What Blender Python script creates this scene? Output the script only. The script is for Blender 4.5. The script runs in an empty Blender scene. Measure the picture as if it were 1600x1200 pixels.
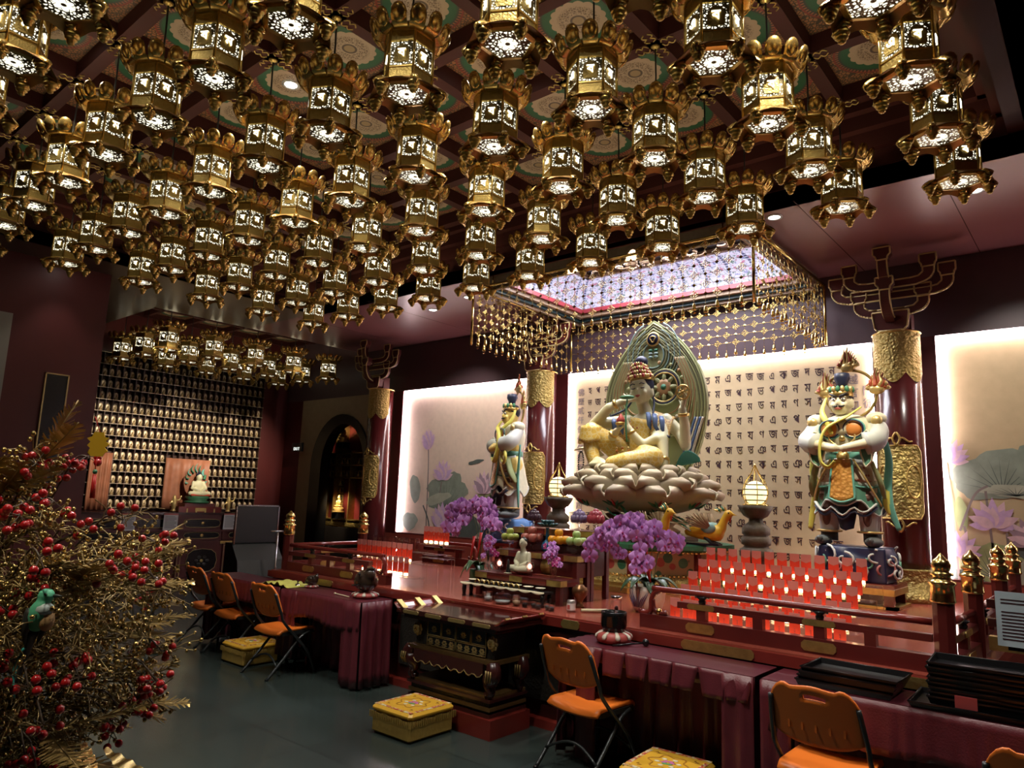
import bpy, bmesh, math, random
from mathutils import Vector, Matrix, Quaternion, noise
PI=math.pi; V=Vector
sin,cos,rad=math.sin,math.cos,math.radians
R=random.Random(7)
SC=bpy.context.scene
COL=SC.collection
def lerp(a,b,t): return a+(b-a)*t

# ---------- materials ----------
MAT={}
def newmat(name):
    m=bpy.data.materials.new(name); m.use_nodes=True; MAT[name]=m
    return m, m.node_tree.nodes, m.node_tree.links, m.node_tree.nodes['Principled BSDF']
def mat(name,c,rough=.5,metal=0,var=0,vs=8,bump=0,bs=40,emit=None,es=0,trans=0,spec=None,coat=0):
    m,N,L,b=newmat(name)
    b.inputs['Base Color'].default_value=(*c,1); b.inputs['Roughness'].default_value=rough; b.inputs['Metallic'].default_value=metal
    if spec is not None: b.inputs['Specular IOR Level'].default_value=spec
    if coat: b.inputs['Coat Weight'].default_value=coat; b.inputs['Coat Roughness'].default_value=.12
    if trans: b.inputs['Transmission Weight'].default_value=trans
    if emit: b.inputs['Emission Color'].default_value=(*emit,1); b.inputs['Emission Strength'].default_value=es
    if var or bump:
        tc=N.new('ShaderNodeTexCoord')
        if var:
            nz=N.new('ShaderNodeTexNoise'); nz.inputs['Scale'].default_value=vs; nz.inputs['Detail'].default_value=4
            L.new(tc.outputs['Object'],nz.inputs['Vector'])
            mx=N.new('ShaderNodeMix'); mx.data_type='RGBA'
            mx.inputs[6].default_value=(*[max(0,x*(1-var)) for x in c],1); mx.inputs[7].default_value=(*[min(1,x*(1+var)) for x in c],1)
            L.new(nz.outputs['Fac'],mx.inputs[0]); L.new(mx.outputs[2],b.inputs['Base Color'])
        if bump:
            n2=N.new('ShaderNodeTexNoise'); n2.inputs['Scale'].default_value=bs; n2.inputs['Detail'].default_value=3
            L.new(tc.outputs['Object'],n2.inputs['Vector'])
            bp=N.new('ShaderNodeBump'); bp.inputs['Strength'].default_value=bump; bp.inputs['Distance'].default_value=.01
            L.new(n2.outputs['Fac'],bp.inputs['Height']); L.new(bp.outputs['Normal'],b.inputs['Normal'])
    return m
class G:  # little node builder
    def __init__(s,name): s.m,s.N,s.L,s.b=newmat(name)
    def n(s,t,**k):
        x=s.N.new('ShaderNode'+t)
        for a,v in k.items(): setattr(x,a,v)
        return x
    def put(s,sock,v):
        if isinstance(v,(int,float)): sock.default_value=v
        elif isinstance(v,tuple):
            sock.default_value=v if len(v)==len(sock.default_value) else (*v,1)
        else: s.L.new(v,sock)
    def math(s,op,a,b=0,c=None):
        x=s.n('Math',operation=op); s.put(x.inputs[0],a); s.put(x.inputs[1],b)
        if c is not None: s.put(x.inputs[2],c)
        return x.outputs[0]
    def mix(s,f,a,b):
        x=s.n('Mix',data_type='RGBA'); s.put(x.inputs[0],f); s.put(x.inputs[6],a); s.put(x.inputs[7],b); return x.outputs[2]
    def step(s,v,e,w=.01):  # 0 below e, 1 above
        x=s.n('MapRange'); s.put(x.inputs[0],v); x.inputs[1].default_value=e-w; x.inputs[2].default_value=e+w; return x.outputs[0]
    def uv(s):
        t=s.n('TexCoord'); x=s.n('SeparateXYZ'); s.L.new(t.outputs['UV'],x.inputs[0]); s.uvv=t.outputs['UV']; return x.outputs[0],x.outputs[1]
    def ob(s):
        t=s.n('TexCoord'); x=s.n('SeparateXYZ'); s.L.new(t.outputs['Object'],x.inputs[0]); s.obv=t.outputs['Object']; return x.outputs
    def vor(s,vec,scale,feature='F1',out='Distance'):
        x=s.n('TexVoronoi',feature=feature); x.inputs['Scale'].default_value=scale; s.L.new(vec,x.inputs['Vector']); return x.outputs[out]
    def noi(s,vec,scale,detail=3):
        x=s.n('TexNoise'); x.inputs['Scale'].default_value=scale; x.inputs['Detail'].default_value=detail; s.L.new(vec,x.inputs['Vector']); return x.outputs['Fac']
    def bump(s,h,st=.3,d=.01):
        x=s.n('Bump'); x.inputs['Strength'].default_value=st; x.inputs['Distance'].default_value=d; s.L.new(h,x.inputs['Height']); s.L.new(x.outputs[0],s.b.inputs['Normal'])
    def set(s,**k):
        for a,v in k.items(): s.put(s.b.inputs[a.replace('_',' ')],v)
        return s

# ---------- mesh builder ----------
def frame_from(d,up=None):
    d=V(d).normalized(); u=V(up) if up else (V((0,0,1)) if abs(d.z)<.95 else V((0,1,0)))
    x=u.cross(d).normalized(); y=d.cross(x); return x,y,d
class MB:
    def __init__(s): s.v=[];s.f=[];s.m=[];s.s=[];s.uv={};s.mats=[];s.T=None
    def mi(s,m):
        if m not in s.mats: s.mats.append(m)
        return s.mats.index(m)
    def add(s,vs,fs,m,smooth=False,uvs=None,T=None):
        o=len(s.v)
        if T is not None: vs=[T@V(p) for p in vs]
        if s.T is not None: vs=[s.T@V(p) for p in vs]
        s.v+= [tuple(p) for p in vs]; k=s.mi(m)
        for i,f in enumerate(fs):
            if uvs: s.uv[len(s.f)]=[uvs[j] for j in f] if not isinstance(uvs,dict) else uvs.get(i)
            s.f.append([o+j for j in f]); s.m.append(k); s.s.append(smooth)
        return s
    def box(s,c,d,m,rot=None,taper=1,bev=0):
        x,y,z=[q/2 for q in d]
        if bev:
            b=min(bev,x*.9,y*.9,z*.9)
            ring=[(-x+b,-y),(x-b,-y),(x,-y+b),(x,y-b),(x-b,y),(-x+b,y),(-x,y-b),(-x,-y+b)]
            vs=[];n=8
            for zz,sc in ((-z,1-b/min(x,y)),(-z+b,1),(z-b,1),(z,1-b/min(x,y))):
                vs+=[(px*(1 if sc==1 else (x-b)/x),py*(1 if sc==1 else (y-b)/y),zz) for px,py in ring]
            fs=[[i for i in range(n)][::-1],[3*n+i for i in range(n)]]
            for k in range(3):
                for i in range(n): fs.append([k*n+i,k*n+(i+1)%n,(k+1)*n+(i+1)%n,(k+1)*n+i])
        else:
            t=taper
            vs=[(-x,-y,-z),(x,-y,-z),(x,y,-z),(-x,y,-z),(-x*t,-y*t,z),(x*t,-y*t,z),(x*t,y*t,z),(-x*t,y*t,z)]
            fs=[[3,2,1,0],[4,5,6,7],[0,1,5,4],[1,2,6,5],[2,3,7,6],[3,0,4,7]]
        T=Matrix.Translation(c)
        if rot is not None: T=T@(Matrix.Rotation(rot,4,'Z') if isinstance(rot,(int,float)) else rot)
        return s.add(vs,fs,m,False,None,T)
    def b2(s,lo,hi,m,bev=0): return s.box([(a+b)/2 for a,b in zip(lo,hi)],[abs(b-a) for a,b in zip(lo,hi)],m,bev=bev)
    def lathe(s,prof,m,c=(0,0,0),seg=20,smooth=True,axis=None,phase=0,mod=None,cap=True):
        vs=[];fs=[];n=len(prof)
        for r,z in prof:
            for i in range(seg):
                a=phase+2*PI*i/seg; q=r*(mod(a,z) if mod else 1)
                vs.append((q*cos(a),q*sin(a),z))
        for k in range(n-1):
            for i in range(seg):
                j=(i+1)%seg; fs.append([k*seg+i,k*seg+j,(k+1)*seg+j,(k+1)*seg+i])
        if cap:
            if prof[0][0]>1e-5: fs.append(list(range(seg))[::-1])
            if prof[-1][0]>1e-5: fs.append([(n-1)*seg+i for i in range(seg)])
        T=Matrix.Translation(c)
        if axis is not None:
            x,y,z=frame_from(axis); T=T@Matrix((x,y,z)).transposed().to_4x4()
        return s.add(vs,fs,m,smooth,None,T)
    def cyl(s,a,b,r,m,r2=None,seg=12,smooth=True):
        a,b=V(a),V(b); return s.lathe([(r,0),(r if r2 is None else r2,(b-a).length)],m,a,seg,smooth,axis=b-a)
    def ell(s,c,r,m,seg=12,rings=8,rot=None):
        if isinstance(r,(int,float)): r=(r,r,r)
        vs=[(0,0,-r[2])];fs=[]
        for k in range(1,rings):
            t=PI*k/rings
            for i in range(seg):
                a=2*PI*i/seg; vs.append((r[0]*sin(t)*cos(a),r[1]*sin(t)*sin(a),-r[2]*cos(t)))
        vs.append((0,0,r[2])); L=len(vs)-1
        for i in range(seg):
            j=(i+1)%seg; fs.append([0,1+j,1+i]); fs.append([L,L-seg+i,L-seg+j])
            for k in range(rings-2):
                o=1+k*seg; fs.append([o+i,o+j,o+seg+j,o+seg+i])
        T=Matrix.Translation(c)
        if rot is not None: T=T@rot
        return s.add(vs,fs,m,True,None,T)
    def tube(s,pts,r,m,seg=8,closed=False,cap=True,flat=None,smooth=True):
        pts=[V(p) for p in pts]; n=len(pts); rs=r if isinstance(r,(list,tuple)) else [r]*n
        vs=[];fs=[];px=None
        for k,p in enumerate(pts):
            if closed: d=pts[(k+1)%n]-pts[k-1]
            else: d=pts[min(k+1,n-1)]-pts[max(k-1,0)]
            if d.length<1e-9: d=V((0,0,1))
            d.normalize()
            if px is None: x,y,_=frame_from(d)
            else:
                x=px-d*px.dot(d)
                if x.length<1e-6: x,y,_=frame_from(d)
                x.normalize(); y=d.cross(x)
            px=x
            for i in range(seg):
                a=2*PI*i/seg; w=rs[k]
                vs.append(p+x*(cos(a)*w)+y*(sin(a)*w*(flat or 1)))
        for k in range(n if closed else n-1):
            for i in range(seg):
                j=(i+1)%seg;o=k*seg;q=((k+1)%n)*seg; fs.append([o+i,o+j,q+j,q+i])
        if cap and not closed: fs.append(list(range(seg))[::-1]); fs.append([(n-1)*seg+i for i in range(seg)])
        return s.add(vs,fs,m,smooth)
    def prism(s,poly,h,m,T=None,smooth=False):  # poly in xy, extruded 0..h in z
        n=len(poly); vs=[(p[0],p[1],0) for p in poly]+[(p[0],p[1],h) for p in poly]
        fs=[list(range(n))[::-1],[n+i for i in range(n)]]+[[i,(i+1)%n,n+(i+1)%n,n+i] for i in range(n)]
        return s.add(vs,fs,m,smooth,None,T)
    def poly(s,pts,m,uvs=None,T=None): return s.add(pts,[list(range(len(pts)))],m,False,uvs,T)
    def grid(s,fn,nu,nv,m,smooth=True,uv=True,closeu=False):
        vs=[];uvs=[]
        for j in range(nv+1):
            for i in range(nu+1):
                vs.append(fn(i/nu,j/nv)); uvs.append((i/nu,j/nv))
        fs=[[j*(nu+1)+i,j*(nu+1)+i+1,(j+1)*(nu+1)+i+1,(j+1)*(nu+1)+i] for j in range(nv) for i in range(nu)]
        return s.add(vs,fs,m,smooth,uvs if uv else None)
    def sheet(s,fn,nu,nv,m,th=.004,smooth=True,m2=None):  # closed thin solid from a surface
        vs=[];
        P=[[V(fn(i/nu,j/nv)) for i in range(nu+1)] for j in range(nv+1)]
        def nrm(i,j):
            a=P[j][min(i+1,nu)]-P[j][max(i-1,0)]; b=P[min(j+1,nv)][i]-P[max(j-1,0)][i]
            c=a.cross(b); return c.normalized() if c.length>1e-12 else V((0,0,1))
        for sg in (0,1):
            for j in range(nv+1):
                for i in range(nu+1): vs.append(P[j][i]-nrm(i,j)*th*sg)
        W=nu+1;Q=W*(nv+1)
        fs=[]
        for j in range(nv):
            for i in range(nu):
                a=[j*W+i,j*W+i+1,(j+1)*W+i+1,(j+1)*W+i]; fs.append(a); fs.append([Q+k for k in a[::-1]])
        per=[i for i in range(nu)]+[j*W+nu for j in range(nv)]+[nv*W+i for i in range(nu,0,-1)]+[j*W for j in range(nv,0,-1)]
        for k in range(len(per)):
            a,b=per[k],per[(k+1)%len(per)]; fs.append([b,a,Q+a,Q+b])
        k0=len(s.m); s.add(vs,fs,m,smooth)
        if m2:
            q=s.mi(m2)
            for i in range(1,2*nu*nv,2): s.m[k0+i]=q
        return s
    def mesh(s,name):
        me=bpy.data.meshes.new(name); me.from_pydata(s.v,[],s.f)
        for m in s.mats: me.materials.append(MAT[m])
        me.polygons.foreach_set('material_index',s.m); me.polygons.foreach_set('use_smooth',s.s)
        if s.uv:
            ul=me.uv_layers.new(name='UVMap')
            for p in me.polygons:
                u=s.uv.get(p.index)
                if u:
                    for li,q in zip(p.loop_indices,u): ul.data[li].uv=q
        me.update(); return me
    def build(s,name,parent=None,label=None,loc=None):
        o=bpy.data.objects.new(name,s.mesh(name)); COL.objects.link(o)
        if parent is not None: o.parent=parent
        if label: o['label']=label
        if loc is not None: o.location=loc
        return o
def thing(name,label,cat,loc=(0,0,0),rz=0,group=None):
    o=bpy.data.objects.new(name,None); COL.objects.link(o); o.location=loc; o.rotation_euler=(0,0,rz); o.empty_display_size=.1
    return tag(o,label,cat,group)
def tag(o,label,cat,group=None,kind=None):
    if label: o['label']=label
    if cat: o['category']=cat
    if group: o['group']=group
    if kind: o['kind']=kind
    return o
def struct(name,mb,label=None):
    o=mb.build(name); o['kind']='structure'
    if label: o['label']=label
    return o
KIDS={}
def kids(o): return [c for c in o.children]
def dup(o,loc,rz=None,label=None,group=None,scale=None):
    r=o.copy(); COL.objects.link(r); r.location=loc
    if rz is not None: r.rotation_euler=(0,0,rz)
    if scale: r.scale=(scale,)*3
    if label: r['label']=label
    if group: r['group']=group
    for ch in o.children:
        c=ch.copy(); COL.objects.link(c); c.parent=r
        for g in ch.children:
            d=g.copy(); COL.objects.link(d); d.parent=c
    return r
def remesh(mb,voxel,smooth=2,m=None,noisefn=None):
    """one continuous surface round overlapping blobs -> new mesh data"""
    me=mb.mesh('tmp'); ob=bpy.data.objects.new('tmp',me); COL.objects.link(ob)
    k=ob.modifiers.new('r','REMESH'); k.mode='VOXEL'; k.voxel_size=voxel; k.use_smooth_shade=True
    if smooth: q=ob.modifiers.new('s','SMOOTH'); q.iterations=smooth; q.factor=.5
    dg=bpy.context.evaluated_depsgraph_get(); dg.update()
    out=bpy.data.meshes.new_from_object(ob.evaluated_get(dg)); bpy.data.objects.remove(ob)
    out.materials.clear(); out.materials.append(MAT[m or mb.mats[0]])
    for p in out.polygons: p.use_smooth=True; p.material_index=0
    return out
def meshobj(name,me,parent=None,label=None):
    o=bpy.data.objects.new(name,me); COL.objects.link(o)
    if parent is not None: o.parent=parent
    if label: o['label']=label
    return o
def limb(mb,pts,rs,m,seg=10):
    mb.tube(pts,rs,m,seg)
    for p,r in zip(pts,rs): mb.ell(p,r,m,10,6)
def bez(p0,p1,p2,n=8):
    p0,p1,p2=V(p0),V(p1),V(p2)
    return [(p0*(1-t)**2+p1*2*t*(1-t)+p2*t*t) for t in [i/n for i in range(n+1)]]
def spline(pts,n=6):
    pts=[V(p) for p in pts]; out=[]
    for i in range(len(pts)-1):
        p0=pts[max(i-1,0)];p1=pts[i];p2=pts[i+1];p3=pts[min(i+2,len(pts)-1)]
        for k in range(n):
            t=k/n; out.append(.5*((2*p1)+(p2-p0)*t+(2*p0-5*p1+4*p2-p3)*t*t+(3*p1-p0-3*p2+p3)*t**3))
    out.append(pts[-1]); return out
TXT={}
def text_mesh(txt,size,mname,depth=.002):
    cu=bpy.data.curves.new('t','FONT'); cu.body=txt; cu.size=size; cu.extrude=depth; cu.align_x='CENTER'; cu.align_y='CENTER'; cu.resolution_u=3
    ob=bpy.data.objects.new('t',cu); COL.objects.link(ob)
    dg=bpy.context.evaluated_depsgraph_get(); dg.update()
    me=bpy.data.meshes.new_from_object(ob.evaluated_get(dg)); bpy.data.objects.remove(ob)
    vs=[tuple(v.co) for v in me.vertices]; fs=[list(p.vertices) for p in me.polygons]; bpy.data.meshes.remove(me); return vs,fs
def glyph(mb,ch,T,size,m):
    if ch not in TXT: TXT[ch]=text_mesh(ch,1,m,.004)
    vs,fs=TXT[ch]; mb.add([(v[0]*size,v[1]*size,v[2]) for v in vs],fs,m,False,None,T)
def disc(mb,c,r,m,n=20,T=None): mb.poly([(c[0]+r*cos(2*PI*i/n),c[1]+r*sin(2*PI*i/n),c[2]) for i in range(n)],m,None,T)
def spot(name,loc,target,power,angle=60,blend=.5,color=(1,.93,.8),size=.05):
    l=bpy.data.lights.new(name,'SPOT'); l.energy=power; l.spot_size=rad(angle); l.spot_blend=blend; l.color=color; l.shadow_soft_size=size
    o=bpy.data.objects.new(name,l); COL.objects.link(o); o.location=loc
    o.rotation_euler=(V(target)-V(loc)).to_track_quat('-Z','Y').to_euler(); return o
def area(name,loc,target,power,sx,sy,color=(1,1,1)):
    l=bpy.data.lights.new(name,'AREA'); l.energy=power; l.shape='RECTANGLE'; l.size=sx; l.size_y=sy; l.color=color
    o=bpy.data.objects.new(name,l); COL.objects.link(o); o.location=loc
    o.rotation_euler=(V(target)-V(loc)).to_track_quat('-Z','Y').to_euler(); return o
# ---------- camera ----------
def make_cam():
    yaw,pitch,roll=rad(40.26457),rad(9.18832),rad(2.06445)
    f=V((-sin(yaw)*cos(pitch),cos(yaw)*cos(pitch),sin(pitch))); r=f.cross(V((0,0,1))).normalized(); u=r.cross(f)
    r2=r*cos(roll)+u*sin(roll); u2=-r*sin(roll)+u*cos(roll)
    M=Matrix((r2,u2,-f)).transposed().to_4x4(); M.translation=V((0,0,1.65))
    c=bpy.data.cameras.new('camera'); c.lens=36*1115.52/1600; c.sensor_width=36; c.clip_start=.05; c.clip_end=60
    o=bpy.data.objects.new('camera',c); COL.objects.link(o); o.matrix_world=M; SC.camera=o
make_cam()
# ---------- shared materials ----------
mat('maroon',(.085,.009,.008),.5,var=.25,vs=2)
mat('plum',(.095,.055,.065),.45,var=.2,vs=1.5)
mat('soffit',(.23,.085,.09),.32,var=.12,vs=1.2)
mat('brown_soffit',(.10,.07,.045),.3,var=.2,vs=3)
mat('beam',(.050,.012,.010),.6,spec=.2)
mat('black',(.008,.008,.009),.25)
mat('black_lacquer',(.006,.006,.007),.28)
mat('gold',(.72,.50,.17),.30,.9,var=.25,vs=30)
mat('old_gold',(.50,.36,.12),.38,.85,var=.35,vs=22,bump=.25,bs=60)
mat('brass',(.80,.60,.22),.18,1)
mat('gilt_line',(.62,.47,.20),.45,.3)
mat('red_lacquer',(.18,.022,.016),.22,var=.2,vs=5,coat=.3)
mat('salmon',(.32,.06,.04),.35,var=.1)
mat('beige',(.40,.31,.20),.7,var=.12,vs=9)
mat('white',(.8,.8,.78),.5)
mat('cream',(.75,.68,.48),.5)
mat('steel',(.55,.55,.55),.2,1)
mat('chrome',(.7,.7,.7),.12,1)
mat('led',(1,1,1),.5,emit=(1,.84,.88),es=20); mat('led_bright',(1,1,1),.5,emit=(1,.82,.84),es=27)
mat('lamp_white',(1,1,1),.5,emit=(1,.95,.86),es=14)
mat('glass',(.95,.97,.97),.03,trans=1)
mat('dark',(.012,.008,.008),.6)
mat('cord_black',(.01,.01,.01),.5)
g=G('floor_tile'); x,y,z=g.ob()
br=g.n('TexBrick'); br.offset=0; br.inputs['Scale'].default_value=1.0; br.inputs['Brick Width'].default_value=.6; br.inputs['Row Height'].default_value=.6; br.inputs['Mortar Size'].default_value=.004
br.inputs['Color1'].default_value=(.027,.037,.034,1); br.inputs['Color2'].default_value=(.034,.046,.042,1); br.inputs['Mortar'].default_value=(.016,.022,.021,1)
g.L.new(g.obv,br.inputs['Vector'])
g.set(Base_Color=br.outputs['Color'],Roughness=g.math('MULTIPLY_ADD',g.noi(g.obv,3),.05,.20))
g=G('platform_wood'); x,y,z=g.ob()
pl=g.math('FRACT',g.math('MULTIPLY',y,9)); j=g.step(pl,.035,.02)
nz=g.noi(g.obv,2.5)
g.set(Base_Color=g.mix(j,(.16,.02,.012),g.mix(nz,(.23,.046,.030),(.32,.072,.048))),Roughness=.22)
# coffer rosette painting
g=G('coffer'); u,v=g.uv()
a=g.math('SUBTRACT',u,.5); b=g.math('SUBTRACT',v,.5)
r=g.math('SQRT',g.math('ADD',g.math('MULTIPLY',a,a),g.math('MULTIPLY',b,b))); th=g.math('ARCTAN2',b,a)
sc=g.math('MULTIPLY_ADD',g.math('ABSOLUTE',g.math('SINE',g.math('MULTIPLY',th,8))),.022,.275)
vo=g.vor(g.uvv,26,'DISTANCE_TO_EDGE'); lace=g.step(vo,.12,.05)
bg=g.mix(lace,(.05,.035,.02),(.34,.14,.055))
vf=g.vor(g.uvv,34,'DISTANCE_TO_EDGE')
flower=g.mix(g.math('MULTIPLY',g.step(vf,.1,.05),g.math('SUBTRACT',g.step(r,.10,.01),g.step(r,.21,.02))),(.42,.30,.20),(.16,.10,.06))
flower=g.mix(g.step(r,.085,.006),g.mix(g.step(r,.06,.006),(.30,.20,.10),(.07,.04,.025)),flower)
c=g.mix(g.math('GREATER_THAN',r,sc),flower,(.015,.085,.035))
c=g.mix(g.step(r,.375,.006),c,(.035,.045,.03))
dots=g.math('GREATER_THAN',g.math('SINE',g.math('MULTIPLY',th,64)),0)
c=g.mix(g.step(r,.395,.004),c,g.mix(dots,(.30,.10,.05),(.05,.03,.02)))
c=g.mix(g.step(r,.425,.004),c,(.22,.03,.02)); c=g.mix(g.step(r,.445,.004),c,bg)
g.set(Base_Color=c,Roughness=.55)
g=G('stained_glass'); u,v=g.uv()
vo=g.vor(g.uvv,1,'DISTANCE_TO_EDGE')
fx=g.math('FRACT',u); ab=g.math('ABSOLUTE',g.math('SUBTRACT',fx,.5))
band=g.math('LESS_THAN',ab,.06)
n1=g.noi(g.uvv,3.4,2); n2=g.noi(g.uvv,5.2,2)
bn=g.math('LESS_THAN',g.math('ABSOLUTE',g.math('SUBTRACT',n1,.5)),.016)
col=g.mix(g.step(n2,.61,.02),(.80,.74,1.0),(.62,.16,.33))
col=g.mix(bn,col,(.04,.17,.12))
col=g.mix(g.math('LESS_THAN',n2,.36),col,(.22,.22,.62))
dsh=g.math('GREATER_THAN',g.math('FRACT',g.math('MULTIPLY',v,7)),.25)
col=g.mix(band,col,g.mix(dsh,(.7,.7,1.),(.03,.035,.16)))
g.set(Base_Color=(.1,.1,.1),Roughness=.3,Emission_Color=col,Emission_Strength=.46)
# ---------- floor and walls ----------
Yw=8.45; XB=-13.4; ZS=4.34
struct('floor',MB().b2((-14,-4,-.1),(4,9.6,0),'floor_tile'))
w=MB()
w.b2((-14,Yw,3.51),(4,Yw+.3,5.3),'plum'); w.b2((-10.43,Yw,0),(4,Yw+.3,1.0),'salmon')
for x0,x1 in ((-10.43,-9.73),(-6.68,-6.10),(-1.94,-1.37)): w.b2((x0,Yw,1.0),(x1,Yw+.3,3.51),'maroon')
w.b2((-14,Yw,0),(-12.8,Yw+.3,3.51),'maroon'); w.b2((-14,Yw+.3,-.1),(4,Yw+.34,1.0),'dark')
w.b2((1.9,Yw,1.0),(4,Yw+.3,3.51),'maroon')
struct('wall_altar',w)
w=MB(); w.b2((XB-.3,3.4,0),(XB,Yw,5.3),'maroon'); struct('wall_left',w)
w=MB(); w.b2((-10.1,-4,0),(-9.8,3.45,5.3),'maroon'); w.b2((XB,3.25,0),(-10.1,3.45,5.3),'maroon'); struct('wall_pier',w)
w=MB(); w.b2((-9.8,-3.9,0),(4,-3.6,5.3),'maroon'); struct('wall_back',w)
w=MB(); w.b2((3.6,-3.6,0),(3.9,Yw,5.3),'maroon'); struct('wall_right',w)
# ---------- ceiling ----------
S=.8; LX=[-.7104-S*i for i in range(11)]; LY=[5.791-S*j for j in range(9)]; ZB=4.92; ZP=5.06
c=MB()
for i in range(10):
    for j in range(8):
        x0,x1=LX[i+1]+.05,LX[i]-.05; y0,y1=LY[j+1]+.05,LY[j]-.05
        c.add([(x0,y0,ZP),(x0,y1,ZP),(x1,y1,ZP),(x1,y0,ZP)],[[0,1,2,3]],'coffer',False,[(0,0),(0,1),(1,1),(1,0)])
c.b2((-9.2,-3.6,5.2),(4,6.2,5.3),'dark')
c.b2((-9.1,-3.6,ZP),(-.35,LY[8],ZP+.05),'beam')
struct('ceiling',c)
t=MB()
for x in LX: t.b2((x-.05,LY[8]-.05,ZB),(x+.05,LY[0]+.05,ZP+.04),'beam')
for y in LY: t.b2((LX[10]-.05,y-.05,ZB),(LX[0]+.05,y+.05,ZP+.04),'beam')
def scroll(mb,c,ang,m):
    T=Matrix.Translation(c)@Matrix.Rotation(ang,4,'Z')
    def tr(p): return T@V((p[0],p[1],0))
    for s in (-1,1):
        mb.tube([tr((.05+.10*k/8,s*(.012+.030*abs(sin(k*.8))))) for k in range(9)],.0055,m,4)
for i,x in enumerate(LX):
    for j,y in enumerate(LY[:7]):
        t.lathe([(.035,-.012),(.02,-.02),(.008,-.03)],'old_gold',(x,y,ZB),8)
        for k in range(4): scroll(t,(x,y,ZB-.004),k*PI/2,'old_gold')
struct('trim_1',t,'dark red coffer beams with gilt corner scrolls')
t=MB()  # stepped cornice round the coffered field
for k,(d,z0,z1) in enumerate(((.06,4.86,5.1),(.14,4.74,5.0),(.22,4.60,4.86),(.30,4.46,4.74))):
    yb=LY[0]+.05+d; xr=LX[0]+.05+d; xl=LX[10]-.05-d
    t.b2((xl-.1,yb-.06,z0),(xr+.1,yb+.1,z1),'beam'); t.b2((xr-.06,-3.6,z0),(xr+.1,yb,z1),'beam'); t.b2((xl-.1,-3.6,z0),(xl+.06,yb,z1),'beam')
struct('trim_2',t,'dark stepped cornice round the coffered ceiling')
sf=MB(); T0=4.34
hx0,hx1,hy0,hy1=-5.65,-2.65,6.42,8.15
xr=-.30; xl=-9.12; yb=6.1
for (a,b) in (((-11,hy1),(4,Yw)),((-11,yb),(hx0,hy1)),((hx1,yb),(4,hy1)),((hx0,yb),(hx1,hy0)),((xr,-3.6),(4,yb))):
    sf.b2((a[0],a[1],T0),(b[0],b[1],T0+.12),'soffit')
for (a,b) in (((-11,3.45),(xl,yb)),((-9.8,-3.6),(xl,3.45)),((XB,3.45),(-11,4.53))): sf.b2((a[0],a[1],T0),(b[0],b[1],T0+.12),'brown_soffit')
sf.b2((xl,yb,T0),(xr,yb+.12,5.2),'beam'); sf.b2((xr,-3.6,T0),(xr+.12,yb+.12,5.2),'soffit'); sf.b2((xl-.12,-3.6,T0),(xl,yb+.12,5.2),'beam')
# alcove recess over the left shrine
sf.b2((-11.08,4.53,T0+.12),(-11,Yw,4.9),'beam'); sf.b2((XB,4.45,T0+.12),(-11,4.53,4.9),'beam')
for k in range(3):
    for q in range(5):
        x0=XB+.05+.78*k; y0=4.6+.76*q
        sf.add([(x0,y0,4.8),(x0,y0+.72,4.8),(x0+.74,y0+.72,4.8),(x0+.74,y0,4.8)],[[0,1,2,3]],'coffer',False,[(0,0),(0,1),(1,1),(1,0)])
sf.b2((XB,4.53,4.86),(-11,Yw,4.95),'dark')
for k in range(4): sf.b2((XB+.78*k,4.53,4.7),(XB+.78*k+.06,Yw,4.84),'beam')
for q in range(6): sf.b2((XB,4.55+.76*q,4.7),(-11,4.61+.76*q,4.84),'beam')
struct('ceiling_soffit',sf)
for y in (4.0,): pass
t=MB()
for x in (-9.6,-7.9,-2.0,-.9,.4): t.b2((x,yb,T0-.001),(x+.008,Yw,T0+.01),'beam')
struct('trim_3',t,'thin panel joints in the plum soffit')
# ---------- lantern materials ----------
def lace_mat(name,scale,strength,radial=False):
    g=G(name); u,v=g.uv()
    vo=g.vor(g.uvv,scale,'DISTANCE_TO_EDGE'); hole=g.step(vo,.19,.035)
    if radial:
        a=g.math('SUBTRACT',u,.5); b=g.math('SUBTRACT',v,.5)
        r=g.math('SQRT',g.math('ADD',g.math('MULTIPLY',a,a),g.math('MULTIPLY',b,b))); th=g.math('ARCTAN2',b,a)
        pet=g.math('MULTIPLY_ADD',g.math('ABSOLUTE',g.math('SINE',g.math('MULTIPLY',th,3))),.10,.13)
        ln=g.math('LESS_THAN',g.math('ABSOLUTE',g.math('SUBTRACT',r,pet)),.014)
        near=g.math('LESS_THAN',r,.2)
        hole=g.math('MULTIPLY',g.math('MAXIMUM',hole,near),g.math('SUBTRACT',1,ln)); hole=g.math('MULTIPLY',hole,g.step(r,.055,.01))
    g.set(Base_Color=(.16,.12,.04),Roughness=.4,Metallic=.5,Emission_Color=g.mix(hole,(.0,.0,.0),(1,.93,.68)),Emission_Strength=strength)
lace_mat('lace_side',10.5,1.05); lace_mat('lace_base',13,1.0,True)
mat('lamp_glow',(1,1,1),.5,emit=(1,.85,.55),es=4)
mat('glyph_light',(1,1,1),.5,emit=(1,.95,.75),es=1.2)
mat('lantern_gold',(.62,.43,.12),.28,.92,var=.3,vs=25)
mat('lantern_band',(.42,.30,.09),.36,.9,var=.3,vs=40,bump=.35,bs=90)
mat('petal_gold',(.66,.44,.13),.26,.92,var=.35,vs=14)
mat('skirt_gold',(.50,.27,.08),.42,.55,var=.35,vs=14)
LR=.153; HA=[rad(30+60*k) for k in range(6)]
def hexring(mb,r0,z0,r1,z1,m):
    vs=[(r0*cos(a),r0*sin(a),z0) for a in HA]+[(r1*cos(a),r1*sin(a),z1) for a in HA]
    mb.add(vs,[[i,(i+1)%6,6+(i+1)%6,6+i] for i in range(6)],m)
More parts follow.
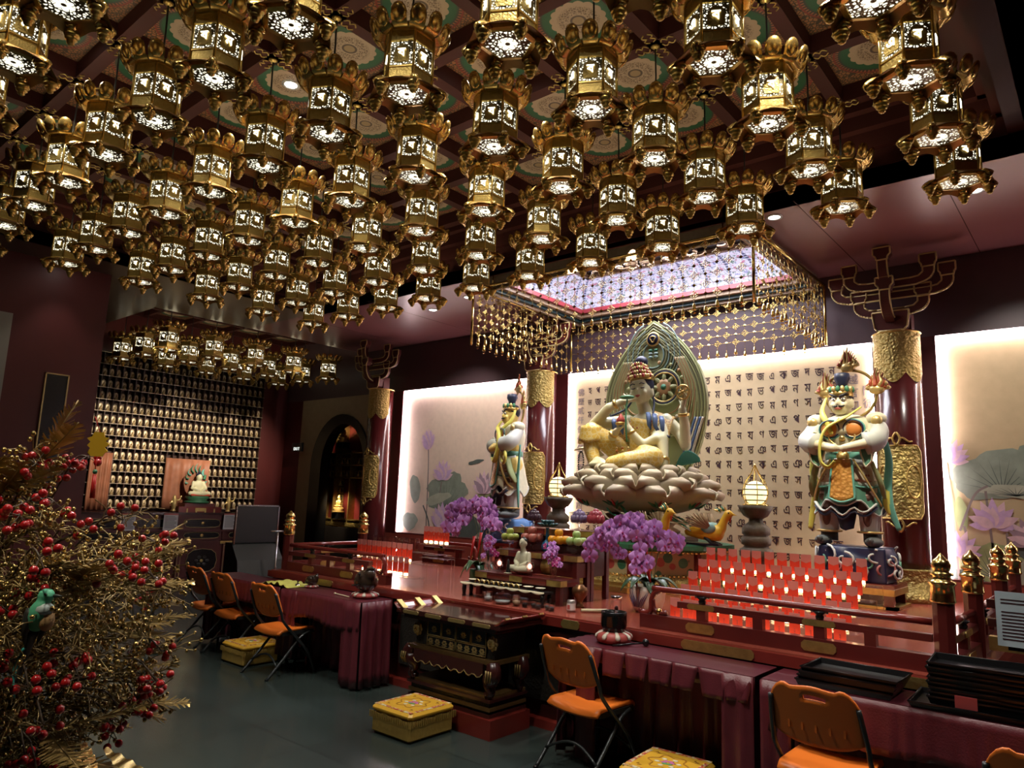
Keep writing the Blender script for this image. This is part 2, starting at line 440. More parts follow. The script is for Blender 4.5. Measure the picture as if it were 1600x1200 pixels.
def make_lantern(detail=True):
    """origin at the window centre height"""
    t=thing('hanging_lantern','x','lantern')
    mb=MB(); mb.tube([(0,0,.15),(.004,.003,.45),(0,0,.69)],.0065,'cord_black',6); mb.build('cord',t)
    b=MB()   # body frame
    for z0,z1,m in ((.082,.148,'lantern_band'),(-.155,-.082,'lantern_band')):
        hexring(b,LR,z0,LR,z1,m); hexring(b,LR-.012,z1,LR-.012,z0,m)
    for z,r in ((.150,LR+.012),(.084,LR+.005),(-.084,LR+.005),(-.157,LR+.008)):
        b.lathe([(r-.014,-.007),(r,-.004),(r,.004),(r-.014,.007)],'lantern_gold',(0,0,z),6,False,phase=rad(30),cap=False)
    for a in HA: b.cyl((LR*cos(a),LR*sin(a),-.16),(LR*cos(a),LR*sin(a),.152),.008,'lantern_gold',seg=6)
    b.lathe([(LR,.152),(.12,.160),(.11,.142)],'lantern_band',(0,0,0),6,False,phase=rad(30),cap=False)
    b.lathe([(.115,.150),(0,.150)],'lamp_glow',(0,0,0),12,cap=False)
    b.build('body',t)
    cr=MB()  # crown of round lobes, each a bulging upright petal leaning outwards
    n=12
    for k in range(n):
        a=2*PI*k/n; tip=k%2==7
        rr=LR+.035
        for (dz,dr,sr) in ((.205,.034,.036),):
            T=Matrix.Rotation(a,4,'Z')@Matrix.Translation((rr+dr,0,dz))@Matrix.Rotation(.45,4,'Y')
            cr.ell((0,0,0),(.022,.050,.058),'petal_gold',8,6,rot=T)
        T=Matrix.Rotation(a,4,'Z')
        cr.grid(lambda u,v:T@V((lerp(LR-.005,rr+.040,v**.8),(u-.5)*lerp(.08,.1,v),lerp(.145,.195,v)-.02*sin(v*PI))),2,4,'petal_gold')
    cr.lathe([(LR-.01,.148),(LR+.02,.153),(LR+.03,.173)],'lantern_band',(0,0,0),18,cap=False)
    cr.build('crown',t)
    sk=MB()  # scalloped skirt flaring out under the body
    def skirt(u,v):
        a=2*PI*u; c6=cos(6*(a-rad(30)))
        hexr=LR*cos(PI/6)/cos(((a-rad(0)+PI/6)%(PI/3))-PI/6)
        out=LR+.062+.016*c6
        return V((lerp(hexr,out,v**.7)*cos(a),lerp(hexr,out,v**.7)*sin(a),-.157-.045*v-.012*v*v*c6))
    sk.grid(skirt,48,5,'skirt_gold')
    sk.grid(lambda u,v:skirt(1-u,v)+V((0,0,-.005)) if v>.01 else skirt(1-u,v)+V((0,0,-.004)),48,5,'skirt_gold')
    sk.build('skirt',t)
    for a in HA:
        f=MB(); d=V((cos(a),sin(a),0))
        pts=spline([d*(LR+.0)+V((0,0,-.185)),d*(LR+.06)+V((0,0,-.20)),d*(LR+.080)+V((0,0,-.225)),d*(LR+.060)+V((0,0,-.240))],4)
        f.tube(pts,[.030]*4+[.026]*4+[.014]*4+[.010],'petal_gold',6)
        c0=d*(LR+.045); f.lathe([(.032,-.205),(.042,-.228),(.036,-.238),(.028,-.243),(.033,-.252),(.024,-.261),(.019,-.267),(.021,-.274),(.012,-.283),(0,-.285)],'lantern_gold',c0,8)
        f.build('foot',t)
    gl=MB(); r=LR*.86
    gl.add([(r*cos(a),r*sin(a),-.186) for a in HA],[[5,4,3,2,1,0]],'lace_base',False,[(.5+.5*cos(a),.5+.5*sin(a)) for a in HA])
    gl.lathe([(LR+.02,-.165),(LR+.01,-.185),(r+.012,-.188),(r,-.191),(r-.006,-.18)],'lantern_gold',(0,0,0),6,False,phase=rad(30),cap=False)
    gl.build('base_grille',t)
    chars='মপণউএব'
    for k in range(6):
        p=MB(); a=rad(60*k); d=V((cos(a),sin(a),0)); ap=LR*cos(PI/6)
        x=V((-sin(a),cos(a),0)); o=d*(ap-.006); hw=LR/2-.006
        p.add([o-x*hw-V((0,0,.082)),o+x*hw-V((0,0,.082)),o+x*hw+V((0,0,.082)),o-x*hw+V((0,0,.082))],[[0,1,2,3]],'lace_side',False,[(0,0),(.74,0),(.74,1),(0,1)])
        arch=[(-.040,-.056),(.040,-.056),(.048,-.036),(.044,.02),(.034,.044),(.014,.055),(0,.063),(-.014,.055),(-.034,.044),(-.044,.02),(-.048,-.036)]
        p.prism(arch,.004,'lantern_band',Matrix((x,V((0,0,1)),d)).transposed().to_4x4()@Matrix.Identity(4) if False else Matrix.Translation(o+d*.001)@Matrix((x,V((0,0,1)),d)).transposed().to_4x4())
        glyph(p,chars[k],Matrix.Translation(o+d*.008+V((0,0,.003)))@Matrix((x,V((0,0,1)),d)).transposed().to_4x4(),.078,'glyph_light')
        p.build('window_panel',t)
    return t
ORD=['first','second','third','fourth','fifth','sixth','seventh','eighth','ninth','tenth','eleventh','twelfth','thirteenth','fourteenth','fifteenth','sixteenth','seventeenth','eighteenth','nineteenth','twentieth']
ROWN=['nearest the altar','second from the altar','third from the altar','fourth from the altar','fifth from the altar','sixth from the altar','seventh from the altar']
def ordn(i):
    T=['','','twenty','thirty','forty','fifty','sixty','seventy']
    return ORD[i] if i<20 else (T[(i+1)//10]+'-'+ORD[(i+1)%10-1] if (i+1)%10 else T[(i+1)//10][:-1]+'ieth')
LANT=make_lantern(); LZ=4.232; first=True
for j in range(7):
    for i in range(11):
        if (j==3 and i<0) or (j==4 and i<1) or (j==5 and i<3) or (j==6 and (i<4 or i>6)): continue
        if j==3 and i==0: pass
        lab='gilt lantern, %s from the right in the row %s'%(ordn(i),ROWN[j])
        if first: o=LANT; first=False; o.location=(LX[i],LY[j],LZ); o['label']=lab; o['group']='gilt lanterns under the coffered ceiling'
        else: dup(LANT,(LX[i],LY[j],LZ),None,lab)
for i in range(3):
    for j in range(5):
        lab='%s gilt lantern from the altar corner in the alcove, %s'%(ORD[4-j],['front file','middle file','file by the wall'][i])
        dup(LANT,(-11.38-.8*i,4.95+.76*j-.03*i,3.99),None,lab,'lanterns in the alcove by the Buddha wall')
# ---------- lit wall panels ----------
mat('silk',(.80,.62,.50),.75,var=.10,vs=14)
mat('silk_gold',(.56,.43,.25),.7,var=.12,vs=10)
mat('ink',(.035,.008,.015),.6)
mat('leaf_grey',(.25,.29,.23),.7,var=.35,vs=9)
mat('leaf_dark',(.09,.11,.10),.7,var=.35,vs=9)
mat('leaf_green',(.33,.38,.17),.7,var=.3,vs=9)
mat('leaf_pale',(.42,.43,.33),.7,var=.25,vs=9)
mat('petal_lilac',(.66,.44,.70),.7,var=.25,vs=18)
mat('petal_pink',(.78,.54,.62),.7,var=.3,vs=16)
mat('petal_mauve',(.40,.27,.34),.7,var=.3,vs=16)
mat('stem_grey',(.22,.17,.16),.7)
YP=8.52
def P2(x,z,k=0): return (x,YP-.004-.0015*k,z)
def blob(mb,c,rx,rz,m,k=0,ph=0,wob=.08,n=40,lob=7,rot=0):
    pts=[]
    for i in range(n):
        a=2*PI*i/n; q=1+wob*sin(lob*a+ph)+wob*.6*sin((lob*2+1)*a+ph*2)
        dx=rx*q*cos(a); dz=rz*q*sin(a); pts.append(P2(c[0]+dx*cos(rot)-dz*sin(rot),c[1]+dx*sin(rot)+dz*cos(rot),k))
    mb.poly(pts,m)
def veins(mb,c,rx,rz,m,k,n=11,a0=.3,a1=2.9):
    for i in range(n):
        a=lerp(a0,a1,i/(n-1)); p=(c[0],c[1]-rz*.7); q=(c[0]+rx*.85*cos(a),c[1]-rz*.7+rz*1.5*sin(a))
        d=V((q[0]-p[0],0,q[1]-p[1])).normalized().cross(V((0,1,0)))*.005
        mb.poly([P2(p[0]-d.x,p[1]-d.z,k),P2(p[0]+d.x,p[1]+d.z,k),P2(q[0],q[1],k)],m)
def lpetal(mb,base,ang,L,Wd,m,k):
    pts=[]
    d=V((cos(ang),sin(ang))); n=V((-d.y,d.x))
    for i in range(13):
        t=i/12; pts.append(V(base)+d*L*t+n*Wd*sin(PI*t**.8)*(1 if t<1 else 0))
    for i in range(11,0,-1):
        t=i/12; pts.append(V(base)+d*L*t-n*Wd*sin(PI*t**.8))
    mb.poly([P2(p.x,p.y,k) for p in pts],m)
def lflower(parent,c,s,m1,m2,k,spread=1.1,n=9,tilt=PI/2,name='painted_lotus'):
    mb=MB()
    for i in range(n):
        u=(i-(n-1)/2)/((n-1)/2); lpetal(mb,c,tilt+u*spread*1.25,s*(1-.25*abs(u)),s*.17,m1 if i%2 else m2,k+i*.3)
    for i in range(5):
        u=(i-2)/2; lpetal(mb,(c[0],c[1]-s*.05),tilt+u*spread*.8,s*.72,s*.17,m2 if i%2 else m1,k+3+i*.3)
    mb.build(name,parent)
def pstem(mb,pts,w,m,k):
    pts=spline([V((p[0],0,p[1])) for p in pts],6)
    for a,b in zip(pts,pts[1:]):
        d=(b-a).normalized().cross(V((0,1,0)))*w
        mb.poly([P2(a.x-d.x,a.z-d.z,k),P2(a.x+d.x,a.z+d.z,k),P2(b.x+d.x,b.z+d.z,k),P2(b.x-d.x,b.z-d.z,k)],m)
def panel(name,label,cat,x0,x1,z0,z1,m,right=True):
    t=thing(name,label,cat,(0,0,0))
    MB().b2((x0-.02,YP,z0-.02),(x1+.02,YP+.06,z1+.02),m).build('backing',t)
    fr=MB()
    for a,b in (((x0,8.452,z0),(x0+.022,YP,z1)),((x1-.022,8.452,z0),(x1,YP,z1)),((x0,8.452,z0),(x1,YP,z0+.022))): fr.b2(a,b,'maroon')
    fr.build('frame',t)
    lm='led' if 'script' in name else 'led_bright'; led=MB(); led.b2((x0+.03,8.47,z1-.018),(x1-.03,8.505,z1-.004),lm); led.b2((x0+.023,8.47,z0+.03),(x0+.035,8.505,z1-.02),lm)
    if right: led.b2((x1-.035,8.47,z0+.03),(x1-.023,8.505,z1-.02),lm)
    led.build('light_strip',t); return t
pl=panel('lotus_painting','tall lit painting of grey lotus leaves behind the left guardian','painting',-9.73,-6.68,1.0,3.51,'silk')
b=MB(); blob(b,(-8.55,1.72),.46,.36,'leaf_grey',1,.5); veins(b,(-8.55,1.72),.46,.36,'leaf_dark',2); b.build('painted_leaf',pl)
b=MB(); blob(b,(-9.33,1.78),.13,.24,'leaf_grey',1,1,.05,30,3,.2); b.build('painted_leaf',pl)
b=MB(); blob(b,(-8.75,1.62),.30,.085,'leaf_pale',4,2,.09,30,3,.25); b.build('painted_leaf',pl)
b=MB(); blob(b,(-9.42,1.22),.19,.15,'leaf_grey',2,.3,.08,30,3); b.build('painted_leaf',pl)
b=MB(); blob(b,(-8.15,1.18),.34,.30,'leaf_dark',3,1.3,.1,36,4); b.build('painted_leaf',pl)
b=MB(); blob(b,(-7.92,2.23),.16,.035,'leaf_dark',2,.4,.15,24,2,.12); b.build('painted_leaf',pl)
b=MB(); blob(b,(-7.45,1.25),.35,.45,'leaf_grey',1,.9,.1,36,4); b.build('painted_leaf',pl)
b=MB(); blob(b,(-7.6,1.66),.26,.2,'leaf_green',1,.2,.12,36,4); b.build('painted_leaf',pl)
for pts_,w_,m_,k_ in (([(-9.05,2.5),(-9.02,2.1),(-9.0,1.0)],.012,'stem_grey',3),([(-8.68,1.9),(-8.75,1.4),(-8.7,1.0)],.012,'stem_grey',3),([(-9.1,1.5),(-8.95,1.25),(-8.9,1.0)],.014,'leaf_dark',5),([(-8.55,1.2),(-8.5,1.0)],.013,'stem_grey',5),([(-7.7,1.8),(-7.75,1.0)],.013,'stem_grey',3)):
    b=MB(); pstem(b,pts_,w_,m_,k_); b.build('painted_stem',pl)
lflower(pl,(-9.06,2.46),.36,'petal_lilac','petal_pink',4,.55); lflower(pl,(-8.66,1.95),.34,'petal_lilac','petal_pink',6,1.0)
lflower(pl,(-8.62,1.16),.42,'petal_pink','petal_lilac',9,.8); lflower(pl,(-7.72,1.74),.36,'petal_mauve','petal_pink',6,.9); lflower(pl,(-6.95,2.1),.34,'petal_lilac','petal_pink',5,.8)
pr=panel('lotus_painting','tall lit painting of pink lotuses on the wall right of the red column','painting',-1.37,1.9,1.0,3.51,'silk_gold')
for c,rx,rz,m,k,ph,wob,lob,rot in (((-.86,2.06),.44,.24,'leaf_grey',1,.4,.07,5,.15),((-.25,2.1),.5,.3,'leaf_grey',1,1.4,.07,5,-.2),((-1.22,1.67),.055,.17,'leaf_green',2,.2,.05,2,.1),
    ((-.98,1.2),.28,.19,'leaf_green',5,.8,.08,5,-.15),((-.75,1.12),.2,.12,'leaf_pale',6,2,.1,4,.2),((-1.1,1.05),.3,.10,'leaf_dark',3,.1,.1,5,0),((-.55,1.25),.35,.2,'leaf_dark',2,.7,.1,5,.2),((.3,1.4),.5,.4,'leaf_grey',2,.7,.1,5,.2),((-.75,1.9),.3,.06,'leaf_pale',3,.5,.1,4,-.05)):
    k=k+.13*int(20+10*c[0]); b=MB(); blob(b,c,rx,rz,m,k,ph,wob,40,lob,rot)
    if rx>.25: veins(b,c,rx,rz,'leaf_dark' if m!='leaf_dark' else 'leaf_grey',k+.5)
    b.build('painted_leaf',pr)
for pts in ([(-1.33,2.2),(-1.3,1.8),(-1.27,1.0)],[(-1.0,1.9),(-.98,1.5),(-.95,1.0)],[(-1.2,1.55),(-1.15,1.2),(-1.14,1.0)],[(-.85,1.5),(-.83,1.0)],[(-.7,1.5),(-.72,1.0)],[(-1.24,1.5),(-1.1,1.85),(-.98,1.95)]):
    b=MB(); pstem(b,pts,.011,'stem_grey',6.3); b.build('painted_stem',pr)
lflower(pr,(-1.30,2.2),.24,'petal_lilac','petal_pink',9,1.0,9,1.2); lflower(pr,(-.95,1.56),.28,'petal_pink','petal_lilac',11,1.25); lflower(pr,(-1.27,1.26),.26,'petal_lilac','petal_pink',11,1.2,9,1.2); lflower(pr,(-.66,1.42),.24,'petal_pink','petal_mauve',14,1.1,9,1.9); lflower(pr,(.2,2.2),.35,'petal_pink','petal_lilac',11,1.1)
# scripture panel
ps=panel('scripture_panel','wide lit panel of dark brush scripture columns behind the central statue','wall panel',-6.10,-1.94,.83,3.51,'silk_gold')
CH='মনতকপণএহরসযদবজঞখডিউভম'
RX=Matrix.Rotation(PI/2,4,'X')
rr=random.Random(3)
for i in range(25):
    x=-5.73+.1385*i
    if x>-2.36: break
    b=MB()
    for k in range(13):
        if k==12 and rr.random()<.5: break
        glyph(b,rr.choice('মনতকপণএহরসযদবজঞভড'),Matrix.Translation((x,YP-.001,3.24-.178*k+rr.uniform(-.01,.01)))@RX@Matrix.Diagonal((.85,1.2,1,1)),.118*rr.uniform(.9,1.1),'ink')
    b.build('lettering',ps)
def cn(s,x,z,size):
    b=MB()
    for k,ch in enumerate(s): glyph(b,ch,Matrix.Translation((x,YP-.001,z-size*1.18*k))@RX,size,'stem_grey')
    b.build('lettering',ps)
cn('佛歷貳仟伍佰伍拾年貳月初四上',-5.885,3.22,.115); cn('社越言如來',-2.19,3.26,.125); cn('門徒釋法',-2.03,2.98,.125)
# ---------- columns ----------
def column(x,label,top=3.5,bz=.812):
    t=thing('column',label,'column',(x,8.135,0))
    r=.215
    MB().lathe([(r,bz),(r,top)],'maroon_gloss',(0,0,0),28).build('shaft',t)
    b=MB()
    def capfn(u,v):
        a=lerp(-PI,0,u); low=3.06-.10*abs(sin(u*PI*3))
        return V(((r+.008)*cos(a),(r+.008)*sin(a),lerp(low,top,v)))
    b.grid(capfn,36,4,'relief_gold'); b.lathe([(r+.01,top-.02),(r+.018,top-.01),(r+.01,top)],'gold',(0,0,0),28,cap=False); b.build('gold_collar',t)
    m=MB(); z0,z1=1.60,2.32; zc=(z0+z1)/2
    def med(u,v):
        z=lerp(z0,z1,v); e=abs(v-.5)*2; half=1.02*(1-.18*max(0,(e-.72)/.28)**2)-.06*(.5-abs(e-.5))
        a=-PI/2+(u-.5)*2*half; rr=r+.012+.006*sin(u*22)*sin(v*26)
        return V((rr*cos(a),rr*sin(a),z))
    m.grid(med,30,26,'relief_gold')
    for s in (-1,1):
        for k in range(3):
            aa=-PI/2+s*(.28 if k<2 else .0)
        for (zz,sg) in ((z0,-1),(z1,1)):
            pts=[]
            for k in range(14):
                q=k/13; a=-PI/2+s*(.08+.55*q); pts.append(V(((r+.014)*cos(a),(r+.014)*sin(a),zz+sg*(.02+.05*sin(q*PI*1.5)*(1-q)+.02))))
            m.tube(pts,.010,'gold',5)
            pts=[V(((r+.014)*cos(-PI/2+s*.07*sin(PI*q)*2),(r+.014)*sin(-PI/2+s*.07*sin(PI*q)*2),zz+sg*.13*q)) for q in [k/9 for k in range(10)]]
            m.tube(pts,.012,'gold',5)
        ring=[V(((r+.016)*cos(-PI/2+s*.62+.30*cos(w)),(r+.016)*sin(-PI/2+s*.62+.30*cos(w)),zc+.16*sin(w))) for w in [2*PI*k/20 for k in range(20)]]
        m.tube(ring,.007,'gold',5,closed=True)
    edge=[V(med(u,v)) for u,v in [(0,k/12) for k in range(13)]+[(k/8,1) for k in range(1,8)]+[(1,1-k/12) for k in range(13)]+[(1-k/8,0) for k in range(1,8)]]
    m.tube(edge,.007,'gold',5,closed=True)
    m.build('gold_medallion',t)
    b=MB(); b.lathe([(.30,0),(.31,.04),(.28,.09),(.25,.13),(.235,.145),(.232,.29),(.24,.30),(.216,.31)],'relief_gold',(0,0,bz),32,mod=lambda a,z:1+.035*cos(a*18) if z<.12 else 1+.012*cos(a*36)); b.build('gold_base',t)
    k=thing('roof_bracket','tiered roof bracket with gilt edges topping '+label.split(',')[0],'bracket',(x,8.14,top))
    def outlined(mb,poly,h,T,hid=()):
        mb.prism(poly,h,'maroon',T)
        n=len(poly)
        for zz in (h,):
            for a in range(n):
                if a in hid: continue
                mb.cyl(T@V((*poly[a],zz)),T@V((*poly[(a+1)%n],zz)),.009,'gilt_line',seg=5)
    b=MB(); blk=[(-.15,.03),(-.12,0),(.12,0),(.15,.03),(.17,.16),(.17,.2),(-.17,.2),(-.17,.16)]
    TX=Matrix.Translation((0,-.16,0))@Matrix.Rotation(PI/2,4,'X')  # poly xy -> x,z ; extrude -> -y
    def arm(half,z,y,cupw=.075):
        pts=[]
        lo=spline([(half-.03,.17,0),(half-.035,.10,0),(half-.09,.035,0),(half-.2,.0,0)],4)
        right=[(half-.03-.0,.17)]+[(q.x,q.y) for q in lo[1:]]
        inner=[(half-.25,.075),(half-.17,.085),(half-.13,.12),(half-.13,.17)]
        poly=[(-p[0],p[1]) for p in right]+[(p[0],p[1]) for p in right[::-1]]+[(p[0],p[1]) for p in inner[::-1]]+[(-p[0],p[1]) for p in inner]
        T=Matrix.Translation((0,y,z))@Matrix.Rotation(PI/2,4,'X')
        a=MB(); outlined(a,poly,.05,T)
        for s in (-1,1):
            cx=s*(half-.08); cup=[(cx-.055,.17),(cx+.055,.17),(cx+.06,.20),(cx+cupw,.22),(cx+cupw,.30),(cx-cupw,.30),(cx-cupw,.22),(cx-.06,.20)]
            outlined(a,cup,.06,Matrix.Translation((0,y+.005,z))@Matrix.Rotation(PI/2,4,'X'))
        a.build('bracket_arm',k)
    outlined(b,blk,.1,Matrix.Translation((0,-.12,0))@Matrix.Rotation(PI/2,4,'X')); b.box((0,-.05,.1),(.34,.14,.2),'maroon'); b.build('cap_block',k)
    arm(.38,.16,-.13); arm(.60,.34,-.13); arm(.45,.44,-.20)
    fr=MB()  # arms reaching forward, stepping up
    for (y0,z0) in ((-.22,.12),(-.27,.42)):
        pts=spline([(0,y0,z0),(0,y0-.10,z0+.05),(0,y0-.16,z0+.16),(0,y0-.17,z0+.26)],5)
        for q0,q1 in zip(pts,pts[1:]): fr.box((q0+q1)/2,(.085,.07,(q1-q0).length+.015),'maroon',rot=(q1-q0).to_track_quat('Z','Y').to_matrix().to_4x4())
        for sx in (-.045,.045): fr.tube([q+V((sx,-.033,0)) for q in pts],.008,'gilt_line',5)
        ty=y0-.17; tz=z0+.26
        cup=[(-.05,0),(.05,0),(.055,.03),(.08,.06),(.08,.13),(-.08,.13),(-.08,.06),(-.055,.03)]
        outlined(fr,cup,.1,Matrix.Translation((0,ty+.06,tz))@Matrix.Rotation(PI/2,4,'X'))
    fr.build('bracket_arm',k)
g=G('maroon_gloss'); g.ob(); g.set(Base_Color=(.085,.012,.012),Roughness=.22,Coat_Weight=.3)
g=G('relief_gold'); x,y,z=g.ob()
h=g.vor(g.obv,34,'SMOOTH_F1'); h2=g.noi(g.obv,55)
g.set(Base_Color=g.mix(h2,(.30,.22,.07),(.50,.38,.13)),Metallic=.8,Roughness=.38); g.bump(g.math('ADD',h,h2),.9,.02)
column(-1.65,'the red column right of the right guardian, gold collar and medallion')
column(-6.32,'the red column between left guardian and scripture panel, gold medallion')
column(-9.93,'the dim red column beside the arched doorway, gold medallion',3.5,.002)
# ---------- arched doorway and inner shrine ----------
mat('niche_red',(.14,.012,.012),.5)
d=MB(); zc=2.05
def arch(x0,x1,zs,zt,n=18):
    xc=(x0+x1)/2;h=(x1-x0)/2
    return [(xc+h*cos(PI*k/n),zs+(zt-zs)*sin(PI*k/n)) for k in range(n+1)]
outer=arch(-12.32,-10.5,2.15,3.17); inner=arch(-11.98,-10.66,2.15,2.98)
def ringpanel(mb,o,i,y0,y1,m):  # o,i lists with matching lengths (right to left)
    n=len(o); vs=[(p[0],y0,p[1]) for p in o]+[(p[0],y0,p[1]) for p in i]+[(p[0],y1,p[1]) for p in o]+[(p[0],y1,p[1]) for p in i]
    fs=[]
    for k in range(n-1): fs+= [[k,n+k,n+k+1,k+1],[n+k,3*n+k,3*n+k+1,n+k+1],[k+1,2*n+k+1,2*n+k,k]]
    mb.add(vs,fs,m)
o2=[(-10.5,0)]+outer+[(-12.32,0)]; i2=[(-10.66,0)]+inner+[(-11.98,0)]
ringpanel(d,o2,i2,8.40,8.62,'black_lacquer'); struct('door_1',d,'black arched doorway surround')
bz=MB(); top=[(-10.43,0),(-10.43,3.51)]+[(lerp(-10.43,-12.8,k/16),3.51) for k in range(1,16)]+[(-12.8,3.51),(-12.8,0)]
o3=[(-10.5,0)]+[(-10.5,2.0)]+outer[1:-1]+[(-12.32,2.0)]+[(-12.32,0)]
top=[(-10.43,0),(-10.43,2.0)]+[(lerp(-10.43,-12.8,k/18),3.51) for k in range(1,18)]+[(-12.8,2.0),(-12.8,0)]
top=[(-10.43,0),(-10.43,3.51)]+[(lerp(-10.43,-12.8,k/18),3.51) for k in range(1,18)]+[(-12.8,3.51),(-12.8,0)]
ringpanel(bz,top,o3,8.44,8.75,'beige'); struct('trim_4',bz,'beige wall panel round the arched doorway')
w=MB(); w.b2((-13.4,9.15,0),(-10,9.2,3.7),'niche_red'); w.b2((-13.4,8.75,0),(-13.35,9.2,3.6),'dark'); w.b2((-10.3,8.75,0),(-10.25,9.2,3.6),'dark'); w.b2((-13.4,8.75,3.6),(-10,9.2,3.7),'dark'); struct('wall_shrine',w)
mat('small_gold',(.75,.55,.22),.35,.6)
mat('lit_gold',(.9,.6,.2),.35,.5)
def mini_buddha(mb,c,s,m,halo=None,face=0):
    """small seated figure with halo facing local -y (rot face)"""
    T=Matrix.Translation(c)@Matrix.Rotation(face,4,'Z')
    def E(p,r,mm,sg=8,rg=6): mb.ell((0,0,0),[q*s for q in r],mm,sg,rg,rot=T@Matrix.Translation([q*s for q in p]))
    E((0,0,.10),(.30,.22,.10),m); E((0,0,.36),(.17,.13,.24),m); E((0,-.02,.70),(.10,.10,.13),m); E((0,-.0,.84),(.05,.05,.05),m)
    for sx in (-1,1): E((sx*.19,-.03,.34),(.06,.08,.18),m,6,5); E((sx*.2,-.10,.12),(.16,.10,.075),m,6,5)
    E((0,-.15,.20),(.09,.06,.05),m,6,4)
    if halo: mb.lathe([(.36*s,0),(.36*s,.03*s),(0,.035*s)],halo,T@V((0,.15*s,.52*s)),14,axis=T.to_3x3()@V((0,1,0)))
sh=thing('shrine_shelf','dark carved shelf of tiny niche statues seen through the arched doorway','shrine',(-.62,-.38,0))
f=MB(); f.b2((-12.4,9.35,.1),(-10.5,9.5,.75),'niche_red'); f.b2((-12.4,9.3,.75),(-10.5,9.5,.82),'old_gold'); f.b2((-12.5,9.46,.8),(-10.4,9.5,3.4),'niche_red')
for z in (1.0,1.13,1.95,2.2,2.45): f.b2((-12.4,9.30,z),(-10.5,9.48,z+.02),'old_gold')
for z in (.9,1.05): f.box((-11.4,9.33,z),(1.7,.08,.07),'relief_gold')
for x in (-11.95,-11.6,-11.1,-10.7): f.b2((x,9.3,.8),(x+.025,9.48,2.5),'old_gold')
f.b2((-11.62,9.3,2.45),(-11.6,9.48,3.2),'old_gold'); f.b2((-11.42,9.3,2.45),(-11.4,9.48,3.2),'old_gold')
f.build('frame',sh)
cells=[(-11.87+.185*k,z) for k in range(7) for z in (1.97,2.22)]+[(-11.5,2.48+.17*k) for k in range(4)]+[(-11.5,1.17+.155*k) for k in range(5)]
for k,(x,z) in enumerate(cells):
    b=MB(); b.box((0,.02,.075),(.12,.02,.14),'old_gold'); mini_buddha(b,(0,-.02,.015),.12,'small_gold','black'); b.build('niche_figure',sh).location=(x,9.42,z)
for (x,z,lab) in ((-11.22,2.66,'gold seated statue lit in the top of the arched doorway'),(-11.22,1.27,'gold seated statue lit low in the arched doorway')):
    t=thing('golden_buddha',lab,'statue',(x-.62,8.80,z))
    b=MB(); mini_buddha(b,(0,0,.10),.28,'lit_gold'); b.build('figure',t)
    b=MB(); b.lathe([(.10,0),(.12,.03),(.07,.05),(.11,.09),(.09,.105)],'lit_gold',(0,0,0),14); b.build('lotus_seat',t)
    MB().b2((-.1,-.08,-.12),(.1,.09,0),'black').build('plinth',t)
    spot('shrine_spot',(x-.45,8.55,z+.55),(x-.62,8.8,z+.12),26,80,.6,(1,.80,.50))
t=thing('exit_sign','small dark EXIT sign beside the arched doorway','sign',(-12.66,8.30,2.54))
MB().box((0,0,0),(.34,.05,.17),'black').build('housing',t)
mat('exit_glow',(.6,.6,.6),.5,emit=(.85,.9,.85),es=.6)
b=MB(); 
for k,ch in enumerate('EXIT'): glyph(b,ch,Matrix.Translation((-.075+.052*k,-.027,-.035))@RX,.085,'exit_glow')
b.build('lettering',t); b=MB(); b.cyl((0,.02,.08),(0,.13,.1),.01,'black',seg=6); b.build('bracket',t)
# ---------- skylight, its painted frame and the hanging net ----------
mat('teal_paint',(.02,.06,.07),.4); mat('tan_paint',(.30,.20,.12),.5,var=.3,vs=20); mat('red_paint',(.30,.03,.04),.35)
b=MB(); di=.28; zt=4.70
def cove(p0,p1,q0,q1,L):
    def fn(u,v):
        a=V(p0).lerp(V(p1),u); c=V(q0).lerp(V(q1),u); w=sin(v*PI/2); h=1-cos(v*PI/2)
        return V((lerp(a.x,c.x,h),lerp(a.y,c.y,h),lerp(a.z,c.z,w)))
    n=10; o=[fn(i/12,j/n) for j in range(n+1) for i in range(13)]
    uv=[(i/12*L*3.2,j/n*2.2) for j in range(n+1) for i in range(13)]
    b.add(o,[[j*13+i,j*13+i+1,(j+1)*13+i+1,(j+1)*13+i] for j in range(n) for i in range(12)],'stained_glass',True,uv)
A=[(hx0,hy0,4.46),(hx1,hy0,4.46),(hx1,hy1,4.46),(hx0,hy1,4.46)]; B_=[(hx0+di,hy0+di,zt+.1),(hx1-di,hy0+di,zt+.1),(hx1-di,hy1-di,zt+.1),(hx0+di,hy1-di,zt+.1)]
A=[(p[0],p[1],4.34) for p in A]; B_=[(p[0],p[1],zt) for p in B_]
for k in range(4): cove(A[k],A[(k+1)%4],B_[k],B_[(k+1)%4],3 if k%2==0 else 1.7)
b.b2((hx0+di,hy0+di,zt+.02),(hx1-di,hy1-di,zt+.06),'black')
for (x0,y0,x1,y1) in ((hx0+di,hy0+di,hx1-di,hy0+di+.06),(hx0+di,hy1-di-.06,hx1-di,hy1-di),(hx0+di,hy0+di,hx0+di+.06,hy1-di),(hx1-di-.06,hy0+di,hx1-di,hy1-di)): b.b2((x0,y0,zt-.03),(x1,y1,zt+.02),'tan_paint')
r9=random.Random(4)
for k in range(46):
    c=V((r9.uniform(hx0+.5,hx1-.5),r9.uniform(hy0+.4,hy1-.4),zt-.0)); a0=r9.uniform(0,6)
    b.tube([c+V((.10*(1-q*.7)*cos(a0+q*5),.10*(1-q*.7)*sin(a0+q*5),-.02-.03*q)) for q in [i/8 for i in range(9)]],[.022*(1-.06*i) for i in range(9)],'tan_paint',5)
struct('window_1',b,'stained glass skylight coving with carved centre')
f=MB()
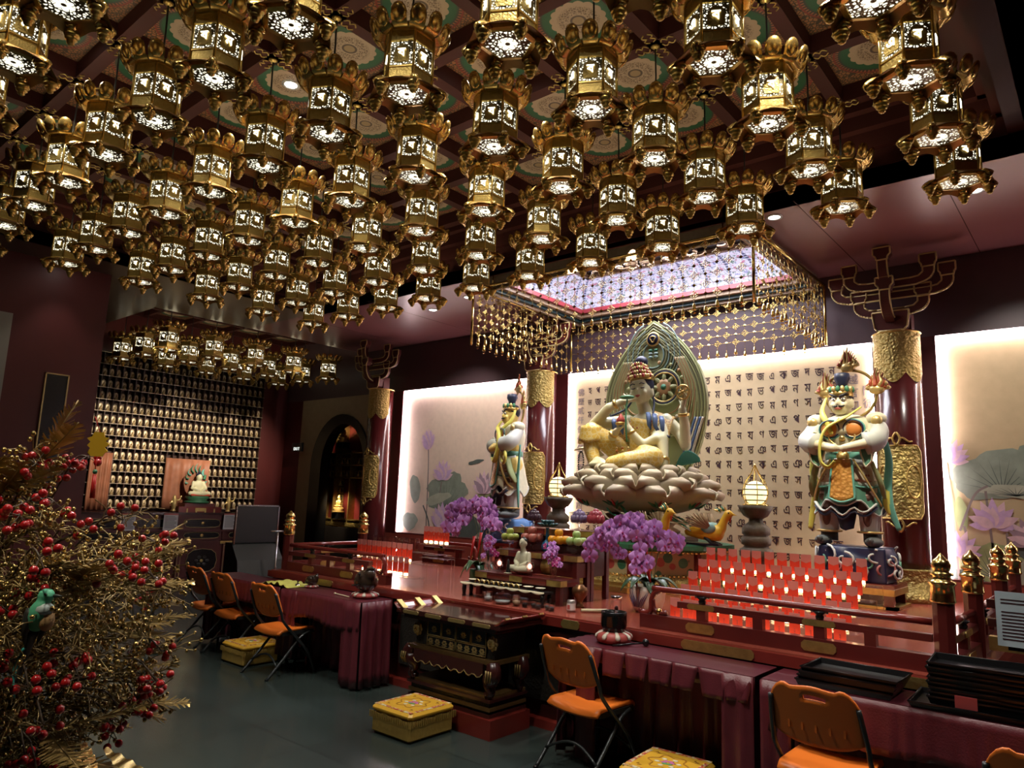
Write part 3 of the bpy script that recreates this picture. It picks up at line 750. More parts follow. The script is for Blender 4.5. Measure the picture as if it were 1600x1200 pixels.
for (o,i,z0,z1,m) in ((.02,-.03,4.29,4.345,'red_paint'),(.09,.015,4.24,4.34,'tan_paint'),(.14,.085,4.20,4.34,'teal_paint'),(.17,.13,4.165,4.34,'tan_paint')):
    x0,x1,y0,y1=hx0-o,hx1+o,hy0-o,hy1+o; d=o-i
    for lo,hi in (((x0,y0),(x1,y0+d)),((x0,y1-d),(x1,y1)),((x0,y0+d),(x0+d,y1-d)),((x1-d,y0+d),(x1,y1-d))): f.b2((lo[0],lo[1],z0),(hi[0],hi[1],z1),m)
struct('trim_5',f,'painted frame round the skylight')
nx0,nx1,ny0,ny1=-5.93,-2.40,6.20,8.31; nz0,nz1=3.50,4.21
net=thing('hanging_net','gilt net canopy with bells hanging below the stained glass skylight','net canopy',(0,0,0))
f=MB()
for (x,y) in ((nx0,ny0),(nx1,ny0),(nx1,ny1),(nx0,ny1)): f.cyl((x,y,nz0-.0),(x,y,nz1),.016,'brass',seg=8)
for (a,c) in (((nx0,ny0),(nx1,ny0)),((nx1,ny0),(nx1,ny1)),((nx1,ny1),(nx0,ny1)),((nx0,ny1),(nx0,ny0))): f.cyl((*a,nz1),(*c,nz1),.018,'brass',seg=8)
for (x,y) in ((nx0+.3,ny0+.02),(nx1-.3,ny0+.02),(nx1-.3,ny1),(nx0+.3,ny1)): f.cyl((x,y,nz1),(x,y,4.34),.008,'brass',seg=6)
f.build('rod_frame',net)
bell=None
def ornament(mb,c,ax,s,big):
    ax=V(ax); z=V((0,0,1)); nrm=ax.cross(z)
    if big:
        pts=[];n=16
        for i in range(n):
            a=2*PI*i/n; r=s*(1+.32*cos(4*a)); pts.append(c+ax*r*cos(a)*1.25+z*r*sin(a))
        mb.tube(pts,.0036,'brass',4,closed=True)
        for k in range(4):
            a=PI/2*k; e=c+ax*s*.55*cos(a)*1.2+z*s*.55*sin(a)
            mb.tube([e+ax*s*.26*cos(w)+z*s*.26*sin(w) for w in [2*PI*i/6 for i in range(6)]],.003,'brass',3,closed=True)
        mb.ell(c,(s*.2,s*.2,s*.2),'brass',5,4)
    else:
        q=.019
        mb.add([c+ax*q*1.2,c+z*q,c-ax*q*1.2,c-z*q,c+nrm*.006,c-nrm*.006],[[0,1,4],[1,2,4],[2,3,4],[3,0,4],[1,0,5],[2,1,5],[3,2,5],[0,3,5]],'brass')
sp=.1175
def side(p0,p1,bells):
    global bell
    p0,p1=V(p0),V(p1); d=p1-p0; L=d.length; d.normalize(); n=round(L/sp); mb=MB(); rows=6; hz=.098
    for i in range(1,n):
        c=p0+d*(L*i/n); mb.tube([c+V((0,0,nz1)),c+V((0,0,nz0+.07))],.0022,'brass',3,cap=False)
        for j in range(rows):
            z=nz1-.06-hz*j; ornament(mb,V((c.x,c.y,z)),d,.031,(i+j)%2==0)
    for j in range(rows):
        z=nz1-.06-hz*j; mb.tube([V((p0.x,p0.y,z)),V((p1.x,p1.y,z))],.002,'brass',3,cap=False)
    mb.build('net_panel',net)
    for i in range(1,n):
        c=p0+d*(L*i/n)
        if bell is None:
            bm=MB(); bm.lathe([(.003,.0),(.009,-.004),(.014,-.018),(.018,-.05),(.021,-.07),(.017,-.068),(.013,-.04),(0,-.015)],'brass',(0,0,0),10); bm.cyl((0,0,.03),(0,0,0),.003,'brass',seg=4); bm.cyl((0,0,-.04),(0,0,-.09),.002,'brass',seg=4)
            bm.add([(-.024,0,-.095),(0,.005,-.087),(.024,0,-.095),(0,-.005,-.106),(0,0,-.11)],[[0,1,3],[1,2,3],[0,3,4],[3,2,4],[1,0,4],[2,1,4]],'brass')
            bell=bm.build('bell',net)
        else:
            o=bell.copy(); COL.objects.link(o); o.parent=net
            bells.append(o); bell2=o
        (bells[-1] if bells else bell).location=(c.x,c.y,nz0+.06+(.02 if i%2 else -.02))
bl=[]
side((nx0,ny0,0),(nx1,ny0,0),bl); side((nx1,ny0,0),(nx1,ny1,0),bl); side((nx0,ny1,0),(nx0,ny0,0),bl); side((nx0,ny1,0),(nx1,ny1,0),bl)
HP=.81
mat('wood_red',(.105,.014,.012),.3,var=.2,vs=6,coat=.2)
mat('orange_dark',(.50,.11,.012),.5)
mat('table_gloss',(.06,.014,.012),.06,coat=.6)
mat('gold_line',(.16,.09,.03),.35,.4,var=.5,vs=10)
mat('satin',(.115,.018,.026),.38,var=.25,vs=14,bump=.15,bs=120)
mat('satin_top',(.085,.014,.022),.30,var=.35,vs=30)
mat('orange',(.80,.19,.022),.42)
mat('frame_grey',(.055,.060,.062),.35,.7)
mat('wood_dark',(.05,.012,.010),.25,coat=.3)
mat('carved_black',(.022,.020,.016),.4,var=.5,vs=40,bump=.6,bs=55)
mat('gold_paint',(.38,.27,.10),.4,.5,var=.3,vs=60)
def plate(mb,c,w,h,m='old_gold',ny=-1,th=.008):
    """hex-ended gilt plate on a face looking to -y"""
    q=h*.3; poly=[(-w/2+q,-h/2),(w/2-q,-h/2),(w/2,-h/2+q),(w/2,h/2-q),(w/2-q,h/2),(-w/2+q,h/2),(-w/2,h/2-q),(-w/2,-h/2+q)]
    mb.prism(poly,th,m,Matrix.Translation(c)@Matrix.Rotation(PI/2,4,'X'))
# ---------- raised platform ----------
pf=thing('altar_platform','raised red lacquered platform carrying the altar and the railings','platform',(0,0,0))
MB().b2((-7.12,4.47,.74),(-.62,8.44,HP),'platform_wood').build('deck',pf)
b=MB(); b.b2((-7.08,4.52,0),(-.66,8.42,.74),'wood_dark'); b.b2((-7.14,4.455,0),(-.6,4.52,.06),'red_lacquer'); b.build('base',pf)
b=MB(); b.b2((-7.14,4.44,.735),(-.60,4.50,.80),'red_lacquer'); b.b2((-7.10,4.48,.66),(-.64,4.52,.735),'wood_dark'); b.build('fascia',pf)
for x,w in ((-2.0,.48),(-3.12,.16),(-6.2,.44),(-.95,.3)):
    b=MB(); plate(b,(x,4.439,.768),w,.06); b.build('gilt_plate',pf)
for k in range(10):
    b=MB(); x=-6.7+.64*k; b.b2((x-.24,4.5,.18),(x+.24,4.525,.60),'carved_black'); b.build('carved_panel',pf)
# ---------- railings ----------
def post(parent,x,y,h=.50,r=.055,z=HP,rot=PI/8):
    b=MB(); b.lathe([(r,0),(r,h-.11)],'wood_red',(x,y,z),8,False,phase=rot); b.build('post',parent)
    b=MB(); hz=z+h-.13
    b.lathe([(r+.006,0),(r+.010,.01),(r+.006,.02),(r+.004,.09),(r+.014,.10),(r+.014,.112),(r-.004,.118),(r-.010,.14),(r+.002,.148),(r+.002,.158),(r-.016,.165),(r-.012,.175),(r-.004,.20),(r-.014,.225),(r-.034,.24),(.012,.252),(0,.265)],'brass',(x,y,hz),16); b.build('finial',parent)
def rail(parent,p0,p1,curl=None,bal=None,n=3):
    p0,p1=V(p0),V(p1); d=p1-p0; L=d.length; u=d.normalized(); nrm=V((u.y,-u.x,0)); ang=math.atan2(u.y,u.x)
    def at(t,z): return V((p0.x+u.x*t,p0.y+u.y*t,HP+z))
    b=MB(); b.box(at(L/2,.045),(L,.075,.09),'wood_red',ang)
    b.box(at(L/2,.178),(L-(.18 if curl else 0),.05,.04),'wood_red',ang) if not curl else b.box(at(L/2+(.14 if curl<0 else -.14),.178),(L-.28,.05,.04),'wood_red',ang)
    pts=[at(0,.262),at(L,.262)]
    if curl:
        e=[(0.02,.262),(-.05,.258),(-.10,.235),(-.125,.19),(-.128,.14),(-.14,.105),(-.175,.092),(-.21,.098),(-.215,.115)]
        pts=[at(L,.262)]+[at(q+.2,z) for q,z in e] if curl<0 else [at(0,.262)]+[at(L-.2-q,z) for q,z in e]
        b.tube(spline(pts,5),.021,'red_lacquer',8)
        q=e[5]; c0=at(.13,.11) if curl<0 else at(L-.13,.11)
        c1=[at(.08,.19),at(.09,.13),at(.14,.10),at(.19,.11)] if curl<0 else [at(L-.08,.19),at(L-.09,.13),at(L-.14,.10),at(L-.19,.11)]
        b.tube(spline(c1,4),.018,'wood_red',8); b.ell(c0,.024,'brass',8,6)
    else: b.tube(pts,.021,'red_lacquer',8)
    b.build('rail',parent)
    ts=[L*(k+1)/(n+1) for k in range(n)] if bal is None else bal
    for k,t in enumerate(ts):
        b=MB(); full=k%2==0
        b.box(at(t,.12 if full else .125),(.062,.052,.10),'wood_red',ang)
        if full:
            b.lathe([(.022,.198),(.026,.215),(.020,.225),(.040,.243),(.036,.246)],'black',at(t,0),10)
            b.tube([at(t-.05,.238),at(t-.025,.247),at(t,.242),at(t+.025,.247),at(t+.05,.238)],.009,'chrome',6)
        b.build('baluster',parent)
        for (z,w,h) in ((.045,.20,.06),(.178,.19,.035)) if full else ():
            c=at(t,z)+nrm*(.0385 if z<.1 else .026)
            bb=MB(); T=Matrix.Translation(c)@Matrix.Rotation(ang,4,'Z')@Matrix.Rotation(PI/2,4,'X')
            q=h*.3; poly=[(-w/2+q,-h/2),(w/2-q,-h/2),(w/2,-h/2+q),(w/2,h/2-q),(w/2-q,h/2),(-w/2+q,h/2),(-w/2,h/2-q),(-w/2,-h/2+q)]
            bb.prism(poly,.005,'old_gold',T); bb.build('gilt_plate',parent)
rr_=thing('altar_railing','dark red railing with brass finials in front of the right candle rack','railing',(0,0,0))
rail(rr_,(-2.62,4.60,0),(-.83,4.60,0),curl=-1,bal=[.45,.83,1.20,1.48])
for (x,y) in ((-.77,4.60),(-.73,5.34),(-.73,6.62),(-.73,7.55)): post(rr_,x,y)
rail(rr_,(-.75,4.66,0),(-.73,5.28,0),n=1); rail(rr_,(-.73,5.40,0),(-.73,6.56,0),n=3); rail(rr_,(-.73,6.68,0),(-.73,7.49,0),n=1)
rl=thing('altar_railing','dark red railing with brass finials before the left candle rack','railing',(0,0,0))
rail(rl,(-6.98,4.60,0),(-5.33,4.60,0),curl=1,bal=[.40,.72,1.05,1.32])
for (x,y) in ((-7.04,4.60),(-7.04,5.62)): post(rl,x,y)
rail(rl,(-7.04,4.66,0),(-7.04,5.56,0),n=1)
rb=thing('altar_railing','red railing end curling down behind the left orchid','railing',(0,0,0))
rail(rb,(-7.0,6.62,0),(-6.02,6.62,0),curl=1,bal=[.30,.62])
rs=thing('side_railing','dark railing running off right from the second brass post','railing',(0,0,0))
b=MB()
for z,w in ((1.02,.045),(1.13,.05)): b.b2((-.66,5.32,z-w/2),(.5,5.37,z+w/2),'wood_dark')
b.b2((-.66,5.31,.86),(.5,5.38,.94),'old_gold'); b.build('rail',rs)
for x in (-.45,.1):
    b=MB(); b.b2((x-.03,5.32,0),(x+.03,5.37,1.12),'wood_dark'); b.build('post',rs)
# ---------- centre altar table ----------
at_=thing('altar_table','black and gold carved altar table with glossy top, front centre of platform','table',(0,0,0))
ax0,ax1,ay0,ay1=-4.34,-3.46,3.99,4.40
MB().b2((ax0-.02,ay0-.03,0),(ax1+.02,ay1,.13),'red_lacquer').build('plinth',at_)
b=MB()
for k,(z0,z1,o,m) in enumerate(((.13,.155,.0,'wood_dark'),(.155,.175,-.02,'carved_black'),(.175,.20,.0,'gold_line'),(.20,.235,-.015,'carved_black'),(.235,.255,.01,'wood_dark'),(.255,.275,-.01,'gold_line'))): b.b2((ax0-o+.02,ay0-o,z0),(ax1+o-.02,ay1,z1),m)
b.build('base_moulding',at_)
for sx in (0,1):
    for sy in (0,1):
        x=ax1-.05 if sx else ax0+.05; y=ay1-.06 if sy else ay0+.03; s=1 if sx else -1
        b=MB(); pts=spline([(x-s*.02,y,.275),(x+s*.02,y-.01,.30),(x+s*.0,y-.005,.36),(x+s*.05,y-.025,.43),(x+s*.03,y-.01,.49)],5)
        b.tube(pts,[.030,.028,.028,.03,.032,.034,.036,.038,.042,.046,.05,.056,.06,.062,.06,.058,.056,.054,.052,.05,.05],'wood_dark',10)
        for q in (-1,0,1): b.tube([(x+s*.05+q*.022,y-.08,.46),(x+s*.055+q*.022,y-.085,.42),(x+s*.04+q*.018,y-.07,.38)],.006,'gold_paint',5)
        b.build('leg',at_)
b=MB(); poly=[(ax0+.08,.49)]+[(lerp(ax0+.08,ax1-.08,k/28),.415-.03*abs(sin(k*PI/3.5))*(1 if k%7 else .2)) for k in range(29)]+[(ax1-.08,.49)]
b.prism(poly,.02,'wood_dark',Matrix.Translation((0,ay0+.0,0))@Matrix.Rotation(PI/2,4,'X'))
b.tube([(p[0],ay0-.022,p[1]+.008) for p in poly[1:-1]],.004,'gold_paint',5); b.build('apron',at_)
b=MB(); b.b2((ax0+.03,ay0+.05,.49),(ax1-.03,ay1-.02,.71),'carved_black'); b.b2((ax0-.0,ay0-.005,.485),(ax1+.0,ay1,.515),'gold_line'); b.build('body',at_)
def dr(x0,x1,z0,z1,nf,name):
    b=MB(); y=ay0+.048; b.b2((x0,y-.012,z0),(x1,y,z1),'black')
    for (a,c) in (((x0,z0),(x1,z0)),((x1,z0),(x1,z1)),((x1,z1),(x0,z1)),((x0,z1),(x0,z0))): b.cyl((a[0],y-.013,a[1]),(c[0],y-.013,c[1]),.0035,'gold_paint',seg=5)
    for k in range(nf):
        cx=lerp(x0,x1,(k+.5)/nf); cz=(z0+z1)/2
        for a in range(6): b.ell((cx+.017*cos(a*PI/3),y-.013,cz+.013*sin(a*PI/3)),(.012,.003,.010),'gold_paint',6,4)
        b.tube([(cx-.03,y-.013,cz-.02),(cx,y-.013,cz-.026),(cx+.03,y-.013,cz-.015)],.003,'gold_paint',4)
    b.build(name,at_)
xs=[ax0+.16+(ax1-ax0-.26)*k/4 for k in range(5)]
for k in range(4): dr(xs[k]+.006,xs[k+1]-.006,.60,.70,1,'drawer')
dr(xs[0]+.006,xs[2]-.006,.525,.59,4,'drawer'); dr(xs[2]+.006,xs[4]-.006,.525,.59,4,'drawer')
for x in (ax0+.07,ax1-.03):
    b=MB()
    for L in range(2):
        for a in range(8):
            q=2*PI*a/8+L*.4; r=.036-.014*L
            T=Matrix.Translation((x+r*cos(q),ay0+.02-.016*L,.63+r*sin(q)))@Matrix.Rotation(-q,4,'Y'); b.ell((0,0,0),(.020,.010,.013),'gold_paint',6,4,rot=T.to_3x3().to_4x4() if False else Matrix.Rotation(-q,4,'Y')) if False else b.ell((x+r*cos(q),ay0+.02-.016*L,.63+r*sin(q)),(.018,.010,.018),'gold_paint',6,4)
    b.ell((x,ay0-.005,.63),.013,'brass',6,4); b.build('gilt_flower',at_)
b=MB(); b.b2((ax0-.10,ay0-.06,.745),(ax1+.10,ay1+.02,.775),'wood_dark'); b.b2((ax0-.04,ay0-.03,.71),(ax1+.04,ay1,.745),'wood_dark'); b.b2((ax0-.06,ay0-.05,.775),(ax1+.06,ay1+.02,.779),'table_gloss'); b.build('top',at_)
for k in range(4):
    b=MB(); plate(b,(lerp(ax0,ax1,.08+.28*k),ay0-.061,.76),.17,.026,'gold_paint'); b.build('gilt_plate',at_)
for s,x in ((-1,ax0-.11),(1,ax1+.11)):
    b=MB(); b.sheet(lambda u,v:V((x-s*.06+s*.08*v,lerp(ay0-.06,ay1+.02,u),.765+.05*v*v)),6,5,'red_lacquer',.012)
    for t in (.08,.5,.92): b.box((x-s*.02,lerp(ay0-.05,ay1,t),.80),(.10,.05,.012),'old_gold',rot=Matrix.Rotation(-s*.55,4,'Y'))
    b.build('everted_flange',at_)
# ---------- long tables under maroon cloths ----------
def long_table(x0,x1,lab,y0=4.10,y1=4.40,z=.715):
    t=thing('long_table',lab,'table',(0,0,0))
    MB().b2((x0+.03,y0+.04,z-.03),(x1-.03,y1-.02,z),'frame_grey').build('tabletop',t)
    for x in (x0+.12,x1-.12):
        for y in (y0+.09,y1-.06):
            b=MB(); b.cyl((x,y,0),(x,y,z-.03),.014,'frame_grey',seg=8); b.build('leg',t)
def cloth(x0,x1,lab,val,y0=4.075,y1=4.43,z=.722,left=None,right=None,pleat=.012,flaps=False,back=True,strips=()):
    """val(x)->drop of the front valance"""
    t=thing('tablecloth',lab,'tablecloth',(0,0,0))
    MB().b2((x0,y0,z),(x1,y1,z+.006),'satin_top').build('top',t)
    b=MB(); n=int((x1-x0)/.018)
    def fr(u,v):
        x=lerp(x0,x1,u); d=val(x); w=pleat*(.15+v)*(sin(x*38)+.5*sin(x*61+1))
        return V((x,y0-.004-abs(w)-.006*v,z+.004-d*v))
    if flaps:
        k=int((x1-x0)/.155)
        for i in range(k):
            a=x0+(x1-x0)*i/k; w_=(x1-x0)/k; rr=R.uniform(.80,1.0); tw=R.uniform(-.02,.02)
            b.sheet(lambda u,v:V((a+w_*(.5+(u-.5)*(1-.22*v))+tw*v,y0-.006-.018*v*abs(sin(u*PI*1.5+i))-.006*v,z+.004-val(a)*v*rr)),6,6,'satin',.003)
        b.sheet(lambda u,v:V((lerp(x0,x1,u),y0+.012,z+.004-val(x0)*.55*v)),12,2,'satin',.003)
    else: b.sheet(fr,n,6,'satin',.003)
    b.build('valance',t)
    def drape(a0,a1,yy,z0,z1,nm,amp=.022,fq=42):
        b=MB(); n=max(8,int((a1-a0)/.02))
        b.sheet(lambda u,v:V((lerp(a0,a1,u),yy-amp*(.3+.7*v)*(sin(lerp(a0,a1,u)*fq)+.4*sin(lerp(a0,a1,u)*fq*1.7+2)),lerp(z0,z1,v))),n,8,'satin',.003); b.build(nm,t)
    if back: drape(x0+.04,x1-.04,y1-.055,z-.04,.02,'inner_drape')
    for (a0,a1,zb) in strips: drape(a0,a1,y0-.015,z,zb,'front_drape',.016,55)
    for sx in (left,right):
        if sx is not None:
            b=MB(); x=x0 if sx==left and sx is not right else x1
            x=sx; s=1 if x>(x0+x1)/2 else -1
            b.sheet(lambda u,v:V((x+s*(.006+.020*(.3+.7*v)*(1+sin(u*22))),lerp(y0,y1-.02,u),z+.004-(z-.02)*v)) if s>0 else V((x-(.006+.020*(.3+.7*v)*(1+sin(u*22))),lerp(y1-.02,y0,u),z+.004-(z-.02)*v)),24,8,'satin',.003); b.build('side_drape',t)
T1,T2,T3,T4=(-6.26,-5.06),(-7.72,-6.30),(-2.93,-1.62),(-1.58,.40)
long_table(*T1,'long table under maroon cloth holding the wooden fish drum'); long_table(*T2,'leftmost long table with plain dark cloth behind three orange chairs'); long_table(*T3,'long table under ruffled maroon cloth holding the black singing bowl'); long_table(*T4,'long table at right under the stacks of black trays')
cloth(*T1,'maroon satin cloth on the table with the wooden fish drum',lambda x:.22+.03*(x-T1[0])+.02*sin(x*9),right=T1[1],strips=((-5.30,-5.06,.02),(-6.26,-6.0,.12)))
cloth(*T2,'plain maroon cloth on the leftmost long table',lambda x:.20,left=T2[0])
cloth(*T3,'maroon satin cloth with loose ruffle flaps under the black singing bowl',lambda x:.17,left=T3[0],flaps=True,strips=((-2.80,-2.66,.03),(-1.80,-1.62,.03)))
cloth(*T4,'maroon cloth on the right table below the black trays',lambda x:.24+.01*sin(x*11),strips=((-1.58,-1.42,.03),))
# ---------- orange folding chairs ----------
def chair(lab,loc,rz):
    t=thing('folding_chair',lab,'chair',loc,rz,'orange folding chairs')
    b=MB()
    def seat(u,v):
        x=(u-.5); w=.41-.03*v
        return V((x*w,lerp(-.17,.235,v),.395+.018*(2*x)**2+.012*v-.030*max(0,(.12-v)/.12)**2*1.0-.028*max(0,(v-.9)/.1)**2))
    b.sheet(seat,12,12,'orange',.022); b.box((0,.235,.385),(.06,.012,.02),'orange'); b.build('seat',t)
    b=MB()
    W=.425
    def bk(u,v):  # v 0 bottom..1 top
        x=(u-.5)*W; e=abs(2*(u-.5))
        zb=.515+.055*(e**3); ztop=.815-.012*(1-cos(4*PI*(u-.5)))*.5*(1 if e<.55 else 0)-.085*max(0,(e-.62)/.38)**2.2
        z=lerp(zb,ztop,v); y=-.135-.115*((z-.5)/.3)-.022*(1-e*e)
        return V((x,y,z))
    n=20;m=14; vs=[];fs=[]
    for sd in (0,1):
        for j in range(m+1):
            for i in range(n+1):
                p=bk(i/n,j/m); vs.append(p+V((0,.018*sd,0)))
    Wd=n+1;Q=Wd*(m+1)
    hole=lambda i,j:(n*.38<=i<n*.62) and j==int(m*.80)
    for j in range(m):
        for i in range(n):
            a=[j*Wd+i,j*Wd+i+1,(j+1)*Wd+i+1,(j+1)*Wd+i]
            if hole(i,j): 
                continue
            fs.append(a); fs.append([Q+k for k in a[::-1]])
            for (di,dj,p,q) in ((-1,0,3,0),(1,0,1,2),(0,-1,0,1),(0,1,2,3)):
                if hole(i+di,j+dj): fs.append([a[q],a[p],Q+a[p],Q+a[q]])
    per=[i for i in range(n)]+[j*Wd+n for j in range(m)]+[m*Wd+i for i in range(n,0,-1)]+[j*Wd for j in range(m,0,-1)]
    for k in range(len(per)):
        a,c=per[k],per[(k+1)%len(per)]; fs.append([c,a,Q+a,Q+c])
    b.add(vs,fs,'orange',True)
    for k in range(5):
        x=-.13+.065*k
        b.box((x,-.135-.115*((.62-.5)/.3)-.022*(1-(2*x/W)**2)-.0005,.62),(.010,.006,.055),'orange_dark')
    b.build('backrest',t)
    for s in (-1,1):
        b=MB(); x=s*.222
        b.tube(spline([(s*.205,-.235,.74),(x,-.165,.56),(x,-.12,.47),(x,.13,.21),(x,.235,.0)],5),.0125,'frame_grey',8); b.ell((x,.235,.008),(.016,.016,.008),'black',8,4); b.build('leg',t)
        b=MB(); x=s*.208
        b.tube(spline([(x,.16,.375),(x,.06,.33),(x,-.10,.16),(x,-.255,.0)],5),.0125,'frame_grey',8); b.ell((x,-.255,.008),(.016,.016,.008),'black',8,4); b.build('leg',t)
        b=MB(); b.b2((s*.200-.006,-.13,.362),(s*.200+.006,.20,.392),'frame_grey'); b.build('seat_rail',t)
    for (y,z) in ((-.165,.105),(.175,.14)):
        b=MB(); b.tube([(-.21+.42*k/10,y+.055*sin(PI*k/10)*(1 if y<0 else -1)*.5,z+.075*sin(PI*k/10)) for k in range(11)],.009,'frame_grey',6); b.build('stretcher',t)
    return t
CHAIRS=[('orange folding chair nearest the wooden fish table, yellow cushion beside it',(-6.06,3.97,0),0),('middle orange folding chair of the three on the left',(-7.06,4.10,0),0),('orange folding chair farthest left, beside the black notice board',(-7.72,4.16,0),-.03),
    ('orange folding chair facing the black singing bowl',(-2.68,4.03,0),-.12),('orange folding chair pushed up to the stacked black trays',(-1.2,3.98,0),0),('orange folding chair cut off by the lower right picture corner',(-.26,3.60,0),.05)]
ch=None
for lab,loc,rz in CHAIRS:
    if ch is None: ch=chair(lab,loc,rz)
    else: dup(ch,loc,rz,lab)
# ---------- kneeling cushions ----------
g=G('brocade'); x,y,z=g.ob()
vo=g.vor(g.obv,42); n1=g.noi(g.obv,30)
g.set(Base_Color=g.mix(g.step(vo,.35,.05),(.55,.40,.10),g.mix(g.step(n1,.5,.03),(.45,.05,.03),(.70,.62,.42))),Roughness=.5)
mat('yellow_silk',(.72,.40,.035),.42,var=.12,vs=30); mat('ochre_silk',(.42,.27,.06),.5,var=.25,vs=30,bump=.3,bs=30); mat('pink_silk',(.55,.16,.35),.5); mat('green_silk',(.12,.35,.12),.5); mat('white_silk',(.75,.70,.55),.5); mat('amber_silk',(.45,.20,.02),.5)
def cushion(lab,loc,rz,sx=.40,sy=.42,h=.19):
    t=thing('kneeling_cushion',lab,'cushion',loc,rz,'yellow kneeling cushions')
    b=MB(); b.box((0,0,.006+.13/2),(sx,sy,.13),'ochre_silk',bev=.015); b.build('base',t)
    b=MB(); b.box((0,0,h-.022),(sx+.012,sy+.012,.05),'yellow_silk',bev=.02)
    z=h+.0035
    for (a,c) in (((-sx/2,-sy/2),(sx/2,-sy/2+.05)),((-sx/2,sy/2-.05),(sx/2,sy/2)),((-sx/2,-sy/2+.05),(-sx/2+.05,sy/2-.05)),((sx/2-.05,-sy/2+.05),(sx/2,sy/2-.05))): b.b2((a[0]+.012,a[1]+.012,z-.003),(c[0]-.012 if c[0]<sx/2 else c[0]-.012,c[1]-.012,z),'brocade')
    b.build('top',t)
    e=MB(); 
    n=6
    e.tube([(.105*(1+.16*cos(n*a))*cos(a),.105*(1+.16*cos(n*a))*sin(a),z) for a in [2*PI*k/60 for k in range(60)]],.006,'amber_silk',5,closed=True,flat=.3)
    for k in range(6):
        a=2*PI*k/6+.2; e.ell((.062*cos(a),.062*sin(a),z),(.018,.014,.002),'white_silk',8,4)
        e.ell((.025*cos(a),.025*sin(a),z),(.020,.014,.002),'pink_silk' if k<4 else 'green_silk',8,4)
    for sx_ in (-1,1):
        for sy_ in (-1,1): e.tube([(sx_*.12+.02*sin(q*2),sy_*.125+.012*q-.02,z) for q in range(4)],.005,'amber_silk',4,flat=.3)
    e.build('embroidery',t)
    f=MB()
    for i in range(90):
        q=i/90*4; s_=int(q); w=q-s_
        p=[(lerp(-1,1,w),-1),(1,lerp(-1,1,w)),(lerp(1,-1,w),1),(-1,lerp(1,-1,w))][s_]
        x=p[0]*(sx/2+.008); y=p[1]*(sy/2+.008); f.box((x,y,h-.065),(.010 if s_%2==0 else .004,.004 if s_%2==0 else .010,.040+.008*sin(i*.9)),'ochre_silk')
    f.build('fringe',t); return t
c0=cushion('large yellow embroidered kneeling cushion in front of the altar table',(-3.965,3.72,0),0)
dup(c0,(-6.62,4.02,0),0,'small yellow kneeling cushion on the floor between the left orange chairs')
dup(c0,(-2.09,3.97,0),.05,'yellow and red kneeling cushion under the table with the black singing bowl')
# ---------- black trays ----------
def tray(lab,loc,rz,w,d,h=.03,group=None):
    t=thing('serving_tray',lab,'tray',loc,rz,group)
    b=MB(); b.b2((-w/2+.012,-d/2+.012,0),(w/2-.012,d/2-.012,.006),'black_lacquer')
    o=[(-w/2,-d/2),(w/2,-d/2),(w/2,d/2),(-w/2,d/2)]; i=[(-w/2+.012,-d/2+.012),(w/2-.012,-d/2+.012),(w/2-.012,d/2-.012),(-w/2+.012,d/2-.012)]
    vs=[(*p,h) for p in o]+[(p[0]*.97,p[1]*.97,h) for p in o]+[(*p,.006) for p in i]+[(*p,0) for p in i]
    fs=[]
    for k in range(4):
        j=(k+1)%4; fs+= [[k,j,4+j,4+k][::-1],[4+k,4+j,8+j,8+k][::-1],[12+k,12+j,j,k]]
    b.add(vs,fs,'black_lacquer'); b.build('body',t)
    b=MB(); b.tube([(*p,h) for p in o],.0045,'black_lacquer',6,closed=True); b.build('rim',t); return t
tz=.7285
low=tray('lowest black tray of the low stack left of the tall tray stack',(-1.17,4.25,tz),.02,.47,.31,.03,'black serving trays')
for k in range(1,4): dup(low,(-1.17+.012*k,4.25-.006*k+.01*(k%2),tz+.022*k),.02-.015*k,'%s black tray up from the table in the low tray stack'%ORD[k])
tl=tray('wide black tray lying at the bottom of the tall tray stack',(-.60,4.25,tz),.03,.52,.36,.028,'black serving trays')
tt=None
for k in range(8):
    lab='topmost black tray of the tall stack at right' if k==7 else '%s deep black tray up in the tall stack at right'%ORD[k]
    loc=(-.585+.006*(k%3),4.25+.004*(k%2),tz+.028+.0222*k)
    if tt is None: tt=tray(lab,loc,.06,.40,.31,.034,'black serving trays')
    else: dup(tt,loc,.06-.006*(k%3),lab)

mat('paper_tag',(.40,.07,.07),.5); b=MB(); b.box((-.04,-.159,.030),(.09,.004,.055),'paper_tag'); tg_=b.build('paper_tag',tt,'red paper tag')
# ---------- central six-armed seated figure ----------
mat('statue_skin',(.80,.76,.50),.42)
g=G('gilt_robe'); g.ob(); n1=g.noi(g.obv,16); v1=g.vor(g.obv,22,'DISTANCE_TO_EDGE')
g.set(Base_Color=g.mix(g.step(v1,.09,.03),(.75,.60,.28),g.mix(n1,(.62,.36,.04),(.80,.58,.14))),Roughness=.4)
g=G('brown_shawl'); g.ob(); v1=g.vor(g.obv,40,'DISTANCE_TO_EDGE')
g.set(Base_Color=g.mix(g.step(v1,.12,.04),(.70,.50,.18),(.42,.20,.05)),Roughness=.45)
mat('hair_blue',(.02,.025,.06),.45); mat('ribbon_blue',(.10,.16,.34),.5); mat('lip',(.45,.10,.08),.5); mat('eye_ink',(.02,.02,.03),.4)
mat('ivory_petal',(.66,.60,.44),.5,var=.1,vs=6); mat('petal_shade',(.47,.39,.28),.5); mat('motif_green',(.05,.20,.10),.5); mat('motif_red',(.45,.05,.05),.5)  # throne petals: outer faces darker, their shade painted into the colour
mat('halo_green',(.34,.37,.17),.5,var=.15,vs=6); mat('ridge_green',(.46,.48,.22),.45); mat('ridge_teal',(.25,.36,.32),.45); mat('ridge_orange',(.50,.29,.13),.45); mat('halo_dark',(.20,.20,.09),.6)
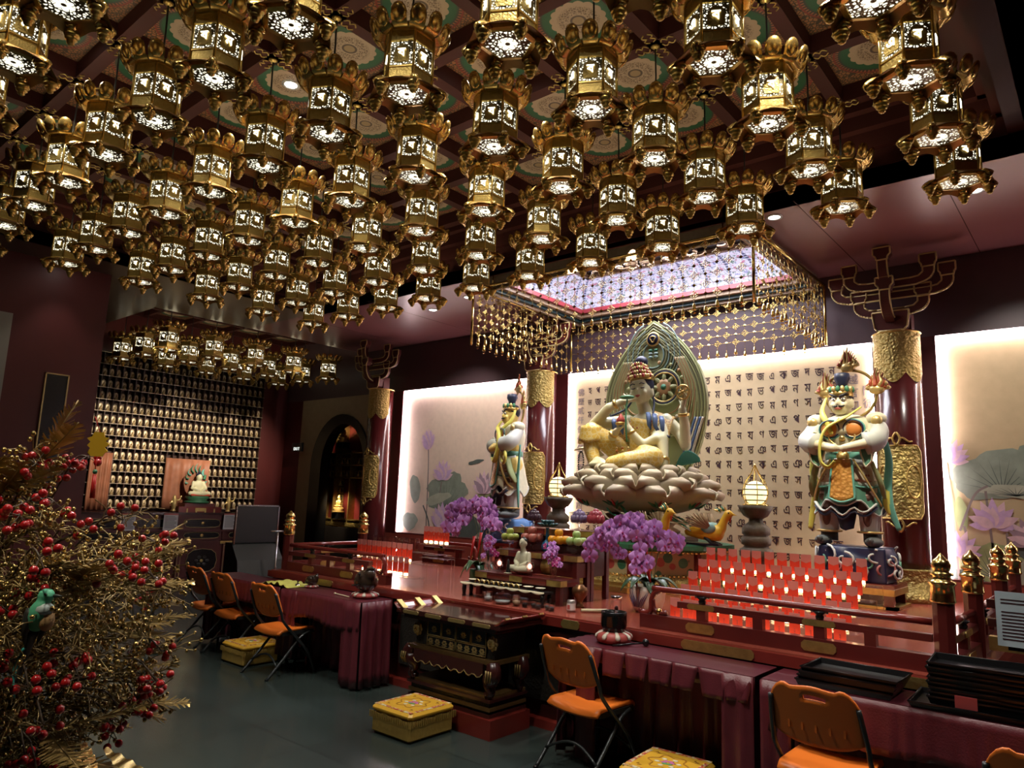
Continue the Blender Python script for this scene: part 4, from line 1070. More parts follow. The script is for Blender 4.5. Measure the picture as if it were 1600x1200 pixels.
mat('navy',(.015,.02,.07),.4); mat('orange_cloth',(.70,.25,.05),.5); mat('bronze',(.20,.10,.045),.3,.7); mat('teal',(.06,.32,.28),.45); mat('bead_dark',(.02,.02,.02),.3)
def hand(mb,w,d,up,s,m,curl=.5):
    """palm + 4 fingers + thumb, wrist w, direction d, palm normal up"""
    d=V(d).normalized(); up=V(up); up=(up-d*up.dot(d)).normalized(); x=d.cross(up); w=V(w)
    mb.ell(w+d*s*.45,(s*.28,s*.42,s*.16),m,8,6,rot=Matrix((x,d,up)).transposed().to_4x4())
    for k,(o,L) in enumerate(((-.21,.72),(-.07,.82),(.07,.78),(.2,.62))):
        b=w+d*s*.78+x*s*o; c1=b+d*s*L*.5+up*s*.06*curl*4*.5; c2=c1+d*s*L*.4*(1-curl)+up*s*L*.5*curl
        mb.tube([b-d*s*.2,b,c1,c2],[s*.075,s*.075,s*.068,s*.05],m,6)
    b=w+d*s*.3-x*s*.24; mb.tube([b,b-x*s*.22+d*s*.18+up*s*.05,b-x*s*.26+d*s*.42+up*s*.12],[s*.085,s*.08,s*.055],m,6)
OX,OY=-4.03,7.0
bo=thing('bodhisattva_statue','pale six-armed seated statue with jewelled crown and tall green mandorla','statue',(OX,OY,0))
mb=MB(); M_='statue_skin'
# head (tilted to the viewer's left), neck, torso
hc=V((.035,-.04,2.92)); HT=Matrix.Translation(hc)@Matrix.Rotation(rad(16),4,'Z')@Matrix.Rotation(rad(-7),4,'Y')@Matrix.Translation(-hc)
mb.T=HT
mb.ell(hc,(.120,.135,.165),M_,16,12); mb.ell(hc+V((-.012,-.05,-.075)),(.085,.085,.095),M_,12,8); mb.ell(hc+V((-.018,-.09,-.145)),(.038,.035,.03),M_)
mb.ell(hc+V((-.016,-.138,-.035)),(.017,.020,.042),M_,8,6)
for s in (-1,1): mb.ell(hc+V((s*.055-.012,-.105,-.055)),(.042,.03,.042),M_,8,6); mb.ell(hc+V((s*.122,.0,-.06)),(.016,.03,.075),M_,8,6)
mb.T=None
limb(mb,[hc+V((0,0,-.12)),(.07,.0,2.66)],[.07,.075],M_)
mb.ell((.09,.02,2.54),(.24,.13,.13),M_); mb.ell((.08,.0,2.42),(.19,.13,.18),M_); mb.ell((.05,.0,2.25),(.16,.13,.18),M_); mb.ell((.02,.02,2.10),(.24,.20,.13),M_)
SR,SL=V((-.15,.0,2.57)),V((.31,.02,2.57))
# right arm 1: elbow on raised knee, hand to cheek
limb(mb,[SR,(-.30,-.12,2.55),(-.44,-.26,2.52)],[.075,.07,.065],M_); limb(mb,[(-.44,-.26,2.52),(-.24,-.27,2.70),(-.10,-.20,2.77)],[.065,.055,.042],M_)
hand(mb,(-.12,-.21,2.76),(.95,.25,.12),(0,.3,1),.13,M_,.3)
# right arm 2: jewel before the chest
limb(mb,[SR+V((0,.02,-.05)),(-.29,-.10,2.36),(-.27,-.22,2.28)],[.07,.062,.055],M_); limb(mb,[(-.27,-.22,2.28),(-.17,-.30,2.38),(-.10,-.33,2.43)],[.055,.047,.038],M_)
hand(mb,(-.11,-.33,2.43),(.8,-.2,.3),(0,-.3,1),.12,M_,.4)
# right arm 3: reaching out with beads
limb(mb,[SR+V((-.03,.08,-.08)),(-.38,.02,2.34),(-.45,-.10,2.22)],[.07,.06,.055],M_); limb(mb,[(-.45,-.10,2.22),(-.53,-.15,2.24),(-.58,-.17,2.26)],[.055,.045,.038],M_)
hand(mb,(-.57,-.17,2.26),(-1,-.1,-.05),(0,-.2,-1),.14,M_,.3)
# left arm 1: raised with wheel
limb(mb,[SL,(.46,.05,2.42),(.56,-.02,2.28)],[.075,.068,.06],M_); limb(mb,[(.56,-.02,2.28),(.58,-.08,2.50),(.57,-.12,2.66)],[.06,.055,.042],M_)
hand(mb,(.57,-.12,2.66),(.35,-.2,.9),(-.3,-.9,.1),.14,M_,.5)
# left arm 2: straight down, pressing on the lotus
limb(mb,[SL+V((-.02,-.02,-.04)),(.36,-.15,2.34),(.42,-.24,2.06)],[.075,.065,.048],M_)
hand(mb,(.42,-.24,2.07),(.3,-.5,-.85),(.2,-.9,.2),.15,M_,.35)
# left arm 3: holding the lotus stalk
limb(mb,[SL+V((-.06,-.03,-.10)),(.30,-.20,2.34),(.20,-.28,2.27)],[.065,.058,.052],M_); limb(mb,[(.20,-.28,2.27),(.11,-.34,2.38),(.06,-.36,2.46)],[.052,.045,.036],M_)
hand(mb,(.06,-.36,2.45),(-.1,-.1,1),(-.7,-.5,0),.11,M_,.8)
# feet
limb(mb,[(-.32,-.40,2.09),(-.20,-.48,2.08)],[.065,.05],M_); mb.ell((-.22,-.48,2.06),(.14,.06,.04),M_); 
for k in range(5): mb.ell((-.08+.0*k,-.44-.022*k,2.055),(.03,.013,.016),M_,6,4)
body=meshobj('body',remesh(mb,.013,3),bo)
# face
f=MB(); f.T=HT
for s in (-1,1):
    c=hc+V((s*.048-.015,-.128,.0))
    f.tube([c+V((-.028,.010,-.002)),c+V((0,-.002,-.010)),c+V((.028,.012 if s>0 else .0,-.002))],.0062,'eye_ink',5)
    f.tube([c+V((-.034,.010,.034)),c+V((0,-.002,.050)),c+V((.034,.016,.036))],.0062,'eye_ink',5)
f.build('eyes',bo)
f=MB(); f.T=HT; f.ell(hc+V((-.020,-.137,-.088)),(.030,.014,.010),'lip',8,5); f.ell(hc+V((-.020,-.135,-.099)),(.018,.012,.008),'lip',8,5); f.build('mouth',bo)
h=MB(); h.T=HT; h.ell(hc+V((.01,.025,.045)),(.135,.135,.145),'hair_blue',14,8); h.ell(hc+V((.03,.03,.31)),(.075,.07,.075),'hair_blue',12,8); h.ell(hc+V((.03,.03,.23)),(.055,.055,.10),'hair_blue',10,6); h.T=None
for s,pts in ((-1,[(-.09,.02,2.86),(-.16,-.02,2.72),(-.24,-.08,2.66),(-.32,-.12,2.62)]),(1,[(.16,.0,2.86),(.19,-.03,2.74),(.22,-.10,2.62),(.30,-.14,2.45),(.44,-.14,2.36)])): h.tube(spline(pts,5),.013,'hair_blue',6)
h.build('hair',bo)
c=MB(); c.T=HT; c.lathe([(.132,.085),(.138,.10),(.136,.13),(.128,.135)],'gold',hc+V((.005,.0,0)),22,cap=False)
for k in range(15):
    a=PI+PI*k/14; hgt=.09+.10*sin(PI*k/14)
    p=hc+V((.005+.135*cos(a),.135*sin(a),.13)); 
    for q in range(4): c.ell(p+V((-.018*cos(a)*q*.6,-.018*sin(a)*q*.6,hgt*q/4)),(.020-.003*q,.020-.003*q,.024),'small_gold' if (k+q)%3 else 'motif_red',6,4)
c.lathe([(.06,.24),(.085,.25),(.07,.27)],'gold',hc+V((.03,.03,0)),14); c.build('crown',bo)
# trousers: raised right knee, folded left leg
mb=MB(); M_='gilt_robe'
limb(mb,[(-.10,-.05,2.14),(-.28,-.24,2.32),(-.42,-.34,2.44)],[.16,.125,.10],M_); limb(mb,[(-.42,-.34,2.44),(-.40,-.38,2.24),(-.34,-.40,2.10)],[.10,.085,.075],M_)
limb(mb,[(.10,-.08,2.12),(.24,-.30,2.14),(.34,-.34,2.13)],[.17,.14,.125],M_); limb(mb,[(.34,-.34,2.13),(.12,-.48,2.09),(-.05,-.50,2.07)],[.115,.10,.075],M_)
mb.ell((.0,.03,2.12),(.34,.26,.13),M_)
meshobj('trousers',remesh(mb,.015,3),bo)
kn=MB(); 
kn.sheet(lambda u,v:V((-.42+(.115+.03*v)*cos(PI+u*PI*1.25-.6)*1.0,-.34+(.11+.03*v)*sin(PI+u*PI*1.25-.6),2.49-.16*v-.04*abs(sin(u*PI*2.5))*v)),18,5,'gilt_robe',.008)
kn.build('knee_flap',bo)
# shawl on shoulders, sash, necklace, bracelets
s_=MB()
def shawl(x0,x1,flip):
    def fn(u,v):
        a=lerp(.15*PI,.95*PI,u); x=lerp(x0,x1,v); y=-.155*sin(a)*(1-.25*v)+.03; z=2.665-.10*v**1.6-.17*(1-sin(a))*0-.30*abs(.5-u)**1.5*.0-.22*v*sin(a)
        return V((x+.03*cos(a)*flip,y-.02,z))
    return fn
s_.sheet(shawl(.16,.42,1),14,8,'brown_shawl',.012) if False else s_.sheet(lambda u,v:V((lerp(.15,.40,u)+.02*v,.06-.20*v-.03*sin(u*PI),2.67-.08*u-.30*v*v-.03*abs(sin(u*PI*3))*v)),12,8,'brown_shawl',.012)
s_.sheet(lambda u,v:V((lerp(.06,-.30,u),.06-.20*v-.03*sin(u*PI),2.66-.10*u-.26*v*v-.03*abs(sin(u*PI*3))*v)),12,8,'brown_shawl',.012)
s_.build('shawl',bo)
s_=MB()
for (x,y,z) in ((.20,-.13,2.55),(.28,-.14,2.53),(.36,-.13,2.50),(-.13,-.15,2.50),(-.22,-.16,2.50)): s_.tube([(x-.04,y+.02,z+.09),(x-.01,y-.015,z+.04),(x,y-.025,z-.05),(x+.015,y-.02,z-.10)],[.026,.03,.022,.005],'ribbon_blue',6,flat=.5)
s_.build('blue_drape',bo)
s_=MB(); s_.sheet(lambda u,v:V((lerp(-.03,.20,u),-.145-.03*sin(u*PI)-.02*v,lerp(2.60,2.20,v)-.05*u)),8,8,'gilt_robe',.01); s_.build('chest_sash',bo)
s_=MB()
for k in range(13):
    a=PI*1.05+PI*.9*k/12; s_.ell((.07+.13*cos(a),-.10+.09*sin(a)*.9,2.56+.09*sin(a)),.014,'small_gold' if k%2 else 'motif_red',6,4)
for k in range(3):
    for q in range(6): s_.ell((-.12+.075*k+.02*sin(q),-.30-.02*sin(q*2),2.24-.03*q),(.018,.014,.018),'orange_cloth' if (q+k)%2 else 'small_gold',6,4)
s_.build('necklace',bo)
for (c_,r_,ax) in (((-.17,-.25,2.735),.052,(.7,.2,.3)),((.577,-.10,2.60),.054,(0,-.2,1)),((.41,-.22,2.12),.055,(.2,-.3,-1)),((-.54,-.16,2.25),.046,(1,0,0)),((-.15,-.315,2.40),.048,(.6,-.3,.5)),((.09,-.35,2.40),.046,(-.4,-.3,.8))):
    b=MB(); b.lathe([(r_*.9,-.018),(r_*1.1,-.014),(r_*1.12,.014),(r_*.9,.018)],'gold',c_,14,axis=ax); b.build('bracelet',bo)
w=MB(); wc=V((.605,-.17,2.83)); w.tube([wc+V((.075*cos(a),0,.075*sin(a))) for a in [2*PI*k/24 for k in range(24)]],.010,'gold',6,closed=True); w.ell(wc,(.022,.016,.022),'gold')
for k in range(8): w.cyl(wc,wc+V((.07*cos(k*PI/4),0,.07*sin(k*PI/4))),.006,'gold',seg=5)
w.build('dharma_wheel',bo)
w=MB(); w.lathe([(.035,0),(.05,.02),(.045,.05),(.02,.09),(0,.12)],'motif_red',(-.03,-.36,2.50),12); w.lathe([(.055,-.01),(.06,.01),(.045,.02)],'gold',(-.03,-.36,2.50),12); w.build('jewel',bo)
w=MB(); w.tube(spline([(.075,-.41,2.30),(.06,-.41,2.55),(.045,-.36,2.76)],5),.010,'motif_green',6); w.ell((.03,-.34,2.79),(.09,.06,.022),'motif_green',12,6)
for k in range(6): w.tube([(.03,-.34,2.79),(.03+.05*cos(k),-.34+.03*sin(k),2.83)],[.015,.004],'ivory_petal',5)
w.build('lotus_stalk',bo)
w=MB()
for k in range(28):
    a=2*PI*k/28; w.ell((-.66+.035*cos(a),-.19,2.10+.12*sin(a)),.011,'bead_dark',6,4)
w.build('prayer_beads',bo)
# mandorla
def outl(t):  # t 0..1 from bottom centre right side up to apex: returns half width,z
    P=[(.36,1.98),(.50,2.15),(.60,2.40),(.655,2.70),(.635,2.98),(.55,3.22),(.40,3.45),(.22,3.63),(0,3.79)]
    q=t*(len(P)-1); i=min(int(q),len(P)-2); u=q-i
    p0=V(P[max(i-1,0)]);p1=V(P[i]);p2=V(P[i+1]);p3=V(P[min(i+2,len(P)-1)])
    return .5*((2*p1)+(p2-p0)*u+(2*p0-5*p1+4*p2-p3)*u*u+(3*p1-p0-3*p2+p3)*u**3)
ring=[outl(k/24) for k in range(25)]
poly=[(p.x,p.y) for p in ring]+[(-p.x,p.y) for p in ring[-2::-1]]
MY=.30
b=MB(); b.prism(poly,.05,'halo_green',Matrix.Translation((0,MY+.05,0))@Matrix.Rotation(PI/2,4,'X')); md=b.build('mandorla',bo)
def curveset(cx,cz,sc,m,r,zlo=None,part='ridge'):
    b=MB(); pts=[(cx+p[0]*sc,MY-.006,cz+(p[1]-cz)*sc) for p in poly]
    if zlo: pts=[p for p in pts if p[2]>zlo]
    b.tube(pts,r,m,5); return b
for k in range(7):
    b=curveset(0,2.62,.97-.030*k,'ridge_green' if k%2==0 else 'halo_dark',.011); b.build('ridge',md)
for k in range(7):
    b=MB(); sc=.36-.036*k; b.tube([(sc*sin(a)*.95,MY-.010,3.36-sc*cos(a)*(1.0 if cos(a)>0 else 1.15)) for a in [-2.75+5.5*i/26 for i in range(27)]],.009,'ridge_teal' if k%2==0 else 'halo_dark',5); b.build('ridge',md)
for s in (-1,1):
    for k in range(8):
        b=MB(); b.tube(spline([(s*(.14+.012*k),MY-.010,2.66-.035*k),(s*(.30+.026*k),MY-.010,2.72-.03*k),(s*(.40+.020*k),MY-.010,2.93),(s*(.36+.016*k),MY-.01,3.14),(s*(.27+.017*k),MY-.01,3.32)],4),.009,'ridge_orange' if k%2==0 else 'ridge_green',5); b.build('ridge',md)
b=MB(); b.lathe([(.085,0),(.09,.01),(.085,.02),(.07,.022)],'small_gold',(0,MY-.004,3.56),20,axis=(0,-1,0),cap=False); b.lathe([(.078,.018),(0,.022)],'navy',(0,MY-.004,3.56),20,axis=(0,-1,0))
b.tube([(.03*cos(a)*(1+.4*sin(3*a)),MY-.03,3.56+.035*sin(a)) for a in [2*PI*k/18 for k in range(18)]],.007,'gold',5,closed=True); b.build('medallion',md)
b=MB()
for k in range(6): b.ell(((k%2*2-1)*.035,MY-.012,3.43-.04*(k//2)),(.03,.012,.018),'motif_green' if k<2 else 'ridge_teal',8,5)
for k in range(14):
    a=2*PI*k/14; b.ell((.33*cos(a)*1.1,MY-.012,2.98+.20*sin(a)+.1),(.026,.014,.026),'ridge_orange' if k%2 else 'ridge_green',6,4)
for s in (-1,1):
    for k in range(16): b.ell((s*(.50-.012*k+.03*sin(k*1.7)),MY-.012,2.15+.035*k),(.028,.014,.024),('ridge_green','ridge_teal','ivory_petal')[k%3],6,4)
b.build('carved_scrolls',md)
b=MB(); hc2=V((.15,MY-.03,2.98))
for r_,m in ((.205,'ridge_green'),(.185,'navy'),(.168,'small_gold')): b.tube([hc2+V((r_*cos(a),0,r_*sin(a))) for a in [2*PI*k/36 for k in range(36)]],.011,m,6,closed=True)
for k in range(8):
    a=PI/4*k; b.ell(hc2+V((.11*cos(a),0,.11*sin(a))),(.055,.012,.026),'ridge_green',8,5,rot=Matrix.Rotation(-a,4,'Y'))
b.lathe([(.09,0),(.095,.012),(.06,.016),(0,.02)],'ridge_orange',hc2+V((0,.005,0)),18,axis=(0,-1,0)); b.lathe([(.045,.016),(0,.024)],'motif_green',hc2+V((0,.005,0)),12,axis=(0,-1,0))
b.build('head_halo',bo)
b=MB()  # striped scarf end on the right edge and green leaf
for k in range(4): b.tube(spline([(.62-.03*k,MY-.02,2.62),(.56-.03*k,MY-.05,2.40),(.50-.035*k,MY-.08,2.16)],5),.014,'ribbon_blue' if k%2 else 'ivory_petal',6)
b.build('scarf',bo); b=MB(); b.sheet(lambda u,v:V((.44+.28*u,-.02-.10*sin(u*PI)*(v-.5),2.06+.13*sin(u*PI*.9)*v+.05*u)),10,6,'teal',.01); b.build('leaf_ornament',bo)
# lotus throne
def petal(parent,a,r0,r1,z0,z1,w,m='ivory_petal',k=0,lip=.06,up=1.3):
    T=Matrix.Rotation(a,4,'Z')
    def fn(u,v):
        x=(u-.5)*2; vv=v if v<.7 else .7+(v-.7)
        wd=w*(.34+.66*sin(PI*min(.06+v*.62,.5)))*(1 if v<.55 else math.sqrt(max(0.015,1-((v-.55)/.455)**2)))
        notch=max(0,1-abs(x)*2.6)*max(0,(v-.82)/.18)
        rr=lerp(r0,r1,v**.75)+lip*max(0,(v-.75)/.25)**2; z=lerp(z0,z1,v**up)-.03*max(0,(v-.86)/.14)**2-.05*notch
        return T@V((rr-.16*w*x*x*(.4+v)-.05*notch,x*wd*.5,z+.09*x*x*v*w))
    b=MB(); b.sheet(lambda u,v:fn(1-u,v),14,14,m,.014,True,'petal_shade')
    o=b.build('petal',parent)
    if k:
        q=MB()
        for i in range(5):
            s=(i-2)/2; nrm=T@V((.02,0,-.012)); p=fn(.5,.45)+nrm; e=fn(.5+s*.20,.70-.08*abs(s))+nrm
            q.tube([p,(p+e)/2+nrm*.3,e],[.012,.016,.003],'motif_green' if i!=2 else 'motif_red',6)
        q.build('painted_motif',o)
    return o
th=thing('lotus_throne','ivory lotus throne of broad painted petals under the six-armed statue','lotus throne',(OX,OY,0))
for k in range(9): petal(th,2*PI*k/9-.05,.26,.86,1.565,1.80,.64,k=1,lip=.08,up=1.5)
for k in range(9): petal(th,2*PI*k/9+.30,.32,.82,1.60,1.90,.58,lip=.06,up=1.4)
for k in range(9): petal(th,2*PI*k/9-.03,.44,.73,1.68,1.985,.46,lip=.03,up=1.1)
for k in range(9): petal(th,2*PI*k/9+.33,.44,.64,1.72,2.045,.42,lip=.02,up=1)
b=MB(); b.lathe([(.24,1.54),(.34,1.60),(.46,1.76),(.52,1.90),(.48,1.955),(0,1.96)],'ivory_petal',(0,0,0),32); b.build('seed_head',th)
b=MB(); b.lathe([(.42,1.355),(.44,1.38),(.36,1.42),(.40,1.47),(.42,1.52),(.33,1.555)],'bronze',(0,0,0),32); b.build('support',th)
# painted pedestal
g=G('painted_floral'); g.ob(); v1=g.vor(g.obv,9,'F1'); v2=g.vor(g.obv,9,'F1','Color'); n1=g.noi(g.obv,12)
sep=g.n('SeparateColor'); g.L.new(v2,sep.inputs[0])
flo=g.mix(g.step(sep.outputs[0],.5,.01),(.04,.17,.08),(.42,.07,.05))
g.set(Base_Color=g.mix(g.step(g.math('SUBTRACT',v1,g.math('MULTIPLY',n1,.12)),.38,.02),flo,(.52,.40,.20)),Roughness=.45)
pd=thing('painted_pedestal','octagonal painted pedestal with gold bead mouldings below the lotus throne','pedestal',(OX,OY+.05,0))
def octo(mb,prof,m): mb.lathe(prof,m,(0,0,0),8,False,phase=PI/8)
b=MB(); octo(b,[(1.06,.812),(1.06,.86),(1.0,.87),(1.0,.90)],'old_gold'); octo(b,[(.99,.90),(.97,.93),(.93,.96)],'relief_gold'); b.build('plinth',pd)
b=MB(); octo(b,[(.87,.96),(.87,1.20)],'painted_floral'); b.build('painted_body',pd)
b=MB(); octo(b,[(.93,1.20),(.97,1.22),(.97,1.26),(.9,1.275)],'motif_green'); octo(b,[(.60,1.275),(.60,1.33),(.5,1.352)],'wood_dark'); b.build('top_slab',pd)
for z,r,m in ((.965,.93,'brass'),(1.195,.93,'brass')):
    b=MB()
    for k in range(8):
        a0=PI/8+k*PI/4; a1=a0+PI/4
        for i in range(16):
            p=V((r*cos(a0),r*sin(a0),z)).lerp(V((r*cos(a1),r*sin(a1),z)),i/16); b.ell(p,(.020,.020,.018),m,5,4)
    b.build('bead_moulding',pd)
for k in range(8):
    a=PI/8+k*PI/4; b=MB(); b.box((.885*cos(a),.885*sin(a),1.08),(.05,.05,.24),'red_lacquer',rot=a); b.build('corner_post',pd)
# ---------- phoenix figures on the pedestal ----------
mat('feather_brown',(.28,.17,.09),.5,var=.5,vs=40); mat('feather_yellow',(.75,.45,.03),.45); mat('feather_green',(.05,.28,.16),.45,var=.4,vs=20); mat('red_comb',(.55,.06,.03),.5)
mat('feather_tan',(.42,.30,.17),.5); mat('aqua_f',(.25,.45,.42),.5)
def phoenix(lab,loc,rz,s=1):
    t=thing('phoenix_figure',lab,'figurine',loc,rz)
    mb=MB(); limb(mb,[(-.16,0,.12),(0,0,.13),(.12,0,.12),(.17,0,.17),(.20,0,.25),(.24,0,.31)],[.04,.085,.08,.05,.038,.042],'feather_yellow'); mb.tube([(.27,0,.31),(.33,0,.295)],[.02,.004],'feather_yellow',6)
    meshobj('body',remesh(mb,.012,2),t)
    b=MB()
    for k in range(5): b.tube([(.22-.02*k,0,.34),(.20-.03*k,(k-2)*.012,.40-.012*k)],[.014,.003],'feather_green' if k%2 else 'small_gold',5)
    b.tube([(.26,.0,.28),(.255,0,.23)],[.014,.004],'red_comb',6); b.ell((.25,-.036,.32),.008,'black',6,4); b.build('crest',t)
    for sd in (-1,1):
        b=MB()
        for q in range(9):
            an=lerp(2.9,1.75,q/8); L=.30-.10*(q/8); c0=V((.07,sd*.075,.16)); d=V((cos(an),sd*.22,sin(an)*.75))
            b.tube([c0,c0+d*L*.5+V((0,sd*.02,0)),c0+d*L],[.024,.030,.012],'feather_brown' if q%2 else 'feather_tan',6,flat=.35)
        b.ell((.06,sd*.075,.17),(.075,.03,.055),'aqua_f',10,6); b.build('wing',t)
    b=MB()
    for k in range(7): b.tube(spline([(-.12,(k-3)*.02,.13),(-.25,(k-3)*.04,.20+.02*(k%3)),(-.42,(k-3)*.055,.22+.045*(k%4)),(-.50,(k-3)*.06,.30+.03*(k%3))],4),[.02]*4+[.022]*4+[.016]*4+[.006],'feather_green' if k%2 else 'ivory_petal',6,flat=.4)
    b.build('tail',t); b=MB(); 
    for sd in (-1,1): b.tube([(.02,sd*.05,.08),(.08,sd*.05,.03),(.15,sd*.05,.014)],[.02,.016,.012],'frame_grey',6)
    b.box((-.02,0,.010),(.36,.14,.02),'black'); b.build('feet',t); return t
phoenix('yellow phoenix figure with brown wings perched right on the painted pedestal',(-3.16,6.75,1.275),.15)
phoenix('brown winged phoenix figure half hidden behind the right orchid on the pedestal',(-3.50,6.30,1.275),-.25)
# ---------- guardians, their bases, globe lamps ----------
mat('armor_cream',(.70,.66,.48),.45,var=.15,vs=20); mat('face_gold',(.80,.58,.16),.4); mat('robe_green',(.10,.26,.18),.5,var=.3,vs=9); mat('ribbon_gold',(.62,.55,.10),.42); mat('grey_white',(.55,.56,.52),.5); mat('legging',(.16,.08,.06),.5); mat('boot',(.10,.11,.11),.45); mat('flame_red',(.50,.10,.04),.5); mat('aqua',(.14,.42,.34),.5)
g=G('diamond_cloth'); g.ob(); v1=g.vor(g.obv,26,'F1'); g.set(Base_Color=g.mix(g.step(v1,.30,.03),(.40,.12,.08),(.62,.52,.40)),Roughness=.5)
g=G('scale_orange'); g.ob(); v1=g.vor(g.obv,34,'F1'); g.set(Base_Color=g.mix(v1,(.80,.42,.10),(.50,.20,.03)),Roughness=.45); g.bump(v1,.6)
def flame(mb,c,s,m1,m2,n=9,seed=0):
    r=random.Random(seed)
    for k in range(n):
        a=lerp(-1.15,1.15,k/(n-1)); L=s*(1.25-.55*abs(a))*r.uniform(.8,1.1)
        p=[V(c)+V((sin(a)*s*.35,r.uniform(-.02,.02),cos(a)*s*.15)),V(c)+V((sin(a)*s*.62+.04*s,r.uniform(-.02,.02),cos(a)*L*.45)),V(c)+V((sin(a)*s*.45,0,cos(a)*L*.8)),V(c)+V((sin(a)*s*.55+.06*s,0,cos(a)*L+.1*s))]
        mb.tube(spline(p,3),[s*.13,s*.13,s*.12,s*.11,s*.10,s*.08,s*.06,s*.045,s*.03,.004],m1 if k%2 else m2,6)
    mb.ell(c,(s*.42,s*.22,s*.30),m2,10,6)
mat('face_white',(.74,.66,.46),.42)
def guardian(lab,loc,rz,fl,robe,slv,seed,mirror=1,skirt='robe_green',face='face_gold',arm='grey_white'):
    t=thing('guardian_statue',lab,'statue',loc,rz); X=lambda x:x*mirror
    mb=MB(); m=face; hc=V((X(-.03),-.03,1.36))
    mb.ell(hc,(.098,.105,.125),m,14,10); mb.ell(hc+V((0,-.06,-.065)),(.075,.06,.06),m); mb.ell(hc+V((0,-.108,-.01)),(.022,.025,.03),m)
    for s in (-1,1): mb.ell(hc+V((s*.045,-.085,-.03)),(.036,.03,.03),m); mb.ell(hc+V((s*.10,.0,-.01)),(.02,.03,.05),m); mb.ell(hc+V((s*.04,-.09,.045)),(.035,.02,.018),m)
    limb(mb,[hc,(X(-.02),0,1.20)],[.06,.07],m)
    for s in (-1,1): 
        e=(X(s*.30-.02),-.13,.97); limb(mb,[(X(s*.24),0,1.16),e],[.07,.055],m); limb(mb,[e,(X(s*.05),-.27,.90)],[.055,.04],m); hand(mb,(X(s*.08),-.265,.90),(X(-s)*1,-.1,.0),(0,-1,0),.10,m,.6)
    for s in (-1,1): limb(mb,[(X(s*.14),0,.70),(X(s*.17),-.05,.44)],[.12,.09],m); limb(mb,[(X(s*.17),-.05,.44),(X(s*.19),.0,.08)],[.085,.055],m)
    mb.ell((0,0,1.0),(.23,.15,.26),m); mb.ell((0,0,.76),(.21,.15,.14),m)
    meshobj('body',remesh(mb,.013,2),t)
    f=MB()
    for s in (-1,1):
        c=hc+V((s*.042,-.100,.022)); f.ell(c,(.022,.014,.014),'white',8,5); f.ell(c+V((0,-.010,0)),(.009,.008,.009),'eye_ink',6,4)
        f.tube([hc+V((s*.012,-.112,.045)),hc+V((s*.045,-.110,.062)),hc+V((s*.085,-.085,.085))],[.010,.012,.005],'eye_ink',6)
        f.tube([hc+V((s*.005,-.125,-.042)),hc+V((s*.035,-.118,-.048)),hc+V((s*.065,-.095,-.035))],[.008,.009,.003],'eye_ink',5)
    f.ell(hc+V((0,-.118,-.068)),(.032,.012,.010),'lip',8,5); f.build('face_features',t)
    h=MB(); h.ell(hc+V((0,.03,.05)),(.108,.10,.105),'hair_blue',12,8); h.lathe([(.045,.13),(.05,.19),(.075,.24),(.07,.29),(.03,.30)],'hair_blue',hc+V((X(.01),.01,0)),12); h.build('hair',t)
    c=MB(); c.lathe([(.108,.055),(.115,.07),(.112,.10),(.10,.11)],'gold',hc,18,cap=False)
    for k in range(9): a=PI+PI*k/8; c.ell(hc+V((.105*cos(a),.105*sin(a),.125)),(.022,.022,.034),'small_gold' if k%2 else 'motif_green',6,5)
    c.build('crown',t)
    # ring with three flames behind the head
    r=MB(); rc=hc+V((X(.06),.12,.10)); r.tube([rc+V((.235*cos(a),0,.235*sin(a))) for a in [2*PI*k/32 for k in range(32)]],.014,'old_gold',6,closed=True)
    r.cyl(rc+V((0,0,-.235)),(0,.1,1.05),.014,'old_gold',seg=6); ro=r.build('flame_ring',t)
    for k,(dx,dz,s) in enumerate(((-.02,.265,.17),(-.235,.02,.165),(.24,.03,.175))): b=MB(); flame(b,rc+V((X(dx),-.015,dz)),s,'flame_red','small_gold',13,seed+k); b.build('flame',ro)
    # armour
    a=MB(); a.lathe([(.17,.83),(.20,.90),(.235,1.0),(.25,1.10),(.22,1.19),(.12,1.235),(.09,1.24)],'armor_cream',(0,0,0),24,mod=lambda q,z:1 if abs(cos(q))>.999 else (1/ math.sqrt(cos(q)**2+(sin(q)/.72)**2)),cap=False)
    for s in (-1,1):
        a.ell((X(s*.10),-.155,1.09),(.085,.035,.075),'orange_cloth',12,6)
        for q in (.09,.105): a.tube([(X(s*.10)+q*cos(w),-.165+.0*q,1.09+q*.85*sin(w)) for w in [2*PI*k/20 for k in range(20)]],.008,'small_gold' if q<.1 else slv,5,closed=True)
    a.ell((0,-.165,1.0),(.03,.02,.03),'gold'); a.build('breastplate',t)
    k_=MB(); k_.sheet(lambda u,v:V((lerp(-.26,.26,u),-.19*sin(PI*u)+.02,1.235-.06*sin(PI*u)-.13*v-.03*abs(u-.5))),16,4,'armor_cream',.014); k_.build('collar',t)
    be=MB(); be.lathe([(.19,.80),(.205,.815),(.205,.86),(.19,.875)],slv,(0,0,0),24,mod=lambda q,z:1/ math.sqrt(cos(q)**2+(sin(q)/.75)**2),cap=False); be.ell((0,-.16,.83),(.06,.03,.055),'gold'); be.ell((0,-.175,.83),(.035,.03,.035),'small_gold'); be.build('belt',t)
